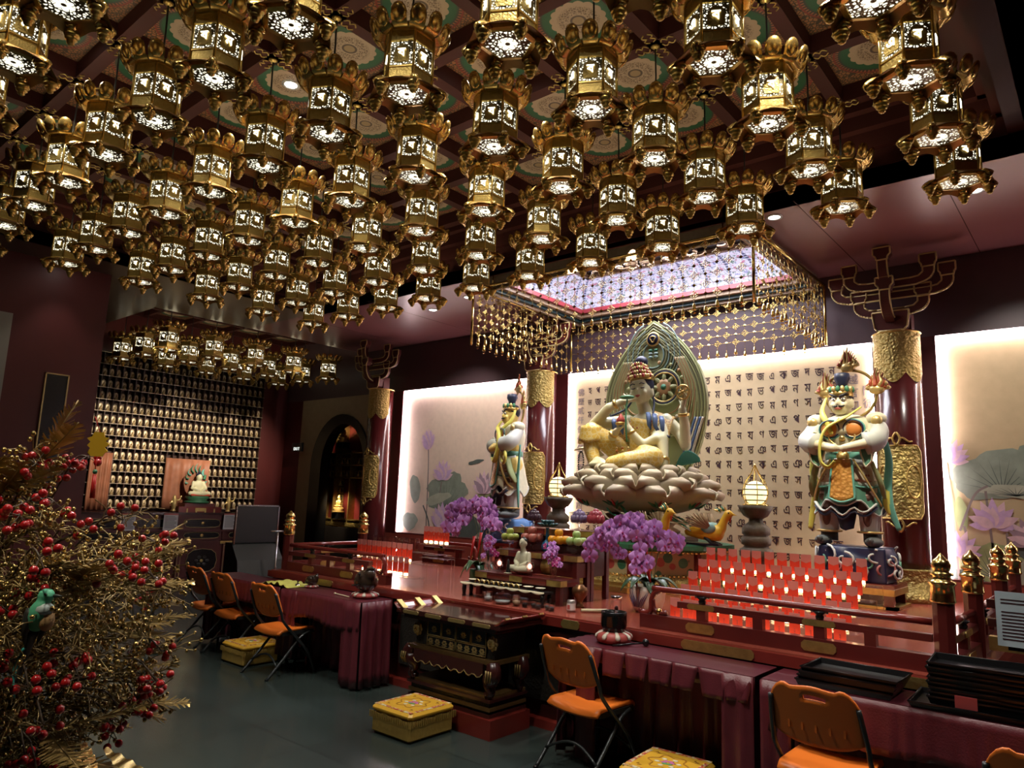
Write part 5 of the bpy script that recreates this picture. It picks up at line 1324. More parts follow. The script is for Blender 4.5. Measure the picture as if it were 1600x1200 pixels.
    for s in (-1,1):  # shoulder guards, wide sleeves
        b=MB(); b.ell((X(s*.27),-.01,1.19),(.095,.10,.07),'armor_cream',12,8); b.ell((X(s*.29),-.09,1.17),(.055,.035,.05),'small_gold',8,6); b.build('shoulder_guard',t)
        b=MB(); e=V((X(s*.30-.02),-.13,.97)); wr=V((X(s*.16),-.22,.93))
        b.tube(spline([(X(s*.25),0,1.16),(X(s*.295),-.05,1.07),e+V((0,0,.01)),e.lerp(wr,.6)],4),[.075,.08,.084,.088,.088,.088,.092,.098,.10,.10,.105,.108,.11],arm,12,cap=True)
        def bell(u,v):
            q=2*PI*u; c_=e.lerp(wr,.45*v+.1); rr=.085+.03*v+.010*sin(q*6)*v
            return c_+V((X(s*rr*cos(q)*.55),-rr*.5*cos(q)*.6,rr*sin(q)-.10*v*max(0,-sin(q))))
        b.grid(bell,24,6,robe); b.tube([bell(k/24,1) for k in range(24)],.009,'armor_cream',5,closed=True)
        b.build('sleeve',t)
    # skirts: cream tassets with diamond cloth, orange scale tabard, long lower skirt
    for s in (-1,1):
        b=MB()
        def tas(u,v,o=0):
            q=lerp(.18,1.55,u); rr=.205+.06*v+o
            return V((X(s*rr*sin(q)),-rr*.78*cos(q),.82-.26*v-.02*sin(PI*u)))
        n_=14
        b.sheet((lambda u,v:tas(u,v)) if s*mirror<0 else (lambda u,v:tas(1-u,v)),n_,6,'grey_white',.012)
        b.sheet((lambda u,v:tas(.12+.76*u,.18+.62*v,.006)) if s*mirror<0 else (lambda u,v:tas(.88-.76*u,.18+.62*v,.006)),n_,6,'diamond_cloth',.006)
        b.tube([tas(k/12,1,.004) for k in range(13)],.010,slv,6); b.build('tasset',t)
    b=MB(); sc=lambda u,v:V((lerp(-.085-.03*v,.085+.03*v,u),-.19-.05*v-.02*sin(PI*u),.80-.36*v-.04*sin(PI*u)*v))
    b.sheet(sc,10,10,'scale_orange',.01); b.tube([sc(0,k/8)+V((0,-.006,0)) for k in range(9)]+[sc(k/8,1)+V((0,-.006,0)) for k in range(1,9)]+[sc(1,1-k/8)+V((0,-.006,0)) for k in range(1,9)],.012,slv,6); b.build('tabard',t)
    b=MB(); 
    def sk(u,v):
        q=2*PI*u; rr=.20+.11*v+.016*sin(q*9)*v; zz=.80-.38*v-.10*v*abs(cos(q))*1.0+.05*v*cos(q*6)
        return V((rr*cos(q),rr*.75*sin(q),zz))
    b.grid(lambda u,v:sk(1-u,v),48,8,skirt); b.grid(lambda u,v:sk(u,v)*.985,48,8,'hair_blue'); b.tube([sk(k/48,1) for k in range(48)],.009,'grey_white',5,closed=True); b.build('skirt',t)
    b=MB(); b.sheet(lambda u,v:V((lerp(-.12+.08*v,.12-.06*v,u),-.12-.05*sin(PI*u)-.02*v,.44-.30*v+.05*abs(u-.5)*v)),10,8,'hair_blue',.012)
    hem=[V((lerp(-.27,.27,k/16),-.235+.10*abs(k/8-1)**2,.40-.07*abs(sin(k*PI/5.3))-.05*(1-abs(k/8-1)))) for k in range(17)]
    b.tube(hem,.020,'grey_white',6,flat=.5); b.tube([h_+V((0,.01,-.035)) for h_ in hem],.022,'hair_blue',6,flat=.5); b.build('hem_cloth',t)
    for s in (-1,1):
        b=MB(); b.tube(spline([(X(s*.10),-.20,.80),(X(s*.20),-.19,.62),(X(s*.27),-.14,.46),(X(s*.29),-.05,.38)],4),[.018]*13,'small_gold',6,flat=.5); b.tube(spline([(X(s*.24),-.13,.78),(X(s*.30),-.10,.60),(X(s*.31),-.02,.46)],4),[.05,.05,.055,.055,.06,.06,.055,.05,.04],'leaf_green',6,flat=.4); b.build('side_flap',t)
        b=MB(); b.tube([(X(s*.105+.088*cos(w)),-.178-.008*sin(w),1.09+.082*sin(w)) for w in [2*PI*k/18 for k in range(18)]],.007,'navy',5,closed=True); b.tube(spline([(X(s*.02),-.175,1.20),(X(s*.12),-.17,1.02),(X(s*.03),-.19,.92)],4),.009,'small_gold',6); b.build('armour_trim',t)
    for s in (-1,1):
        b=MB(); limb(b,[(X(s*.165),-.06,.46),(X(s*.17),-.07,.40)],[.098,.09],'legging'); b.lathe([(.082,.12),(.092,.25),(.098,.36),(.10,.40)],'grey_white',(X(s*.18),-.03,0),14,cap=False); b.tube([(X(s*.18)+.105*cos(w),-.03+.105*sin(w),.13) for w in [2*PI*k/16 for k in range(16)]],.012,'small_gold',5,closed=True)
        b.ell((X(s*.18),-.115,.27),(.04,.03,.09),'legging',10,6); b.build('greave',t)
        b=MB(); b.lathe([(.078,.04),(.08,.12)],'boot',(X(s*.19),0,0),12); b.ell((X(s*.19)+X(s*.03),-.08,.042),(.075,.15,.05),'boot',12,8); b.tube([(X(s*.22),-.20,.05),(X(s*.225),-.235,.075)],[.035,.015],'boot',6); b.build('boot',t)
    for pts,m,w in (([(X(.16),-.10,1.30),(X(.05),-.19,1.20),(X(-.12),-.22,1.10),(X(-.18),-.24,.95),(X(-.17),-.27,.78),(X(-.10),-.28,.72),(X(-.04),-.28,.78)],'ribbon_gold',.030),([(X(-.17),-.02,1.42),(X(-.20),-.08,1.28),(X(-.14),-.17,1.17),(X(-.08),-.20,1.04)],'ribbon_gold',.030),
        ([(X(.33),.02,1.0),(X(.36),.0,.80),(X(.34),.0,.55),(X(.36),-.02,.36),(X(.42),0,.16)],'aqua',.034),([(X(-.30),.02,.95),(X(-.33),0,.72),(X(-.30),0,.52),(X(-.34),0,.30),(X(-.37),0,.14)],'ribbon_gold' if mirror>0 else 'aqua',.034),([(X(.34),0,.56),(X(.33),-.02,.42),(X(.36),-.02,.30)],'ribbon_gold',.034)):
        b=MB(); sp_=spline(pts,5); b.tube(sp_,[w*(.6+.5*sin(PI*k/(len(sp_)-1))) for k in range(len(sp_))],m,8,flat=.45); b.build('ribbon',t)
    if fl:
        b=MB(); b.tube([(X(-.30)+(.02+.011*k)*cos(k*.7)*mirror,-.20,.80+(.02+.011*k)*sin(k*.7)) for k in range(12)],.022,'ribbon_gold',6); b.build('scroll_curl',t)
    return t
def rock(lab,loc,r,h,m1,seed,ms):
    t=thing('rock_base',lab,'statue base',loc); rr=random.Random(seed); mb=MB()
    for k in range(16): a=2*PI*k/16; mb.ell((r[0]*.72*cos(a),r[1]*.68*sin(a),h*rr.uniform(.35,.60)),(r[0]*.30,r[1]*.34,h*rr.uniform(.38,.42)),m1,10,6)
    mb.b2((-r[0]*.8,-r[1]*.8,0),(r[0]*.8,r[1]*.8,h*.93),m1)
    me=remesh(mb,.022,3); top=max(v.co.z for v in me.vertices)
    meshobj('rock',me,t)
    for k in range(26):
        a=2*PI*k/26; b=MB(); x,y=r[0]*1.0*cos(a),r[1]*.99*sin(a); z=h*(.28+.5*((k*7)%5)/5); q=.05+.02*(k%3)
        b.tube([(x-sin(a)*q*1.3*sin(w*1.0)*(1-.04*i),y+cos(a)*q*1.3*sin(w)*(1-.04*i),z+q*cos(w)*(1-.05*i)) for i,w in enumerate([i*.5 for i in range(13)])],.011,ms[k%len(ms)],5); b.build('painted_wave',t)
    return top
mat('wave_white',(.65,.66,.62),.5); mat('wave_blue',(.10,.25,.55),.5); mat('wave_pink',(.50,.18,.18),.5)
# right guardian on its red table
tb=thing('statue_table','low red table with gilt brackets under the right guardian','table',(-1.92,7.38,0))
b=MB(); b.b2((-.36,-.27,.985),(.36,.27,1.02),'red_lacquer'); b.b2((-.36,-.28,.93),(.36,-.265,.985),'old_gold'); b.b2((.35,-.27,.93),(.365,.27,.985),'old_gold'); b.build('top',tb)
b=MB(); b.b2((-.38,-.29,.812),(.38,-.20,.835),'old_gold'); b.b2((.29,-.29,.812),(.38,.28,.835),'old_gold'); b.b2((-.38,-.29,.812),(-.29,.28,.835),'old_gold'); b.build('foot_rail',tb)
for x in (-.31,.31):
    for y in (-.22,.22): b=MB(); b.b2((x-.04,y-.03,.83),(x+.04,y+.03,.985),'red_lacquer'); b.build('leg',tb)
b=MB(); b.lathe([(.09,0),(.09,.012)],'old_gold',(-.12,-.20,.90),18,axis=(0,-1,0)); b.b2((-.27,-.20,.84),(.27,.2,.97),'wood_dark'); b.build('side_panel',tb)
zt=rock('dark swirling cloud rock under the right guardian',(-1.92,7.38,1.02),(.36,.25),.34,'navy',1,['wave_white','robe_green','wave_white','wave_pink','wave_white'])
guardian('armoured guardian with fierce white face standing right of the central statue',(-1.97,7.38,1.02+zt-.008),.0,False,'robe_green','aqua',3,1,'robe_green','face_white')
zt2=.0
tb2=thing('statue_table','red table under the left guardian behind the left orchid','table',(-6.25,7.38,0))
b=MB(); b.b2((-.38,-.27,1.05),(.38,.27,1.09),'red_lacquer'); b.build('top',tb2)
for x in (-.32,.32):
    for y in (-.22,.22): b=MB(); b.b2((x-.04,y-.03,.812),(x+.04,y+.03,1.05),'red_lacquer'); b.build('leg',tb2)
zt=rock('blue and white wave rock under the left guardian',(-6.25,7.38,1.09),(.37,.25),.33,'wave_blue',2,['wave_white','wave_white','wave_blue'])
guardian('armoured guardian with gold scroll standing left of the central statue',(-6.22,7.38,1.09+zt-.008),-.55,True,'aqua','robe_green',9,-1,'armor_cream')
# globe lamps
mat('globe_glow',(1,.9,.6),.5,emit=(1,.80,.36),es=.95)
mat('stone_dark',(.10,.075,.05),.5,var=.4,vs=25,bump=.5,bs=30)
def globe(lab,loc):
    t=thing('globe_lamp',lab,'lamp',loc)
    b=MB()
    b.lathe([(.16,0),(.16,.05),(.11,.09),(.08,.13),(.08,.30),(.15,.335),(.165,.36),(.165,.42),(.13,.44),(.12,.455),(.145,.47),(.15,.53),(.13,.55),(.12,.56),(.14,.575),(.14,.63),(.12,.66),(.07,.70),(.07,.73)],'stone_dark',(0,0,0),18); b.build('pillar',t)
    b=MB(); b.lathe([(.07,.73),(.12,.76),(.16,.82),(.175,.865),(.15,.862),(.10,.85)],'stone_dark',(0,0,0),20,mod=lambda a,z:1+.05*cos(a*10)); b.lathe([(.13,.862),(.13,.88),(.10,.885)],'brass',(0,0,0),18); b.build('lotus_cup',t)
    b=MB(); b.ell((0,0,.995),(.118,.118,.125),'globe_glow',20,12); b.build('globe',t)
    b=MB()
    for z in (.92,.975,1.03,1.08): q=.118*math.sqrt(max(0,1-((z-.995)/.125)**2))+.004; b.tube([(q*cos(a),q*sin(a),z) for a in [2*PI*k/24 for k in range(24)]],.006,'black',4,closed=True)
    for k in range(6):
        a=PI/3*k; b.tube(spline([(.10*cos(a),.10*sin(a),.875),(.135*cos(a),.135*sin(a),.99),(.11*cos(a),.11*sin(a),1.10),(.045*cos(a),.045*sin(a),1.20),(0,0,1.30)],4),.005,'brass',5)
    b.build('wire_cage',t)
globe('lit globe lamp on a dark stone pillar right of the central statue',(-2.90,7.42,.812)); globe('lit globe lamp on a dark stone pillar left of the central statue',(-5.32,7.25,.832))
# ---------- candle racks with red packets ----------
mat('packet_red',(.72,.055,.025),.45); mat('packet_pale',(.60,.22,.20),.5); mat('candle_glow',(1,.8,.5),.5,emit=(1,.62,.30),es=10)
g=G('acrylic'); g.ob(); g.set(Base_Color=(.95,.95,.95),Roughness=.05,Transmission_Weight=1.0,IOR=1.2,Alpha=.35)
mat('rosette_red',(.7,.10,.06),.4)
def candle():
    t=thing('votive_candle','x','votive candle',(0,0,0),0,'votive candles with red packets')
    b=MB(); b.b2((-.035,-.002,.03),(.035,.002,.13),'packet_red'); b.b2((-.035,-.003,.13),(.035,.002,.178),'packet_pale')
    b.add([(-.035,-.0035,.13),(.035,-.0035,.13),(0,-.0035,.116)],[[0,2,1]],'packet_pale')
    for k in range(3): b.b2((-.004,-.0045,.05+.014*k),(.004,-.002,.059+.014*k),'motif_red')
    b.build('red_packet',t)
    b=MB(); b.lathe([(.022,0),(.025,.004),(.026,.032),(.023,.032),(.021,.006)],'acrylic',(0,.0,0),12); b.build('glass_cup',t)
    b=MB(); b.lathe([(.017,.006),(.017,.024),(0,.026)],'candle_glow',(0,0,0),10); b.build('candle_light',t); return t
cd=None
def putc(loc,lab,rz=0):
    global cd
    if cd is None:
        cd=candle(); cd.location=loc; cd['label']=lab; cd.rotation_euler=(0,0,rz)
    else: dup(cd,loc,rz,lab)
def rack(name,lab,loc,tiers,w,rz=0):
    t=thing(name,lab,'candle rack',loc,rz)
    for (y,z,d) in tiers:
        b=MB(); b.b2((-w/2,y-d/2,z-.006),(w/2,y+d/2,z),'acrylic'); b.build('shelf',t)
        if z>.02:
            b=MB(); b.b2((-w/2,y+d/2-.004,0),(-w/2+.006,y+d/2,z-.006),'acrylic'); b.b2((w/2-.006,y+d/2-.004,0),(w/2,y+d/2,z-.006),'acrylic'); b.build('upright',t)
    return t
rws=[('bottom row',4.79,.010),('second row up',4.96,.092),('third row up',5.14,.174),('fourth row up',5.32,.256),('top row',5.50,.338)]
rack('candle_rack','clear stepped rack of red packets and candles behind the right railing',(-1.90,0,HP+.002),[(y,max(z,.008),.15) for _,y,z in rws],1.22)
rc=random.Random(5)
for j,(nm,y,z) in enumerate(rws):
    n=13
    for i in range(n): putc((-2.47-.012*j+i*.0925+rc.uniform(-.008,.008),y+rc.uniform(-.008,.008),HP+max(z,.008)+.003),'red packet candle in the %s of the right rack, %s from the left'%(nm,ORD[i]),rc.uniform(-.18,.18))
# front glass cups with rosettes
t0=None
for i in range(13):
    lab='round glass light with red rosette below the right rack, %s from the left'%ORD[i]
    loc=(-2.46+i*.093,4.70,HP+.001)
    if t0 is None:
        t0=thing('rosette_light',lab,'votive light',loc,0,'rosette lights at the rack foot')
        b=MB(); b.lathe([(.026,0),(.030,.01),(.030,.045),(.026,.05)],'acrylic',(0,0,0),14); b.build('glass_cup',t0)
        b=MB()
        for k in range(8): b.ell((.022*cos(k*PI/4),-.031,.045+.022*sin(k*PI/4)),(.010,.004,.010),'rosette_red' if k%2 else 'packet_pale',6,4)
        b.build('rosette',t0); b=MB(); b.ell((0,-.033,.045),(.010,.004,.010),'candle_glow',8,5); b.ell((0,0,.02),(.012,.012,.012),'candle_glow',8,5); b.build('light',t0)
    else: dup(t0,loc,None,lab)
# left rack
lr=[('front row',4.80,.07,9,-5.96),('middle row',4.98,.18,11,-6.28),('back row',5.30,.30,6,-6.10)]
rack('candle_rack','clear stepped rack of red packets behind the left railing',(-5.72,0,HP+.002),[(4.80,.07,.14),(4.98,.18,.14),(5.16,.27,.14)],1.18)
for nm,y,z,n,x0 in lr[:2]:
    for i in range(n): putc((x0+i*.080,y,HP+z+.005),'red packet candle in the %s of the left rack, %s from the left'%(nm,ORD[i]),rc.uniform(-.1,.1))
rack('candle_rack','tall clear acrylic stand of five red packets beside the left lotus painting',(-5.55,0,HP+.002),[(5.42,.34,.14),(5.42,.20,.14)],.42)
for i in range(5): putc((-5.72+i*.078,5.42,HP+.347),'candle with red packet on the tall clear stand, %s from the left'%ORD[i],0)
e0=None
for j,(y,z,n,x0) in enumerate(((5.16,.275,9,-6.25),)):
    for i in range(n):
        lab='empty clear acrylic packet holder in the left rack, %s from the left'%ORD[i]; loc=(x0+i*.085,y,HP+z)
        if e0 is None:
            e0=thing('packet_holder',lab,'holder',loc,0,'empty acrylic holders'); b=MB(); b.b2((-.03,-.003,0),(.03,.003,.13),'acrylic'); b.build('plate',e0); b=MB(); b.b2((-.03,-.02,0),(.03,.02,.004),'acrylic'); b.build('foot',e0)
        else: dup(e0,loc,None,lab)
# ---------- stepped offering table ----------
ot=thing('offering_table','red three-step offering table with gilt corners in front of the pedestal','table',(-3.98,0,HP+.002))
for (y0,y1,z,hw) in ((4.84,5.10,.20,.47),(5.10,5.32,.385,.45),(5.32,5.62,.585,.45)):
    b=MB(); b.b2((-hw,y0,z-.022),(hw,y1,z),'wood_red'); b.b2((-hw,y0,z-.055),(hw,y0+.02,z-.022),'red_lacquer'); b.b2((hw-.02,y0,z-.055),(hw,y1,z-.022),'red_lacquer'); b.b2((-hw,y0,z-.055),(-hw+.02,y1,z-.022),'red_lacquer'); b.build('step',ot)
    b=MB()
    for x in (-hw+.07,0,hw-.07): b.b2((x-.07,y0-.003,z-.05),(x+.07,y0,z-.004),'old_gold')
    b.b2((hw,y0,z-.05),(hw+.003,y0+.09,z-.004),'old_gold'); b.build('gilt_corner',ot)
    for x in (-hw+.03,hw-.03):
        for y in (y0+.03,y1-.03): b=MB(); b.b2((x-.022,y-.022,0),(x+.022,y+.022,z-.022),'wood_red'); b.build('leg',ot)
b=MB(); b.b2((-.43,4.90,.02),(.43,5.08,.14),'wood_dark'); b.b2((-.43,5.13,.20),(.43,5.30,.32),'wood_red'); b.b2((-.43,5.36,.20),(.43,5.58,.52),'wood_dark'); b.build('panel',ot)
b=MB(); b.lathe([(.07,0),(.07,.008)],'old_gold',(.12,5.12,.27),18,axis=(0,-1,0)); b.build('round_plate',ot)
TX0=-3.98; Z1,Z2,Z3=HP+.204,HP+.389,HP+.589
# low lace-edged bench with dishes
lb=thing('dish_bench','low black bench with scalloped pale lace edge in front of the offering table','bench',(-4.0,4.73,HP+.002))
b=MB(); b.b2((-.46,-.06,.10),(.46,.06,.115),'black_lacquer'); b.build('top',lb)
for x in (-.43,.43):
    for y in (-.045,.045): b=MB(); b.lathe([(.018,0),(.014,.02),(.02,.06),(.016,.10)],'black',(x,y,0),8); b.build('leg',lb)
b=MB(); b.sheet(lambda u,v:V((lerp(-.46,.46,u),-.062-.006*v,.118-.022*v*(.4+.6*abs(sin(u*PI*7))))),56,3,'cream',.003); b.build('lace_edge',lb)
b=MB()
for k in range(9): b.tube([( -.28+.055*k+.026*cos(w),-.045,.117+.035*sin(w)) for w in [PI*i/8 for i in range(9)]],.006,'old_gold',5)
b.build('gilt_crest',lb)
d0=None
for k in range(7):
    lab='small pale offering dish on the lace bench, %s from the left'%ORD[k]; loc=(-4.40+.125*k,4.76,HP+.118)
    if d0 is None:
        d0=thing('offering_dish',lab,'dish',loc,0,'offering dishes on the bench'); b=MB(); b.lathe([(.018,0),(.02,.006),(.035,.018),(.045,.022),(.033,.016),(0,.01)],'cream',(0,0,0),14); b.build('bowl',d0)
    else: dup(d0,loc,None,lab)
mat('water_glass',(.9,.92,.92),.03,trans=1)
def glassv(name,lab,cat,loc,prof,grp=None,fill=None):
    t=thing(name,lab,cat,loc,0,grp); b=MB(); b.lathe(prof,'acrylic',(0,0,0),16); b.build('glass',t)
    if fill: b=MB(); b.lathe(fill[1],fill[0],(0,0,0),12); b.build('contents',t)
    return t
mat('rice',(.45,.30,.18),.6); mat('clear_water',(.55,.58,.58),.1)
glassv('glass_jar','short clear glass tumbler at the platform edge, left of the wide glass bowl','glass',(-4.07,4.60,HP+.001),[(.034,0),(.036,.08),(.033,.08),(.031,.006),(0,.006)],None,('clear_water',[(.030,.007),(.031,.04),(0,.04)]))
glassv('glass_bowl','wide clear lidded glass bowl at the platform edge','bowl',(-3.90,4.585,HP+.001),[(.05,0),(.066,.02),(.072,.06),(.076,.066),(.05,.085),(.012,.092),(.012,.105),(0,.106)],None,('clear_water',[(.048,.005),(.062,.03),(0,.03)]))
glassv('glass_jar','clear glass tumbler with brown grains right of the wide glass bowl','glass',(-3.755,4.585,HP+.001),[(.032,0),(.034,.085),(.031,.085),(.029,.006),(0,.006)],None,('rice',[(.028,.007),(.029,.04),(0,.042)]))
k0=None
for k in range(5):
    lab='small dark tea cup in a glass at the platform edge, %s from the left'%ORD[k]; loc=(-3.665+.058*(k//2)+.03*(k%2)*1.0+.0*k,4.63+.045*(k%2),HP+.001)
    loc=(-3.66+.066*k,4.575+.03*(k%2),HP+.001)
    if k0 is None: k0=glassv('tea_cup',lab,'cup',loc,[(.020,0),(.024,.05),(.021,.05),(.018,.005),(0,.005)],'dark tea cups at the platform edge',('black',[(.017,.006),(.020,.034),(0,.035)]))
    else: dup(k0,loc,None,lab)
mat('tin',(.42,.38,.36),.35,.7); mat('paper_red',(.5,.12,.10),.6)
t=thing('tea_tin','small metal tin with paper label right of the tea cups','tin',(-3.30,4.70,HP+.001)); b=MB(); b.lathe([(.034,0),(.034,.075),(.031,.08),(.031,.088),(0,.09)],'tin',(0,0,0),18); b.build('body',t); b=MB(); b.lathe([(.0345,.015),(.0345,.065)],'white',(0,0,0),18,cap=False); b.b2((-.012,-.0358,.022),(.012,-.0348,.055),'paper_red'); b.build('paper_label',t)
t=thing('incense_urn','dark bronze rounded urn on a narrow foot at the right of the offering table','urn',(-3.40,4.96,HP+.001)); b=MB(); b.lathe([(.04,0),(.035,.015),(.022,.035),(.03,.06),(.06,.10),(.066,.13),(.058,.155),(.035,.165),(.033,.175),(0,.176)],'bronze_dark',(0,0,0),20) if False else b.lathe([(.04,0),(.035,.015),(.022,.035),(.03,.06),(.06,.10),(.066,.13),(.058,.155),(.035,.165),(.033,.175),(0,.176)],'bronze',(0,0,0),20); b.build('body',t)
mat('incense_paper',(.62,.56,.36),.6)
t=thing('paper_roll','pale rolled paper lying beside the tea tin','roll',(-3.17,4.82,HP+.015),.75); b=MB(); b.cyl((-.10,0,0),(.10,0,0),.012,'incense_paper',r2=.016,seg=10); b.build('roll',t); b=MB(); b.cyl((-.101,0,0),(-.099,0,0),.007,'black',seg=8); b.build('opening',t)
t=thing('glass_jar','tall clear jar with silver lid behind the black singing bowl','jar',(-2.92,4.74,HP+.001)); b=MB(); b.lathe([(.042,0),(.044,.01),(.044,.13),(.041,.13),(.041,.008),(0,.008)],'acrylic',(0,0,0),18); b.build('glass',t); b=MB(); b.lathe([(.045,.131),(.046,.155),(.04,.16),(0,.16)],'chrome',(0,0,0),18); b.build('lid',t)
# fruit on stemmed dishes
def stemdish(lab,loc,r=.075,h=.075):
    t=thing('stemmed_dish',lab,'dish',loc,0,'glass stemmed fruit dishes'); b=MB(); b.lathe([(.04,0),(.035,.006),(.009,.012),(.008,h*.6),(.02,h*.75),(r*.8,h*.85),(r,h),(r*.95,h),(r*.7,h*.9),(0,h*.85)],'acrylic',(0,0,0),18); b.build('glass',t)
mat('red_apple',(.42,.13,.10),.35,var=.4,vs=30); mat('orange_fruit',(.80,.36,.02),.4); mat('green_apple',(.42,.58,.20),.35); mat('lime_apple',(.40,.47,.10),.35); mat('stalk',(.10,.06,.02),.7)
FR={}
def fruit(kind,m,lab,loc,r):
    if kind not in FR:
        t=thing(kind,lab,'fruit',loc,0,kind.replace('_',' ')+'s on glass dishes'); b=MB(); b.lathe([(0,-.82),(.4,-.92),(.8,-.62),(1,0),(.92,.5),(.6,.86),(.25,.88),(0,.74)],m,(0,0,0),14) ; b.v=[(p[0]*r,p[1]*r,p[2]*r) for p in b.v]; b.build('flesh',t)
        b=MB(); b.cyl((0,0,r*.72),(r*.1,0,r*1.1),r*.06,'stalk',seg=5); b.build('stalk',t); FR[kind]=t
    else: dup(FR[kind],loc,R.uniform(0,6),lab)
for (x,y,z,kind,m,nm,r) in ((-4.36,5.20,Z2,'lime_apple','lime_apple','pale green fruit pile at the left end',.034),(-4.10,5.20,Z2,'red_apple','red_apple','red apple pile behind the white statuette',.042),(-3.80,5.20,Z2,'orange','orange_fruit','orange pile',.040),(-3.61,5.20,Z2,'green_apple','green_apple','green apple pile at the right end',.038)):
    stemdish('clear stemmed dish under the %s'%nm,(x,y,z+.001),.085)
    for k in range(5):
        w=['back left','back right','front left','front right','top'][k]
        loc=(x,y,z+.078+r*.92+r*1.45) if k==4 else (x+(-1 if k%2==0 else 1)*r*1.03,y+(r*1.03 if k<2 else -r*1.03),z+.078+r*.92)
        fruit(kind,m,'%s fruit of the %s'%(w,nm),loc,r)
# white statuette, candles in goblets, flower vases
mat('jade_white',(.62,.60,.44),.35)
t=thing('white_statuette','small pale seated statuette on the first step of the offering table','statue',(-4.02,4.98,Z1+.001)); mb=MB()
mb.ell((0,0,.03),(.10,.075,.03),'jade_white',14,8); mb.ell((0,.01,.12),(.06,.045,.085),'jade_white'); limb(mb,[(0,.0,.19),(0,-.005,.235)],[.024,.022],'jade_white'); mb.ell((0,-.008,.262),(.034,.036,.044),'jade_white'); mb.ell((0,-.042,.258),(.007,.009,.012),'jade_white',6,4)
for s in (-1,1): limb(mb,[(s*.055,.01,.17),(s*.075,-.01,.10),(s*.02,-.06,.075)],[.022,.02,.016],'jade_white'); limb(mb,[(s*.03,-.01,.05),(s*.095,-.045,.045),(s*.01,-.075,.042)],[.035,.03,.024],'jade_white'); mb.ell((s*.035,0,.255),(.006,.01,.018),'jade_white',6,4)
meshobj('figure',remesh(mb,.006,2),t); b=MB(); b.ell((0,.005,.285),(.034,.034,.024),'frame_grey',12,6); b.ell((0,.005,.306),(.014,.014,.012),'frame_grey',8,5); b.build('hair',t); b=MB(); b.tube([(-.018,-.040,.268),(-.008,-.043,.265)],.0022,'eye_ink',4); b.tube([(.008,-.043,.265),(.018,-.040,.268)],.0022,'eye_ink',4); b.ell((0,-.043,.240),(.008,.004,.003),'lip',6,4); b.build('face_features',t)
t=thing('small_vase','tiny dark figurine standing beside the white statuette','figurine',(-4.12,4.90,Z1+.001)); b=MB(); b.lathe([(.022,0),(.02,.02),(.012,.045),(.016,.07),(.008,.085),(.012,.10),(.008,.115),(0,.12)],'bead_dark',(0,0,0),12); b.build('figure',t); b=MB(); b.lathe([(.035,0),(.035,.008)],'jade_white',(0,0,-.0005),14); b.build('foot',t)
mat('pink_glow',(1,.5,.4),.5,emit=(1,.30,.22),es=2.2)
for x,nm in ((-4.22,'left'),(-3.88,'right')):
    t=thing('candle_goblet','glass goblet with glowing pink candle %s of the white statuette'%('standing left' if nm=='left' else 'standing right'),'candle',(x,4.90,Z1+.001)); b=MB(); b.lathe([(.026,0),(.024,.004),(.005,.01),(.005,.035),(.02,.045),(.036,.07),(.038,.095),(.028,.115),(.025,.115),(.034,.092),(.02,.052),(0,.046)],'acrylic',(0,0,0),16); b.build('glass',t); b=MB(); b.ell((0,0,.078),(.019,.019,.022),'pink_glow',10,6); b.build('candle_light',t)
# big stemmed cups on the top step
mat('purple_glass',(.18,.13,.26),.2); mat('ruby_glass',(.36,.05,.07),.2); mat('dark_glass',(.06,.03,.05),.2); mat('teal_glass',(.03,.09,.10),.2); mat('blue_enamel',(.02,.16,.36),.25)
def lotuscup(lab,loc,m,s=1,stem='acrylic'):
    t=thing('lotus_cup',lab,'cup',loc,0); b=MB(); b.lathe([(.045*s,0),(.04*s,.008),(.010,.018),(.010,.05*s),(.04*s,.06*s),(.06*s,.075*s)],stem,(0,0,0),16); b.build('stem',t); b=MB()
    for k in range(10):
        for L in range(2):
            a=2*PI*k/10+L*.3; b.ell(((.052-.018*L)*s*cos(a),(.052-.018*L)*s*sin(a),(.095+.03*L)*s),(.024*s,.024*s,.036*s),m,8,5)
    b.ell((0,0,.15*s),(.03*s,.03*s,.03*s),m,8,6); b.build('petals',t)
lotuscup('dark red glass lotus cup at the left end of the top step',(-4.28,5.45,Z3+.001),'dark_glass',.95); lotuscup('purple glass lotus cup on the top step, left of the ruby one',(-3.76,5.45,Z3+.001),'purple_glass',1.05); lotuscup('ruby red glass lotus cup at the right end of the top step',(-3.58,5.45,Z3+.001),'ruby_glass',1.1)
t=thing('stemmed_flower','teal glass lotus on a tall blue enamel bottle behind the orange fruit','flower vase',(-3.98,5.27,Z2+.001)); b=MB(); b.lathe([(.035,0),(.05,.02),(.052,.05),(.035,.085),(.016,.105),(.013,.20),(.02,.21)],'blue_enamel',(0,0,0),16); b.build('bottle',t); b=MB()
for k in range(12):
    for L in range(2): a=2*PI*k/12+.26*L; b.ell(((.07-.03*L)*cos(a),(.07-.03*L)*sin(a),.235+.02*L),(.032,.018,.012),'teal_glass',8,5,rot=Matrix.Rotation(a,4,'Z')@Matrix.Rotation(-.5-.4*L,4,'Y'))
b.build('lotus',t)
glassv('flute_glass','tall clear flute glass between the teal lotus and the purple cup','glass',(-3.88,5.50,Z3+.001),[(.028,0),(.006,.008),(.006,.04),(.022,.07),(.030,.16),(.027,.16),(.018,.075),(0,.06)])
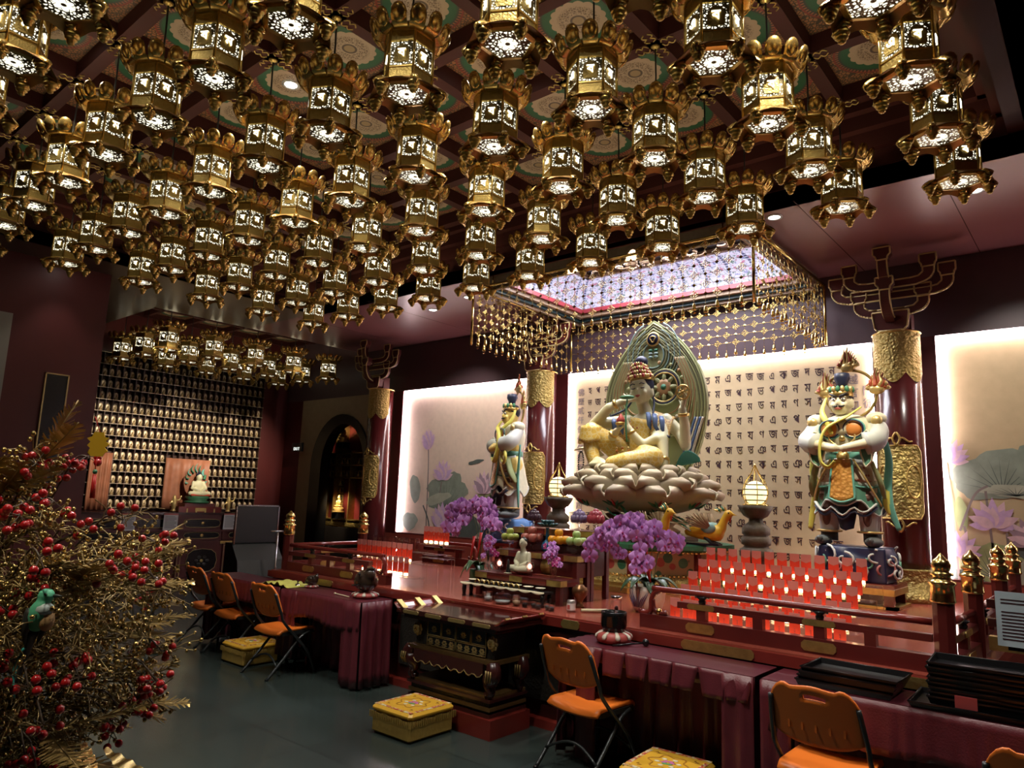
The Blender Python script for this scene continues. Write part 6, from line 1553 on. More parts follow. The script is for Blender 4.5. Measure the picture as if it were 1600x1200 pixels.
# ---------- orchids ----------
mat('orchid',(.58,.24,.68),.5,var=.2,vs=60); mat('orchid_pale',(.72,.46,.80),.5); mat('orchid_heart',(.45,.04,.22),.5); mat('leaf_orchid',(.025,.075,.03),.35,var=.3,vs=10); mat('stem_green',(.10,.13,.05),.5); mat('white_flower',(.85,.74,.84),.5); mat('red_ribbon',(.55,.02,.02),.4)
def bloom(mb,c,d,s,m1,m2,m3):
    x,y,z=frame_from(d); Mx=Matrix((x,y,z)).transposed().to_4x4(); T=Matrix.Translation(c)@Mx
    def pet(ang,L,W,lift):
        def fn(u,v):
            q=(u-.5)*2; w=W*math.sin(PI*min(1,.10+.82*v))**.7
            p=V((q*w,L*v,lift*v*v-.10*s*q*q)); return T@(Matrix.Rotation(ang,4,'Z')@p)
        mb.grid(fn,5,5,m1); mb.grid(lambda u,v:fn(1-u,v)+z*-.0008,5,5,m2)
    for k,(a,L,W) in enumerate(((1.35,.52,.34),(-1.35,.52,.34),(0,.48,.20),(2.55,.46,.19),(-2.55,.46,.19))): pet(a,L*s,W*s,.06*s)
    mb.ell(T@V((0,-.06*s,.10*s)),(.09*s,.09*s,.10*s),m3,6,4)
def orchid(lab,loc,pot,sprays,s,rz=0,seed=1):
    r=random.Random(seed); t=thing('potted_orchid',lab,'potted plant',loc)
    pot(t)
    for sp in sprays:
        pts=spline(sp['pts'],6); b=MB(); b.tube(pts,.004,'stem_green',5); st=b.build('flower_stem',t); n=sp['n']
        for k in range(n):
            q=lerp(sp.get('a',.45),1,k/max(1,n-1))*(len(pts)-1); i=min(int(q),len(pts)-2); p=pts[i].lerp(pts[i+1],q-i)
            off=V((r.uniform(-1,1)*s*.5,r.uniform(-1.2,.0)*s*.5,r.uniform(-.45,.3)*s)); d=V((r.uniform(-.5,.6),-1,r.uniform(-.4,.25)))
            b=MB(); b.cyl(p,p+off,.002,'stem_green',seg=4); bloom(b,p+off,d,s*r.uniform(.85,1.1),'orchid','orchid_pale','orchid_heart'); b.build('blossom',st)
    return t
def leaf(mb,c,a,L,W,droop,m,rise=.25):
    d=V((cos(a),sin(a),0)); n=V((-d.y,d.x,0))
    mb.sheet(lambda u,v:V(c)+d*L*v+n*(u-.5)*2*W*sin(PI*min(1,.12+.86*v))**.8+V((0,0,rise*L*sin(PI*v*.9)-droop*v*v+.25*W*abs(u-.5)*2)),6,8,m,.004)
def potR(t):
    b=MB(); b.lathe([(.085,0),(.11,.02),(.138,.09),(.142,.16),(.135,.20),(.128,.20),(.13,.17),(0,.16)],'pot_cream',(0,0,0),26); b.build('pot',t)
    b=MB()
    for k in range(9):
        a=-1.9+.06*k; b.tube([(.135*cos(a),.137*sin(a),.045),(.144*cos(a+.05*(k-4)),.144*sin(a+.05*(k-4)),.10),(.146*cos(a+.13*(k-4)),.146*sin(a+.13*(k-4)),.13+.03*(k%3))],[.003,.004,.001],'pot_blue',4)
    b.build('painted_iris',t)
    for k in range(9):
        b=MB(); leaf(b,(0,0,.18),-2.8+.62*k,.20+.03*(k%3),.05,.02+.03*(k%2),'leaf_orchid',.35); b.build('leaf',t)
    for (x,z) in ((-.07,.32),(.05,.36),(.02,.55)): b=MB(); b.ell((x,-.06,z),(.035,.025,.045),'red_ribbon',8,5); b.tube([(x,-.07,z),(x+.01,-.09,z-.06),(x+.03,-.09,z-.13)],[.016,.014,.006],'red_ribbon',6,flat=.4); b.build('red_bow',t)
mat('pot_cream',(.78,.68,.60),.3); mat('pot_blue',(.10,.07,.20),.4)
orchid('purple orchid in a cream iris-painted pot beside the right railing',(-2.93,5.22,HP+.001),potR,[dict(pts=[(0,0,.18),(-.04,-.02,.45),(-.14,-.06,.62),(-.30,-.12,.60),(-.42,-.16,.46)],n=16,a=.5),dict(pts=[(.02,0,.18),(.02,-.03,.48),(-.03,-.07,.68),(-.12,-.12,.66),(-.20,-.18,.44)],n=17,a=.5),dict(pts=[(.03,0,.18),(.05,-.02,.5),(.06,-.06,.64),(.06,-.12,.58),(.07,-.16,.36)],n=15,a=.5),dict(pts=[(.05,0,.18),(.10,-.01,.45),(.20,-.04,.58),(.28,-.06,.54)],n=12,a=.6)],.125,0,3)
def potL(t):
    b=MB(); b.lathe([(.07,0),(.085,.02),(.09,.12),(.085,.16),(.08,.16),(0,.14)],'leaf_orchid',(0,0,0),18); b.build('pot',t)
    for k in range(8): b=MB(); leaf(b,(0,0,.14),-2.9+.75*k,.15+.03*(k%3),.042,.03+.06*(k%2),'leaf_orchid',.5); b.build('leaf',t)
    for (x,z) in ((-.03,.42),(.06,.46)): b=MB(); b.tube([(x,-.05,z+.05),(x+.01,-.08,z-.05),(x-.01,-.08,z-.18)],[.02,.016,.006],'red_ribbon',6,flat=.5); b.build('red_bow',t)
orchid('dense purple orchid in a dark leafy pot left of the offering table',(-4.83,5.30,HP+.001),potL,[dict(pts=[(0,0,.15),(-.02,-.02,.5),(-.10,-.05,.74),(-.20,-.08,.74),(-.24,-.1,.60)],n=16,a=.5),dict(pts=[(0,0,.15),(.02,-.02,.5),(.0,-.06,.76),(-.08,-.1,.74),(-.14,-.14,.55)],n=17,a=.5),dict(pts=[(.02,0,.15),(.05,-.02,.5),(.10,-.05,.75),(.18,-.08,.72),(.24,-.1,.58)],n=16,a=.5)],.14,0,8)
def spray(lab,loc):
    t=thing('flower_vase',lab,'flower vase',loc,0,'small cut-glass vases of purple and white orchids'); b=MB(); b.lathe([(.028,0),(.022,.01),(.03,.05),(.036,.11),(.038,.12),(.034,.12),(.026,.05),(0,.02)],'acrylic',(0,0,0),14); b.build('vase',t); r=random.Random(int(loc[0]*-100))
    for k in range(26):
        a=r.uniform(0,2*PI); q=r.uniform(.01,.095); c=V((q*cos(a),q*sin(a)*.8-.01,.15+r.uniform(0,.16)-q*.5)); b=MB(); b.cyl((0,0,.08),c,.0015,'stem_green',seg=3); bloom(b,c,(cos(a)*.6,-.8+.3*sin(a),.2),.060,'orchid_heart' if k%3==0 else 'orchid','white_flower','white_flower'); b.build('blossom',t)
spray('glass vase of purple and white sprigs at the left end of the first step',(-4.38,4.93,Z1+.001)); spray('glass vase of purple and white sprigs right of the white statuette',(-3.63,4.90,Z1+.001))
# ---------- things on the long tables ----------
TZ=.7285
mat('sheet_blue',(.50,.62,.68),.5)
mat('gong_black',(.010,.011,.011),.18,.3); mat('brocade_red',(.38,.07,.06),.5,var=.3,vs=20); mat('brocade_white',(.60,.55,.45),.5)
def ringcushion(lab,loc,r,h,grp=None):
    t=thing('ring_cushion',lab,'cushion',loc,0,grp)
    b=MB(); b.lathe([(r*.5,0),(r*.92,h*.12),(r,h*.45),(r*.9,h*.85),(r*.6,h)],'brocade_red',(0,0,0),24,mod=lambda a,z:1+.03*abs(sin(a*4))); b.build('body',t)
    for k in range(8): b=MB(); a=2*PI*k/8; b.tube(spline([(r*.6*cos(a),r*.6*sin(a),h*1.0),(r*.97*cos(a),r*.97*sin(a),h*.75),(r*1.04*cos(a),r*1.04*sin(a),h*.4)],4),[.010*r/.1,.011*r/.1,.012*r/.1,.013*r/.1,.014*r/.1,.015*r/.1,.014*r/.1,.012*r/.1,.006],'brocade_white',6,flat=.4); b.build('white_panel',t)
ringcushion('red and white brocade ring cushion under the black singing bowl',(-2.66,4.29,TZ),.118,.075)
t=thing('singing_bowl','black singing bowl with a stick standing in it','bowl',(-2.66,4.29,TZ+.066)); b=MB(); b.lathe([(.05,0),(.075,.015),(.087,.05),(.086,.11),(.088,.135),(.083,.137),(.080,.11),(.080,.05),(.06,.02),(0,.015)],'gong_black',(0,0,0),28); b.build('bowl',t); b=MB(); b.cyl((.0,.0,.018),(.012,.01,.15),.011,'wood_dark',seg=8); b.ell((.013,.01,.158),(.014,.014,.017),'wood_dark',8,6); b.build('stick',t)
t=thing('bowl_mallet','black mallet with round head lying on the maroon cloth','mallet',(-2.52,4.26,TZ+.018),.95); b=MB(); b.cyl((-.12,0,-.010),(.10,0,.004),.006,'black',seg=8); b.build('handle',t); b=MB(); b.ell((.115,0,.006),(.024,.024,.024),'black',12,8); b.build('head',t)
ringcushion('red brocade ring cushion under the large wooden fish drum',(-5.27,4.28,TZ),.115,.05)
def woodfish(lab,loc,s,rz):
    t=thing('wooden_fish_drum',lab,'drum',loc,rz); mb=MB(); mb.ell((0,0,.095),(.115,.095,.085),'gong_brown',16,10); mb.ell((.07,0,.145),(.06,.05,.055),'gong_brown'); mb.ell((-.08,0,.06),(.055,.07,.04),'gong_brown')
    me=remesh(mb,.010,3); o=meshobj('body',me,t); b=MB(); b.tube(spline([(-.10,-.075,.05),(-.02,-.098,.06),(.07,-.09,.07)],4),.007,'black',6); b.ell((.06,-.083,.15),(.02,.008,.02),'black',8,5); b.tube([(.08,-.03,.185),(.11,0,.20),(.09,.03,.185)],.014,'gong_brown',6); b.build('carved_mouth',t); t.scale=(s,s,s)
mat('gong_brown',(.035,.020,.013),.22,coat=.3)
woodfish('large dark wooden fish drum on its red cushion','',1,0) if False else woodfish('large dark wooden fish drum on its red cushion',(-5.27,4.28,TZ+.042),1.15,-.3)
t=thing('drum_stick','thin wooden drum stick lying in front of the large wooden fish drum','stick',(-5.46,4.18,TZ+.008),-.1); b=MB(); b.cyl((-.13,0,0),(.10,0,0),.005,'incense_paper',seg=8); b.build('handle',t); b=MB(); b.ell((-.14,0,.002),(.018,.009,.009),'incense_paper',8,5); b.build('tip',t)
ringcushion('small brown ring cushion under the small wooden fish drum',(-6.12,4.30,TZ),.065,.025)
woodfish('small dark wooden fish drum on the table with the yellow cloth',(-6.12,4.30,TZ+.021),.55,.4)
mat('lime_cloth',(.55,.52,.10),.55,var=.2,vs=20)
t=thing('folded_cloth','rumpled yellow green cloth on the end of the left table','cloth',(-6.42,4.17,TZ)); b=MB()
nz=lambda x,y:noise.noise(V((x*9,y*9,3)))
def fc(u,v):
    x=lerp(-.24,.24,u); y=lerp(-.10,.16,v); z=.03+.022*nz(x,y)+.012*sin(x*60+y*20)
    return V((x,y,max(.006,z*(1-(abs(u-.5)*2)**4))))
b.sheet(fc,30,16,'lime_cloth',.004); b.build('cloth',t)
t=thing('small_bell','little chrome hand bell between the yellow cloth and small drum','bell',(-6.24,4.22,TZ)); b=MB(); b.lathe([(.032,0),(.03,.01),(.018,.03),(.006,.035)],'chrome',(0,0,0),14); b.build('bell',t); b=MB(); b.lathe([(.005,.035),(.007,.05),(.004,.06),(0,.062)],'black',(0,0,0),8); b.build('knob',t)
t=thing('instruction_sheet','pale blue printed sheet on a stand by the right railing','sign',(-.47,4.88,0)); b=MB(); b.box((.03,0,1.10),(.25,.004,.29),'sheet_blue'); b.build('paper',t)
mat('sheet_blue',(.50,.62,.68),.5) if False else None
b=MB()
for k in range(11): b.b2((-.07,-.0035,1.20-.018*k-(.03 if k>1 else 0)),(.13 if k%3 else .10,-.0022,1.206-.018*k-(.03 if k>1 else 0)),'ink')
b.build('printed_lines',t); b=MB(); b.cyl((.03,.012,0),(.03,.012,1.0),.012,'black',seg=8); b.box((.03,.012,.96),(.16,.015,.05),'black'); b.build('stand',t); b=MB(); b.lathe([(.14,0),(.13,.012),(.02,.02)],'black',(.03,.012,0),18); b.build('base',t)
# ---------- wall of small statuettes on the left ----------
XN=-13.33; NY=[4.56+.1143*k for k in range(29)]; NZ=[3.80-.205*k for k in range(13)]
mat('niche_wood',(.055,.022,.014),.45); mat('statuette_cream',(.62,.48,.30),.4,.25,var=.2,vs=60); mat('statuette_body',(.36,.25,.12),.4,.4); mat('shelf_edge',(.50,.42,.30),.3,.6)  # halo plates and feet are cream-gold, bodies a darker gold
sh=thing('shrine_shelf','tall dark shelf wall of identical tiny seated statuettes on the left','shrine',(0,0,0))
MB().b2((XB+.001,4.46,1.22),(XB+.012,7.83,3.98),'niche_wood').build('back_panel',sh)
for k,z in enumerate(NZ+[NZ[0]+.205]):
    b=MB(); b.b2((XB+.012,4.46,z-.072),(XN+.045,7.83,z-.064),'niche_wood'); b.b2((XN+.045,4.46,z-.074),(XN+.049,7.83,z-.066),'shelf_edge'); b.build('shelf',sh)
for k in range(30):
    y=NY[0]-.057+.1143*k; b=MB(); b.b2((XB+.012,y-.006,1.25),(XN+.042,y+.006,3.93),'niche_wood'); b.build('divider',sh)
def statuette(mb,T):
    n0=len(mb.v)
    def E(c,r,m,sg=8,rg=5): mb.ell((0,0,0),r,m,sg,rg,rot=T@Matrix.Translation(c))
    mb.lathe([(1,-.006),(1,.002),(.7,.008),(0,.009)],'statuette_cream',(0,0,0),14) ; k=14*3+14
    # flatten the mandorla to an oval facing +x
    cnt=14*4
    for i in range(len(mb.v)-cnt,len(mb.v)):
        x,y,z=mb.v[i]; mb.v[i]=tuple(T@V((-.022+z,x*.040,.012+y*.058)))
    E((0,0,-.045),(.020,.034,.012),'statuette_body',8,4); E((0,0,-.022),(.016,.022,.022),'statuette_body',8,5); E((.002,0,.010),(.012,.012,.014),'statuette_body',8,5); E((0,0,.024),(.006,.006,.006),'statuette_body',6,4)
    E((.008,-.018,-.036),(.014,.014,.008),'statuette_body',6,4); E((.008,.018,-.036),(.014,.014,.008),'statuette_body',6,4); E((0,0,-.058),(.022,.036,.006),'statuette_cream',8,4)
cells=[]
for j,z in enumerate(NZ):
    for i,y in enumerate(NY):
        if z<2.2 and (5.94<y<6.84 or (y<5.06)): continue
        cells.append(((V((XN,y,z))-V((0,0,1.65))).length,i,j,y,z))
cells.sort(); s0=None; rest=MB()
for n,(d,i,j,y,z) in enumerate(cells):
    if n<300:
        lab='tiny shelf-wall statuette, row %s from the top, column %s from the left'%(ordn(j),ordn(i))
        if s0 is None:
            mb=MB(); statuette(mb,Matrix.Identity(4)); s0=mb.build('buddha_statuette'); tag(s0,lab,'statuette','tiny statuettes in the shelf wall'); s0.location=(XN,y,z)
        else: dup(s0,(XN,y,z),None,lab)
    else: statuette(rest,Matrix.Translation((XN,y,z)))
o=rest.build('buddha_statuettes'); tag(o,'farthest tiny statuettes at the far end of the shelf wall','statuette',None,'stuff')
# counter
mat('cab_red',(.10,.014,.010),.4,var=.25,vs=6)
cb=thing('shrine_counter','long dark red two tier counter with black gilt edged panels below the statuette wall','counter',(0,0,0))
X1,X2=-12.78,-12.70
b=MB(); b.b2((XB+.04,4.1,0),(X1,7.82,1.18),'cab_red'); b.b2((XB+.04,4.1,1.18),(X1+.05,7.84,1.215),'wood_dark'); b.b2((XB+.04,4.1,.88),(X1+.06,7.84,.915),'cab_red'); b.b2((XB+.04,4.1,.66),(X2+.05,7.86,.72),'cab_red'); b.b2((X1,4.1,0),(X2,7.82,.66),'cab_red'); b.b2((X1,4.1,0),(X2+.06,7.86,.09),'cab_red'); b.build('body',cb)
def cart(y0,y1,z0,z1,x,oval=False):
    b=MB(); T=Matrix.Translation((x,0,0))@Matrix(((0,0,1,0),(1,0,0,0),(0,1,0,0),(0,0,0,1)))
    yc,zc=(y0+y1)/2,(z0+z1)/2; hy,hz=(y1-y0)/2,(z1-z0)/2; pts=[]
    for k in range(40):
        a=2*PI*k/40; e=.45 if not oval else .7; c,s=cos(a),sin(a); q=1-.05*abs(sin(a*6))
        pts.append((yc+hy*math.copysign(abs(c)**e,c)*q,zc+hz*math.copysign(abs(s)**e,s)*q))
    b.prism(pts,.012,'black',T); b.tube([T@V((p[0],p[1],.013)) for p in pts],.006,'gilt_line',4,closed=True)
    b.ell((x+.014,yc,zc),(.006,.035,.03),'old_gold',8,5)
    if oval:
        for k in range(6): b.ell((x+.012,yc+.10*cos(k*PI/3),zc+.07*sin(k*PI/3)),(.006,.045,.032),'carved_black',8,4)
    b.build('door_panel' if oval else 'drawer_panel',cb)
PY=[4.40,5.25,6.11,6.96,7.80]
for k in range(4):
    a,c=PY[k]+.09,PY[k+1]-.09; cart(a,c,.95,1.10,X1); cart(a,c,.755,.865,X1); cart(a+.05,c-.05,.16,.58,X2,True)
for y in PY:
    b=MB(); b.b2((X2,y-.05,.09),(X2+.025,y+.05,.66),'cab_red'); b.b2((X2+.025,y-.03,.10),(X2+.03,y+.03,.64),'gilt_line'); b.b2((X2+.031,y-.022,.11),(X2+.033,y+.022,.63),'cab_red')
    for z,h,w in ((.69,.05,.13),(.05,.05,.13)): b.b2((X2+.05,y-w,z-h/2),(X2+.063,y+w,z+h/2),'old_gold')
    b.b2((X1,y-.035,.72),(X1+.02,y+.035,1.18),'cab_red'); b.build('post',cb)
for y,z,lab in ((5.92,1.05,'white printed sheet hung on the counter left of the seated statue'),(7.02,1.06,'white printed sheet hung on the counter right of the seated statue'),(5.20,1.05,'white printed sheet hung on the counter behind the golden tree')):
    t=thing('paper_notice',lab,'paper',(X1+.064,y,z)); b=MB(); b.b2((0,-.125,-.145),(.004,.125,.145),'white'); b.build('sheet',t); b=MB()
    for k in range(9): b.b2((.004,-.10,.09-.024*k),(.0052,.10 if k%3 else .07,.098-.024*k),'frame_grey')
    b.b2((.004,-.125,.122),(.0052,.125,.145),'paper_red'); b.build('printed_lines',t)
mat('drape_orange',(.34,.13,.07),.55,var=.35,vs=8)
def hang(lab,y0,y1,z0,z1):
    t=thing('hanging_drape',lab,'drape',(0,0,0)); b=MB(); b.sheet(lambda u,v:V((XN+.065+.018*sin(u*26),lerp(y0,y1,u),lerp(z1,z0,v))),36,4,'drape_orange',.005); b.build('cloth',t)
hang('orange brown cloth hung behind the seated statue on the statuette wall',5.97,6.80,1.25,2.18); hang('orange brown cloth strip hung at the left end of the statuette wall',4.70,5.05,1.23,2.20)
ss=thing('statue_stand','red stepped stand under the seated statue by the statuette wall','stand',(-12.98,6.48,1.217))
b=MB(); b.b2((-.18,-.40,0),(.18,.40,.10),'red_lacquer'); b.b2((-.14,-.28,.10),(.14,.28,.16),'wood_red'); b.b2((.18,-.10,.02),(.185,.10,.08),'old_gold'); b.build('body',ss); b=MB()
for y in (-.25,-.08,.09,.26): b.b2((.181,y-.012,0),(.19,y+.012,.07),'old_gold')
b.build('gilt_fitting',ss)
t=thing('seated_statue','painted seated statue with green flame halo on a red stand by the statuette wall','statue',(-12.98,6.48,1.378),PI/2)
b=MB(); b.lathe([(.20,0),(.22,.03),(.15,.06),(.21,.10),(.19,.13)],'motif_green',(0,0,0),20); b.build('lotus_base',t)
mb=MB(); E=lambda c,r:mb.ell(c,r,'statue_skin',10,7)
E((0,-.02,.18),(.17,.12,.05)); E((0,0,.30),(.095,.07,.13)); E((0,-.01,.47),(.055,.058,.07)); 
for s in (-1,1): limb(mb,[(s*.09,0,.37),(s*.13,-.04,.27),(s*.03,-.12,.23)],[.035,.03,.024],'statue_skin'); limb(mb,[(s*.06,-.03,.18),(s*.17,-.08,.175),(s*.02,-.13,.17)],[.055,.045,.035],'statue_skin')
meshobj('figure',remesh(mb,.011,2),t); b=MB(); b.ell((0,.01,.51),(.058,.058,.04),'hair_blue',10,6); b.ell((0,.01,.56),(.024,.024,.028),'hair_blue',8,5); b.build('hair',t); b=MB(); b.sheet(lambda u,v:V((lerp(-.18,.18,u),-.135-.02*sin(PI*u)+.04*v,.14+.05*v)),10,3,'red_comb',.02); b.build('robe',t)
b=MB(); b.prism([(.22*cos(a)*(1 if sin(a)<.2 else (1-(sin(a)-.2)*.35)),.40+.30*sin(a)) for a in [2*PI*k/28 for k in range(28)]],.025,'drape_orange',Matrix.Translation((0,.14,0))@Matrix.Rotation(PI/2,4,'X')); ho=b.build('halo',t)
for k in range(9):
    a=PI*k/8; b=MB(); b.tube(spline([(.16*cos(a),.10,.36+.20*sin(a)),(.20*cos(a+.2),.10,.38+.26*sin(a+.1)),(.19*cos(a),.10,.40+.33*sin(a))],4),[.03,.03,.028,.026,.022,.018,.014,.008,.003],'motif_green' if k%2 else 'aqua',6,flat=.5); b.build('flame',ho)
for y,lab in ((6.03,'small gold figurine on the counter left of the seated statue'),(7.06,'small gold figurine on the counter right of the seated statue')):
    t=thing('gold_figurine',lab,'figurine',(-12.9,y,1.217)); mb=MB(); mb.ell((0,0,.02),(.05,.05,.02),'gold'); limb(mb,[(0,0,.03),(0,0,.12),(0,0,.22),(.0,0,.27)],[.03,.045,.04,.03],'gold'); limb(mb,[(0,.03,.2),(.02,.09,.22),(.02,.11,.28)],[.02,.016,.014],'gold'); limb(mb,[(0,-.03,.2),(.02,-.08,.15)],[.02,.016],'gold'); me=remesh(mb,.012,2,'small_gold'); meshobj('figure',me,t); b=MB(); b.lathe([(.05,0),(.05,.02)],'wood_dark',(0,0,0),14); b.build('foot',t)
# ---------- black notice board, stanchion, plaque ----------
t=thing('notice_board','black notice board in a silver frame above a slanted black box','notice board',(-9.15,5.46,0))
mat('board_dark',(.018,.020,.020),.35)
b=MB(); b.b2((-.02,-.31,.94),(.0,.31,1.43),'board_dark'); b.build('board',t)
b=MB()
for lo,hi in (((-.025,-.33,.92),(.008,-.31,1.45)),((-.025,.31,.92),(.008,.33,1.45)),((-.025,-.33,1.43),(.008,.33,1.45))): b.b2(lo,hi,'steel')
b.build('frame',t)
mat('board_green',(.010,.016,.012),.3)
b=MB(); b.prism([(-.18,0),(.24,0),(.24,.40),(.16,.72),(-.02,.94),(-.18,.94)],.68,'board_green',Matrix.Translation((0,.34,0))@Matrix.Rotation(PI/2,4,'X')); b.build('box',t)
t=thing('tee_stand','thin steel tee topped stand in front of the black notice board','stand',(-8.78,5.56,0)); b=MB(); b.cyl((0,0,.01),(0,0,1.10),.012,'steel',seg=8); b.build('pole',t); b=MB(); b.cyl((-.0,-.11,1.11),(0,.11,1.11),.014,'steel',seg=8); b.build('bar',t); b=MB(); b.lathe([(.10,0),(.10,.012),(.02,.02)],'black',(0,0,0),16); b.build('base',t)
t=thing('queue_post','chrome queue barrier post with red belt by the golden tree','barrier post',(-7.64,3.46,0)); b=MB(); b.cyl((0,0,.03),(0,0,.88),.030,'steel',seg=16); b.build('pole',t); b=MB(); b.lathe([(.175,0),(.178,.012),(.16,.024),(.04,.055),(.032,.07)],'chrome',(0,0,0),36); b.build('base',t); b=MB(); b.cyl((0,0,.86),(0,0,.94),.036,'black',seg=16); b.build('belt_head',t); b=MB(); b.box((-.05,-.04,.62),(.004,.05,.44),'red_ribbon'); b.b2((-.052,-.065,.83),(-.02,-.015,.86),'black'); b.build('belt',t)
t=thing('wall_plaque','tall narrow black plaque in a gilt frame on the dark red pier','plaque',(-9.8,2.985,0)); b=MB(); b.b2((0,-.115,1.25),(.02,.115,2.95),'black'); b.build('panel',t); b=MB()
for lo,hi in (((0,-.13,1.235),(.03,-.115,2.965)),((0,.115,1.235),(.03,.13,2.965)),((0,-.13,2.95),(.03,.13,2.965)),((0,-.13,1.235),(.03,.13,1.25))): b.b2(lo,hi,'gilt_line')
b.build('frame',t)
mat('wall_cream',(.30,.29,.24),.6)
b=MB(); b.b2((-9.8,1.2,0),(-9.78,2.44,3.6),'wall_cream'); struct('trim_6',b,'pale wall panel left of the red pier')
# ---------- golden decorative tree with red berries in the near left ----------
mat('gold_bead',(.46,.33,.12),.25,.9); mat('gold_twig',(.26,.18,.07),.4,.6); mat('gold_needle',(.40,.27,.09),.33,.75,var=.3,vs=30); mat('red_berry',(.42,.012,.015),.22,coat=.4); mat('bark',(.06,.035,.02),.7)
rt=random.Random(21); TC=V((-1.97,.47,0))
tr=thing('golden_tree','golden artificial tree with bead sprays and red berry clusters in the near left corner','decorative tree',tuple(TC))
b=MB(); b.lathe([(.15,0),(.19,.05),(.21,.30),(.20,.36),(.18,.36),(.17,.32),(0,.31)],'old_gold',(0,0,0),24); b.build('pot',tr)
b=MB(); b.tube(spline([(0,0,.3),(.02,-.01,.7),(-.01,.01,1.1),(.0,0,1.5)],5),[.035,.034,.032,.03,.03,.028,.027,.026,.025,.024,.022,.02,.018,.015,.012,.01],'bark',8); b.build('trunk',tr)
CC=V((0,0,1.36)); RR=V((.44,.44,.40))
def surf(th,ph): return V((RR.x*cos(ph)*cos(th),RR.y*cos(ph)*sin(th),RR.z*sin(ph)))
beads=MB(); 
def bead(c,r): beads.ell(c,(r,r,r*1.15),'gold_bead',6,4)
FV=-.24 # azimuth facing the camera
tips=[]
for k in range(150):
    th=FV+rt.uniform(-1.75,1.75) if k%6 else rt.uniform(-PI,PI); ph=rt.uniform(-1.2,1.2) if k<60 else rt.uniform(-1.25,.45)
    e=surf(th,ph)*rt.uniform(.80,1.08); st=CC+V((0,0,rt.uniform(-.35,.05)+e.z*.35))*1.0
    st=V((0,0,CC.z+max(-.45,min(.1,e.z*.6-.15)))); en=CC+e; mid=st.lerp(en,.55)+V((0,0,.06*rt.random()))
    pts=spline([st,mid,en+V((0,0,-.03*rt.random()))],7)
    br=MB(); br.tube(pts,[.0055*(1-.06*i) for i in range(len(pts))],'gold_twig' if k%3 else 'bark',5)
    kind=k%5
    for i in range(4,len(pts)):
        for q in range(4):
            d=V((rt.uniform(-1,1),rt.uniform(-1,1),rt.uniform(-.6,1))).normalized(); L=rt.uniform(.03,.085); e2=pts[i]+d*L
            br.tube([pts[i],pts[i]+d*L*.5+V((0,0,.008)),e2],.0012,'gold_twig',3,cap=False)
            if kind!=1: 
                for w in range(2): bead(e2.lerp(pts[i],w*.35)+V((rt.uniform(-.008,.008),rt.uniform(-.008,.008),0)),rt.uniform(.0036,.0054))
    br.build('branch',tr); tips.append((pts,k))
o=beads.build('gold_beads',tr); o['kind']='stuff'
# fern like gold fronds
for k in range(95):
    pts,_=tips[(k*3+1)%len(tips)]; p=pts[int(len(pts)*.68)]; d=(pts[-1]-pts[5]).normalized()+V((rt.uniform(-.5,.5),rt.uniform(-.5,.5),rt.uniform(-.4,.3))); d.normalize()
    b=MB(); L=rt.uniform(.14,.21); s=d.cross(V((0,0,1))).normalized(); n=d.cross(s); nn=22
    b.tube([p,p+d*L],.0018,'gold_twig',4)
    for i in range(nn):
        c=p+d*L*(.12+.88*i/nn); w=.042*math.sin(PI*min(1,.12+.88*i/nn))**.7
        for sg in (-1,1):
            e=c+s*sg*w+d*w*.55+n*rt.uniform(-.008,.008); v=d*.0046
            b.add([c-v,c+v,e+v*.3,e-v*.3],[[0,1,2,3]],'gold_needle')
    b.build('gold_frond',tr)
# bright crimped leaves at the lower right edge
for (q0,q1) in (((.33,.16,1.10),(.40,.22,1.03)),((.36,.20,1.12),(.47,.28,1.04)),((.30,.18,1.12),(.33,.20,1.03))):
    p0,p1=V(q0),V(q1); b=MB(); d=(p1-p0); s=d.cross(V((0,0,1))).normalized()
    b.grid(lambda u,v:p0+d*v+s*(u-.5)*.05*sin(PI*min(1,.1+.85*v))+V((0,0,.006*cos(v*40)*(1-abs(u-.5)))),4,24,'gold_bead'); b.build('crimped_leaf',tr)
bm=MB(); bm.ell((0,0,0),.0086,'red_berry',10,7); b0=bm.build('red_berry',tr); nb=0; restb=MB()
for k in range(70):
    th=FV+rt.uniform(-1.25,1.25) if k<60 else rt.uniform(-PI,PI); ph=rt.uniform(-.95,1.05); c=CC+surf(th,ph)*rt.uniform(.86,1.10)
    stem=MB(); root=CC+(c-CC)*.72
    stem.tube(spline([root,root.lerp(c,.6)+V((0,0,.03)),c],4),.002,'bark',4)
    for q in range(rt.randint(4,8)):
        p=c+V((rt.uniform(-.032,.032),rt.uniform(-.032,.032),rt.uniform(-.032,.032))); stem.tube([c,p],.001,'bark',3,cap=False)
        if nb<100:
            o=b0 if nb==0 else b0.copy()
            if nb: COL.objects.link(o); o.parent=tr
            o.location=p; nb+=1
        else: restb.ell(p,.0086,'red_berry',8,6)
    stem.build('berry_stem',tr)
o=restb.build('red_berries',tr); o['kind']='stuff'
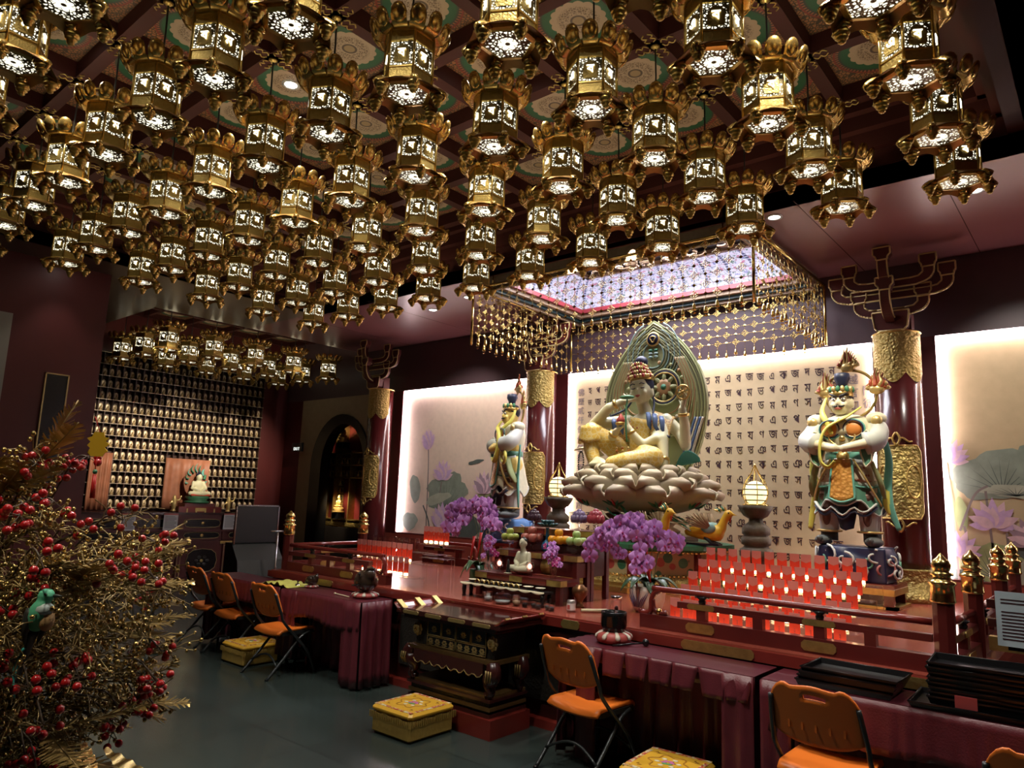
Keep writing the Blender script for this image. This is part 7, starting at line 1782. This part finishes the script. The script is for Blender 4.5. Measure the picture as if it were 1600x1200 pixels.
# bird, paper charm, bell
mat('bird_mint',(.12,.55,.33),.5); mat('bird_pale',(.55,.66,.66),.5); mat('bird_dark',(.04,.045,.04),.55); mat('bird_tan',(.55,.34,.16),.6); mat('bird_teal',(.05,.42,.38),.4)
t=thing('toy_bird','small mint green toy bird with long dark tail clipped on the golden tree','ornament',(-1.56,.50,1.405),0)
U=V((.72,.69,0)); 
mb=MB(); mb.ell((0,0,.0),(.020,.020,.032),'bird_mint',12,8,rot=Matrix.Rotation(.35,4,'Y')); mb.ell((.006,.006,.036),(.015,.015,.014),'bird_mint',12,8); me=remesh(mb,.004,2); meshobj('body',me,t)
b=MB(); b.ell((.012,.004,.012),(.013,.017,.013),'bird_pale',10,6); b.build('breast',t); b=MB(); b.ell((.012,.010,-.008),(.012,.014,.02),'bird_tan',10,6); b.build('belly',t)
b=MB(); b.tube([(.016,.016,.036),(.026,.026,.036)],[.004,.0008],'bird_dark',5); b.build('beak',t); b=MB(); b.ell((.018,.001,.040),.0024,'bird_dark',6,4); b.build('eye',t)
for s in (-1,1): b=MB(); b.tube(spline([(-.004,s*.016,.012),(-.012,s*.016,-.02),(-.022,s*.010,-.055)],4),[.010,.013,.014,.014,.013,.012,.009,.006,.002],'bird_dark',6,flat=.4); b.build('wing',t)
b=MB(); b.tube(spline([(-.014,0,-.03),(-.03,-.005,-.08),(-.034,-.012,-.125)],4),[.010,.010,.009,.008,.007,.006,.005,.004,.002],'bird_dark',6,flat=.4); b.tube(spline([(-.022,-.008,-.06),(-.042,-.014,-.10),(-.030,-.012,-.15)],4),[.006,.005,.004,.004,.004,.003,.003,.002,.001],'bird_teal',5,flat=.4); b.build('tail',t)
t=thing('paper_charm','yellow cut charm with a red tassel hanging from the golden tree','ornament',(-1.74,.63,1.74),.85)
b=MB(); mat('charm_yellow',(.62,.38,.02),.5); b.prism([(-.02,-.02),(-.012,-.028),(.012,-.028),(.016,-.02),(.022,-.016),(.015,-.008),(.024,0),(.015,.006),(.022,.014),(.012,.016),(.010,.026),(-.010,.026),(-.014,.016),(-.024,.012),(-.016,.004),(-.022,-.004),(-.015,-.010)],.004,'charm_yellow',Matrix.Rotation(PI/2,4,'X')); b.build('charm',t)
b=MB(); b.cyl((0,0,-.028),(0,0,-.06),.0012,'red_ribbon',seg=4); b.ell((0,0,-.062),.0055,'motif_green',8,5); b.tube([(0,0,-.068),(.001,0,-.12)],[.004,.006],'red_ribbon',6); b.build('tassel',t); b=MB(); b.cyl((0,0,.026),(-.01,-.01,.06),.001,'red_ribbon',seg=4); b.build('string',t)
t=thing('little_bell','tiny yellow gold bell at the right tip of the golden tree','ornament',(-1.63,.74,1.475)); b=MB(); b.lathe([(.004,.014),(.009,.010),(.011,-.004),(.015,-.012),(.012,-.011),(0,.004)],'brass',(0,0,0),12); b.build('bell',t); b=MB(); b.cyl((0,0,.012),(-.01,-.01,.045),.001,'gold_twig',seg=4); b.build('string',t)
w=bpy.data.worlds.new('world'); SC.world=w; w.use_nodes=True
w.node_tree.nodes['Background'].inputs[0].default_value=(.30,.22,.16,1); w.node_tree.nodes['Background'].inputs[1].default_value=.02
# recessed downlights: pixel-checked positions on soffit and coffers
mat('trim_ring',(.5,.5,.5),.3,.6)
def downlight(name,loc,power,tgt=None,ang=75,lab='',tilt=None,col=(1,.94,.84)):
    t=thing('downlight',lab,'ceiling light',loc,group='recessed downlights')
    mb=MB(); mb.lathe([(.075,0),(.075,-.006),(.055,-.008),(.052,0)],'trim_ring',(0,0,0),20,cap=False); mb.build('ring',t)
    mb=MB(); disc(mb,(0,0,-.002),.05,'lamp_white'); mb.build('lens',t)
    if power: spot('spot_light',(loc[0],loc[1],loc[2]-.03),tgt or (loc[0],loc[1],0),power,ang,.6,col)
area('skylight_glow',(-4.15,7.28,4.67),(-4.15,7.28,0),90,2.2,1.0,(.9,.9,1.0))
DL=[((-2.26,6.37,4.34),60,None,'bright downlight in the soffit right of the skylight'),
    ((-2.56,6.33,4.34),40,None,'downlight in the soffit beside the last lantern by the skylight'),
    ((-.72,6.75,4.34),75,(-.4,8.5,1.9),'downlight in the soffit above the right lotus painting'),
    ((-6.55,6.75,4.34),50,None,'downlight in the soffit left of the hanging gold net'),
    ((-7.45,6.95,4.34),75,(-8.2,8.5,2.0),'downlight in the plum soffit over the left end of the platform'),
    ((-9.1,6.15,4.34),60,None,'dazzling downlight above the arched doorway side'),
    ((.75,3.6,4.34),90,None,'added unseen downlight in the soffit right of the coffered field'),  # out of view, added to brighten the dark right soffit
    ((-9.45,2.9,4.34),8,None,'small downlight above the plaque on the red pier')]
for loc,p,tg,lab in DL: downlight('d',loc,p,tg,lab=lab)
for k,(i,j) in enumerate(((3,2),(5,3),(6,5),(0,2),(2,5),(1,4),(4,6))):  # last three are out of view, added to brighten floor and tables
    x=(LX[i]+LX[i+1])/2; y=(LY[j]+LY[j+1])/2
    downlight('d',(x,y,ZP-.004),110,None,110,'downlight in a painted rosette, %s coffer from the right, %s from the altar'%(ORD[i],ORD[j]))
for nm,loc,tg,pw,an in (('statue_spot',(-3.7,6.25,4.28),(-4.0,6.95,2.5),320,50),('statue_spot',(-4.5,6.25,4.28),(-4.1,6.95,2.5),260,50),('guardian_spot',(-1.7,6.2,4.25),(-1.95,7.35,2.1),120,36),('guardian_spot',(-5.9,6.2,4.25),(-6.2,7.35,2.2),130,36),('offering_spot',(-3.9,4.6,4.2),(-3.9,5.1,1.1),60,44)): spot(nm,loc,tg,pw,an,.5,(1,.90,.68))
[spot('statuette_spot',(-9.55,y_,4.28),(-13.3,y_+.1,2.25),420,34,1,(1,.88,.68)) for y_ in (4.75,6.0,7.25)]; spot('tree_spot',(-.9,-.4,4.3),(-1.9,.5,1.3),90,40,.6,(1,.88,.65))
SC.view_settings.view_transform='Standard'; SC.view_settings.look='None'; SC.view_settings.gamma=1; SC.view_settings.use_curve_mapping=False
SC.view_settings.exposure=1.0
SC.cycles.max_bounces=7; SC.cycles.diffuse_bounces=3; SC.cycles.glossy_bounces=4; SC.cycles.transmission_bounces=6; SC.cycles.transparent_max_bounces=8
SC.cycles.caustics_reflective=False; SC.cycles.caustics_refractive=False; SC.cycles.sample_clamp_indirect=3; SC.cycles.sample_clamp_direct=0; SC.cycles.blur_glossy=1
SC.cycles.use_denoising=True
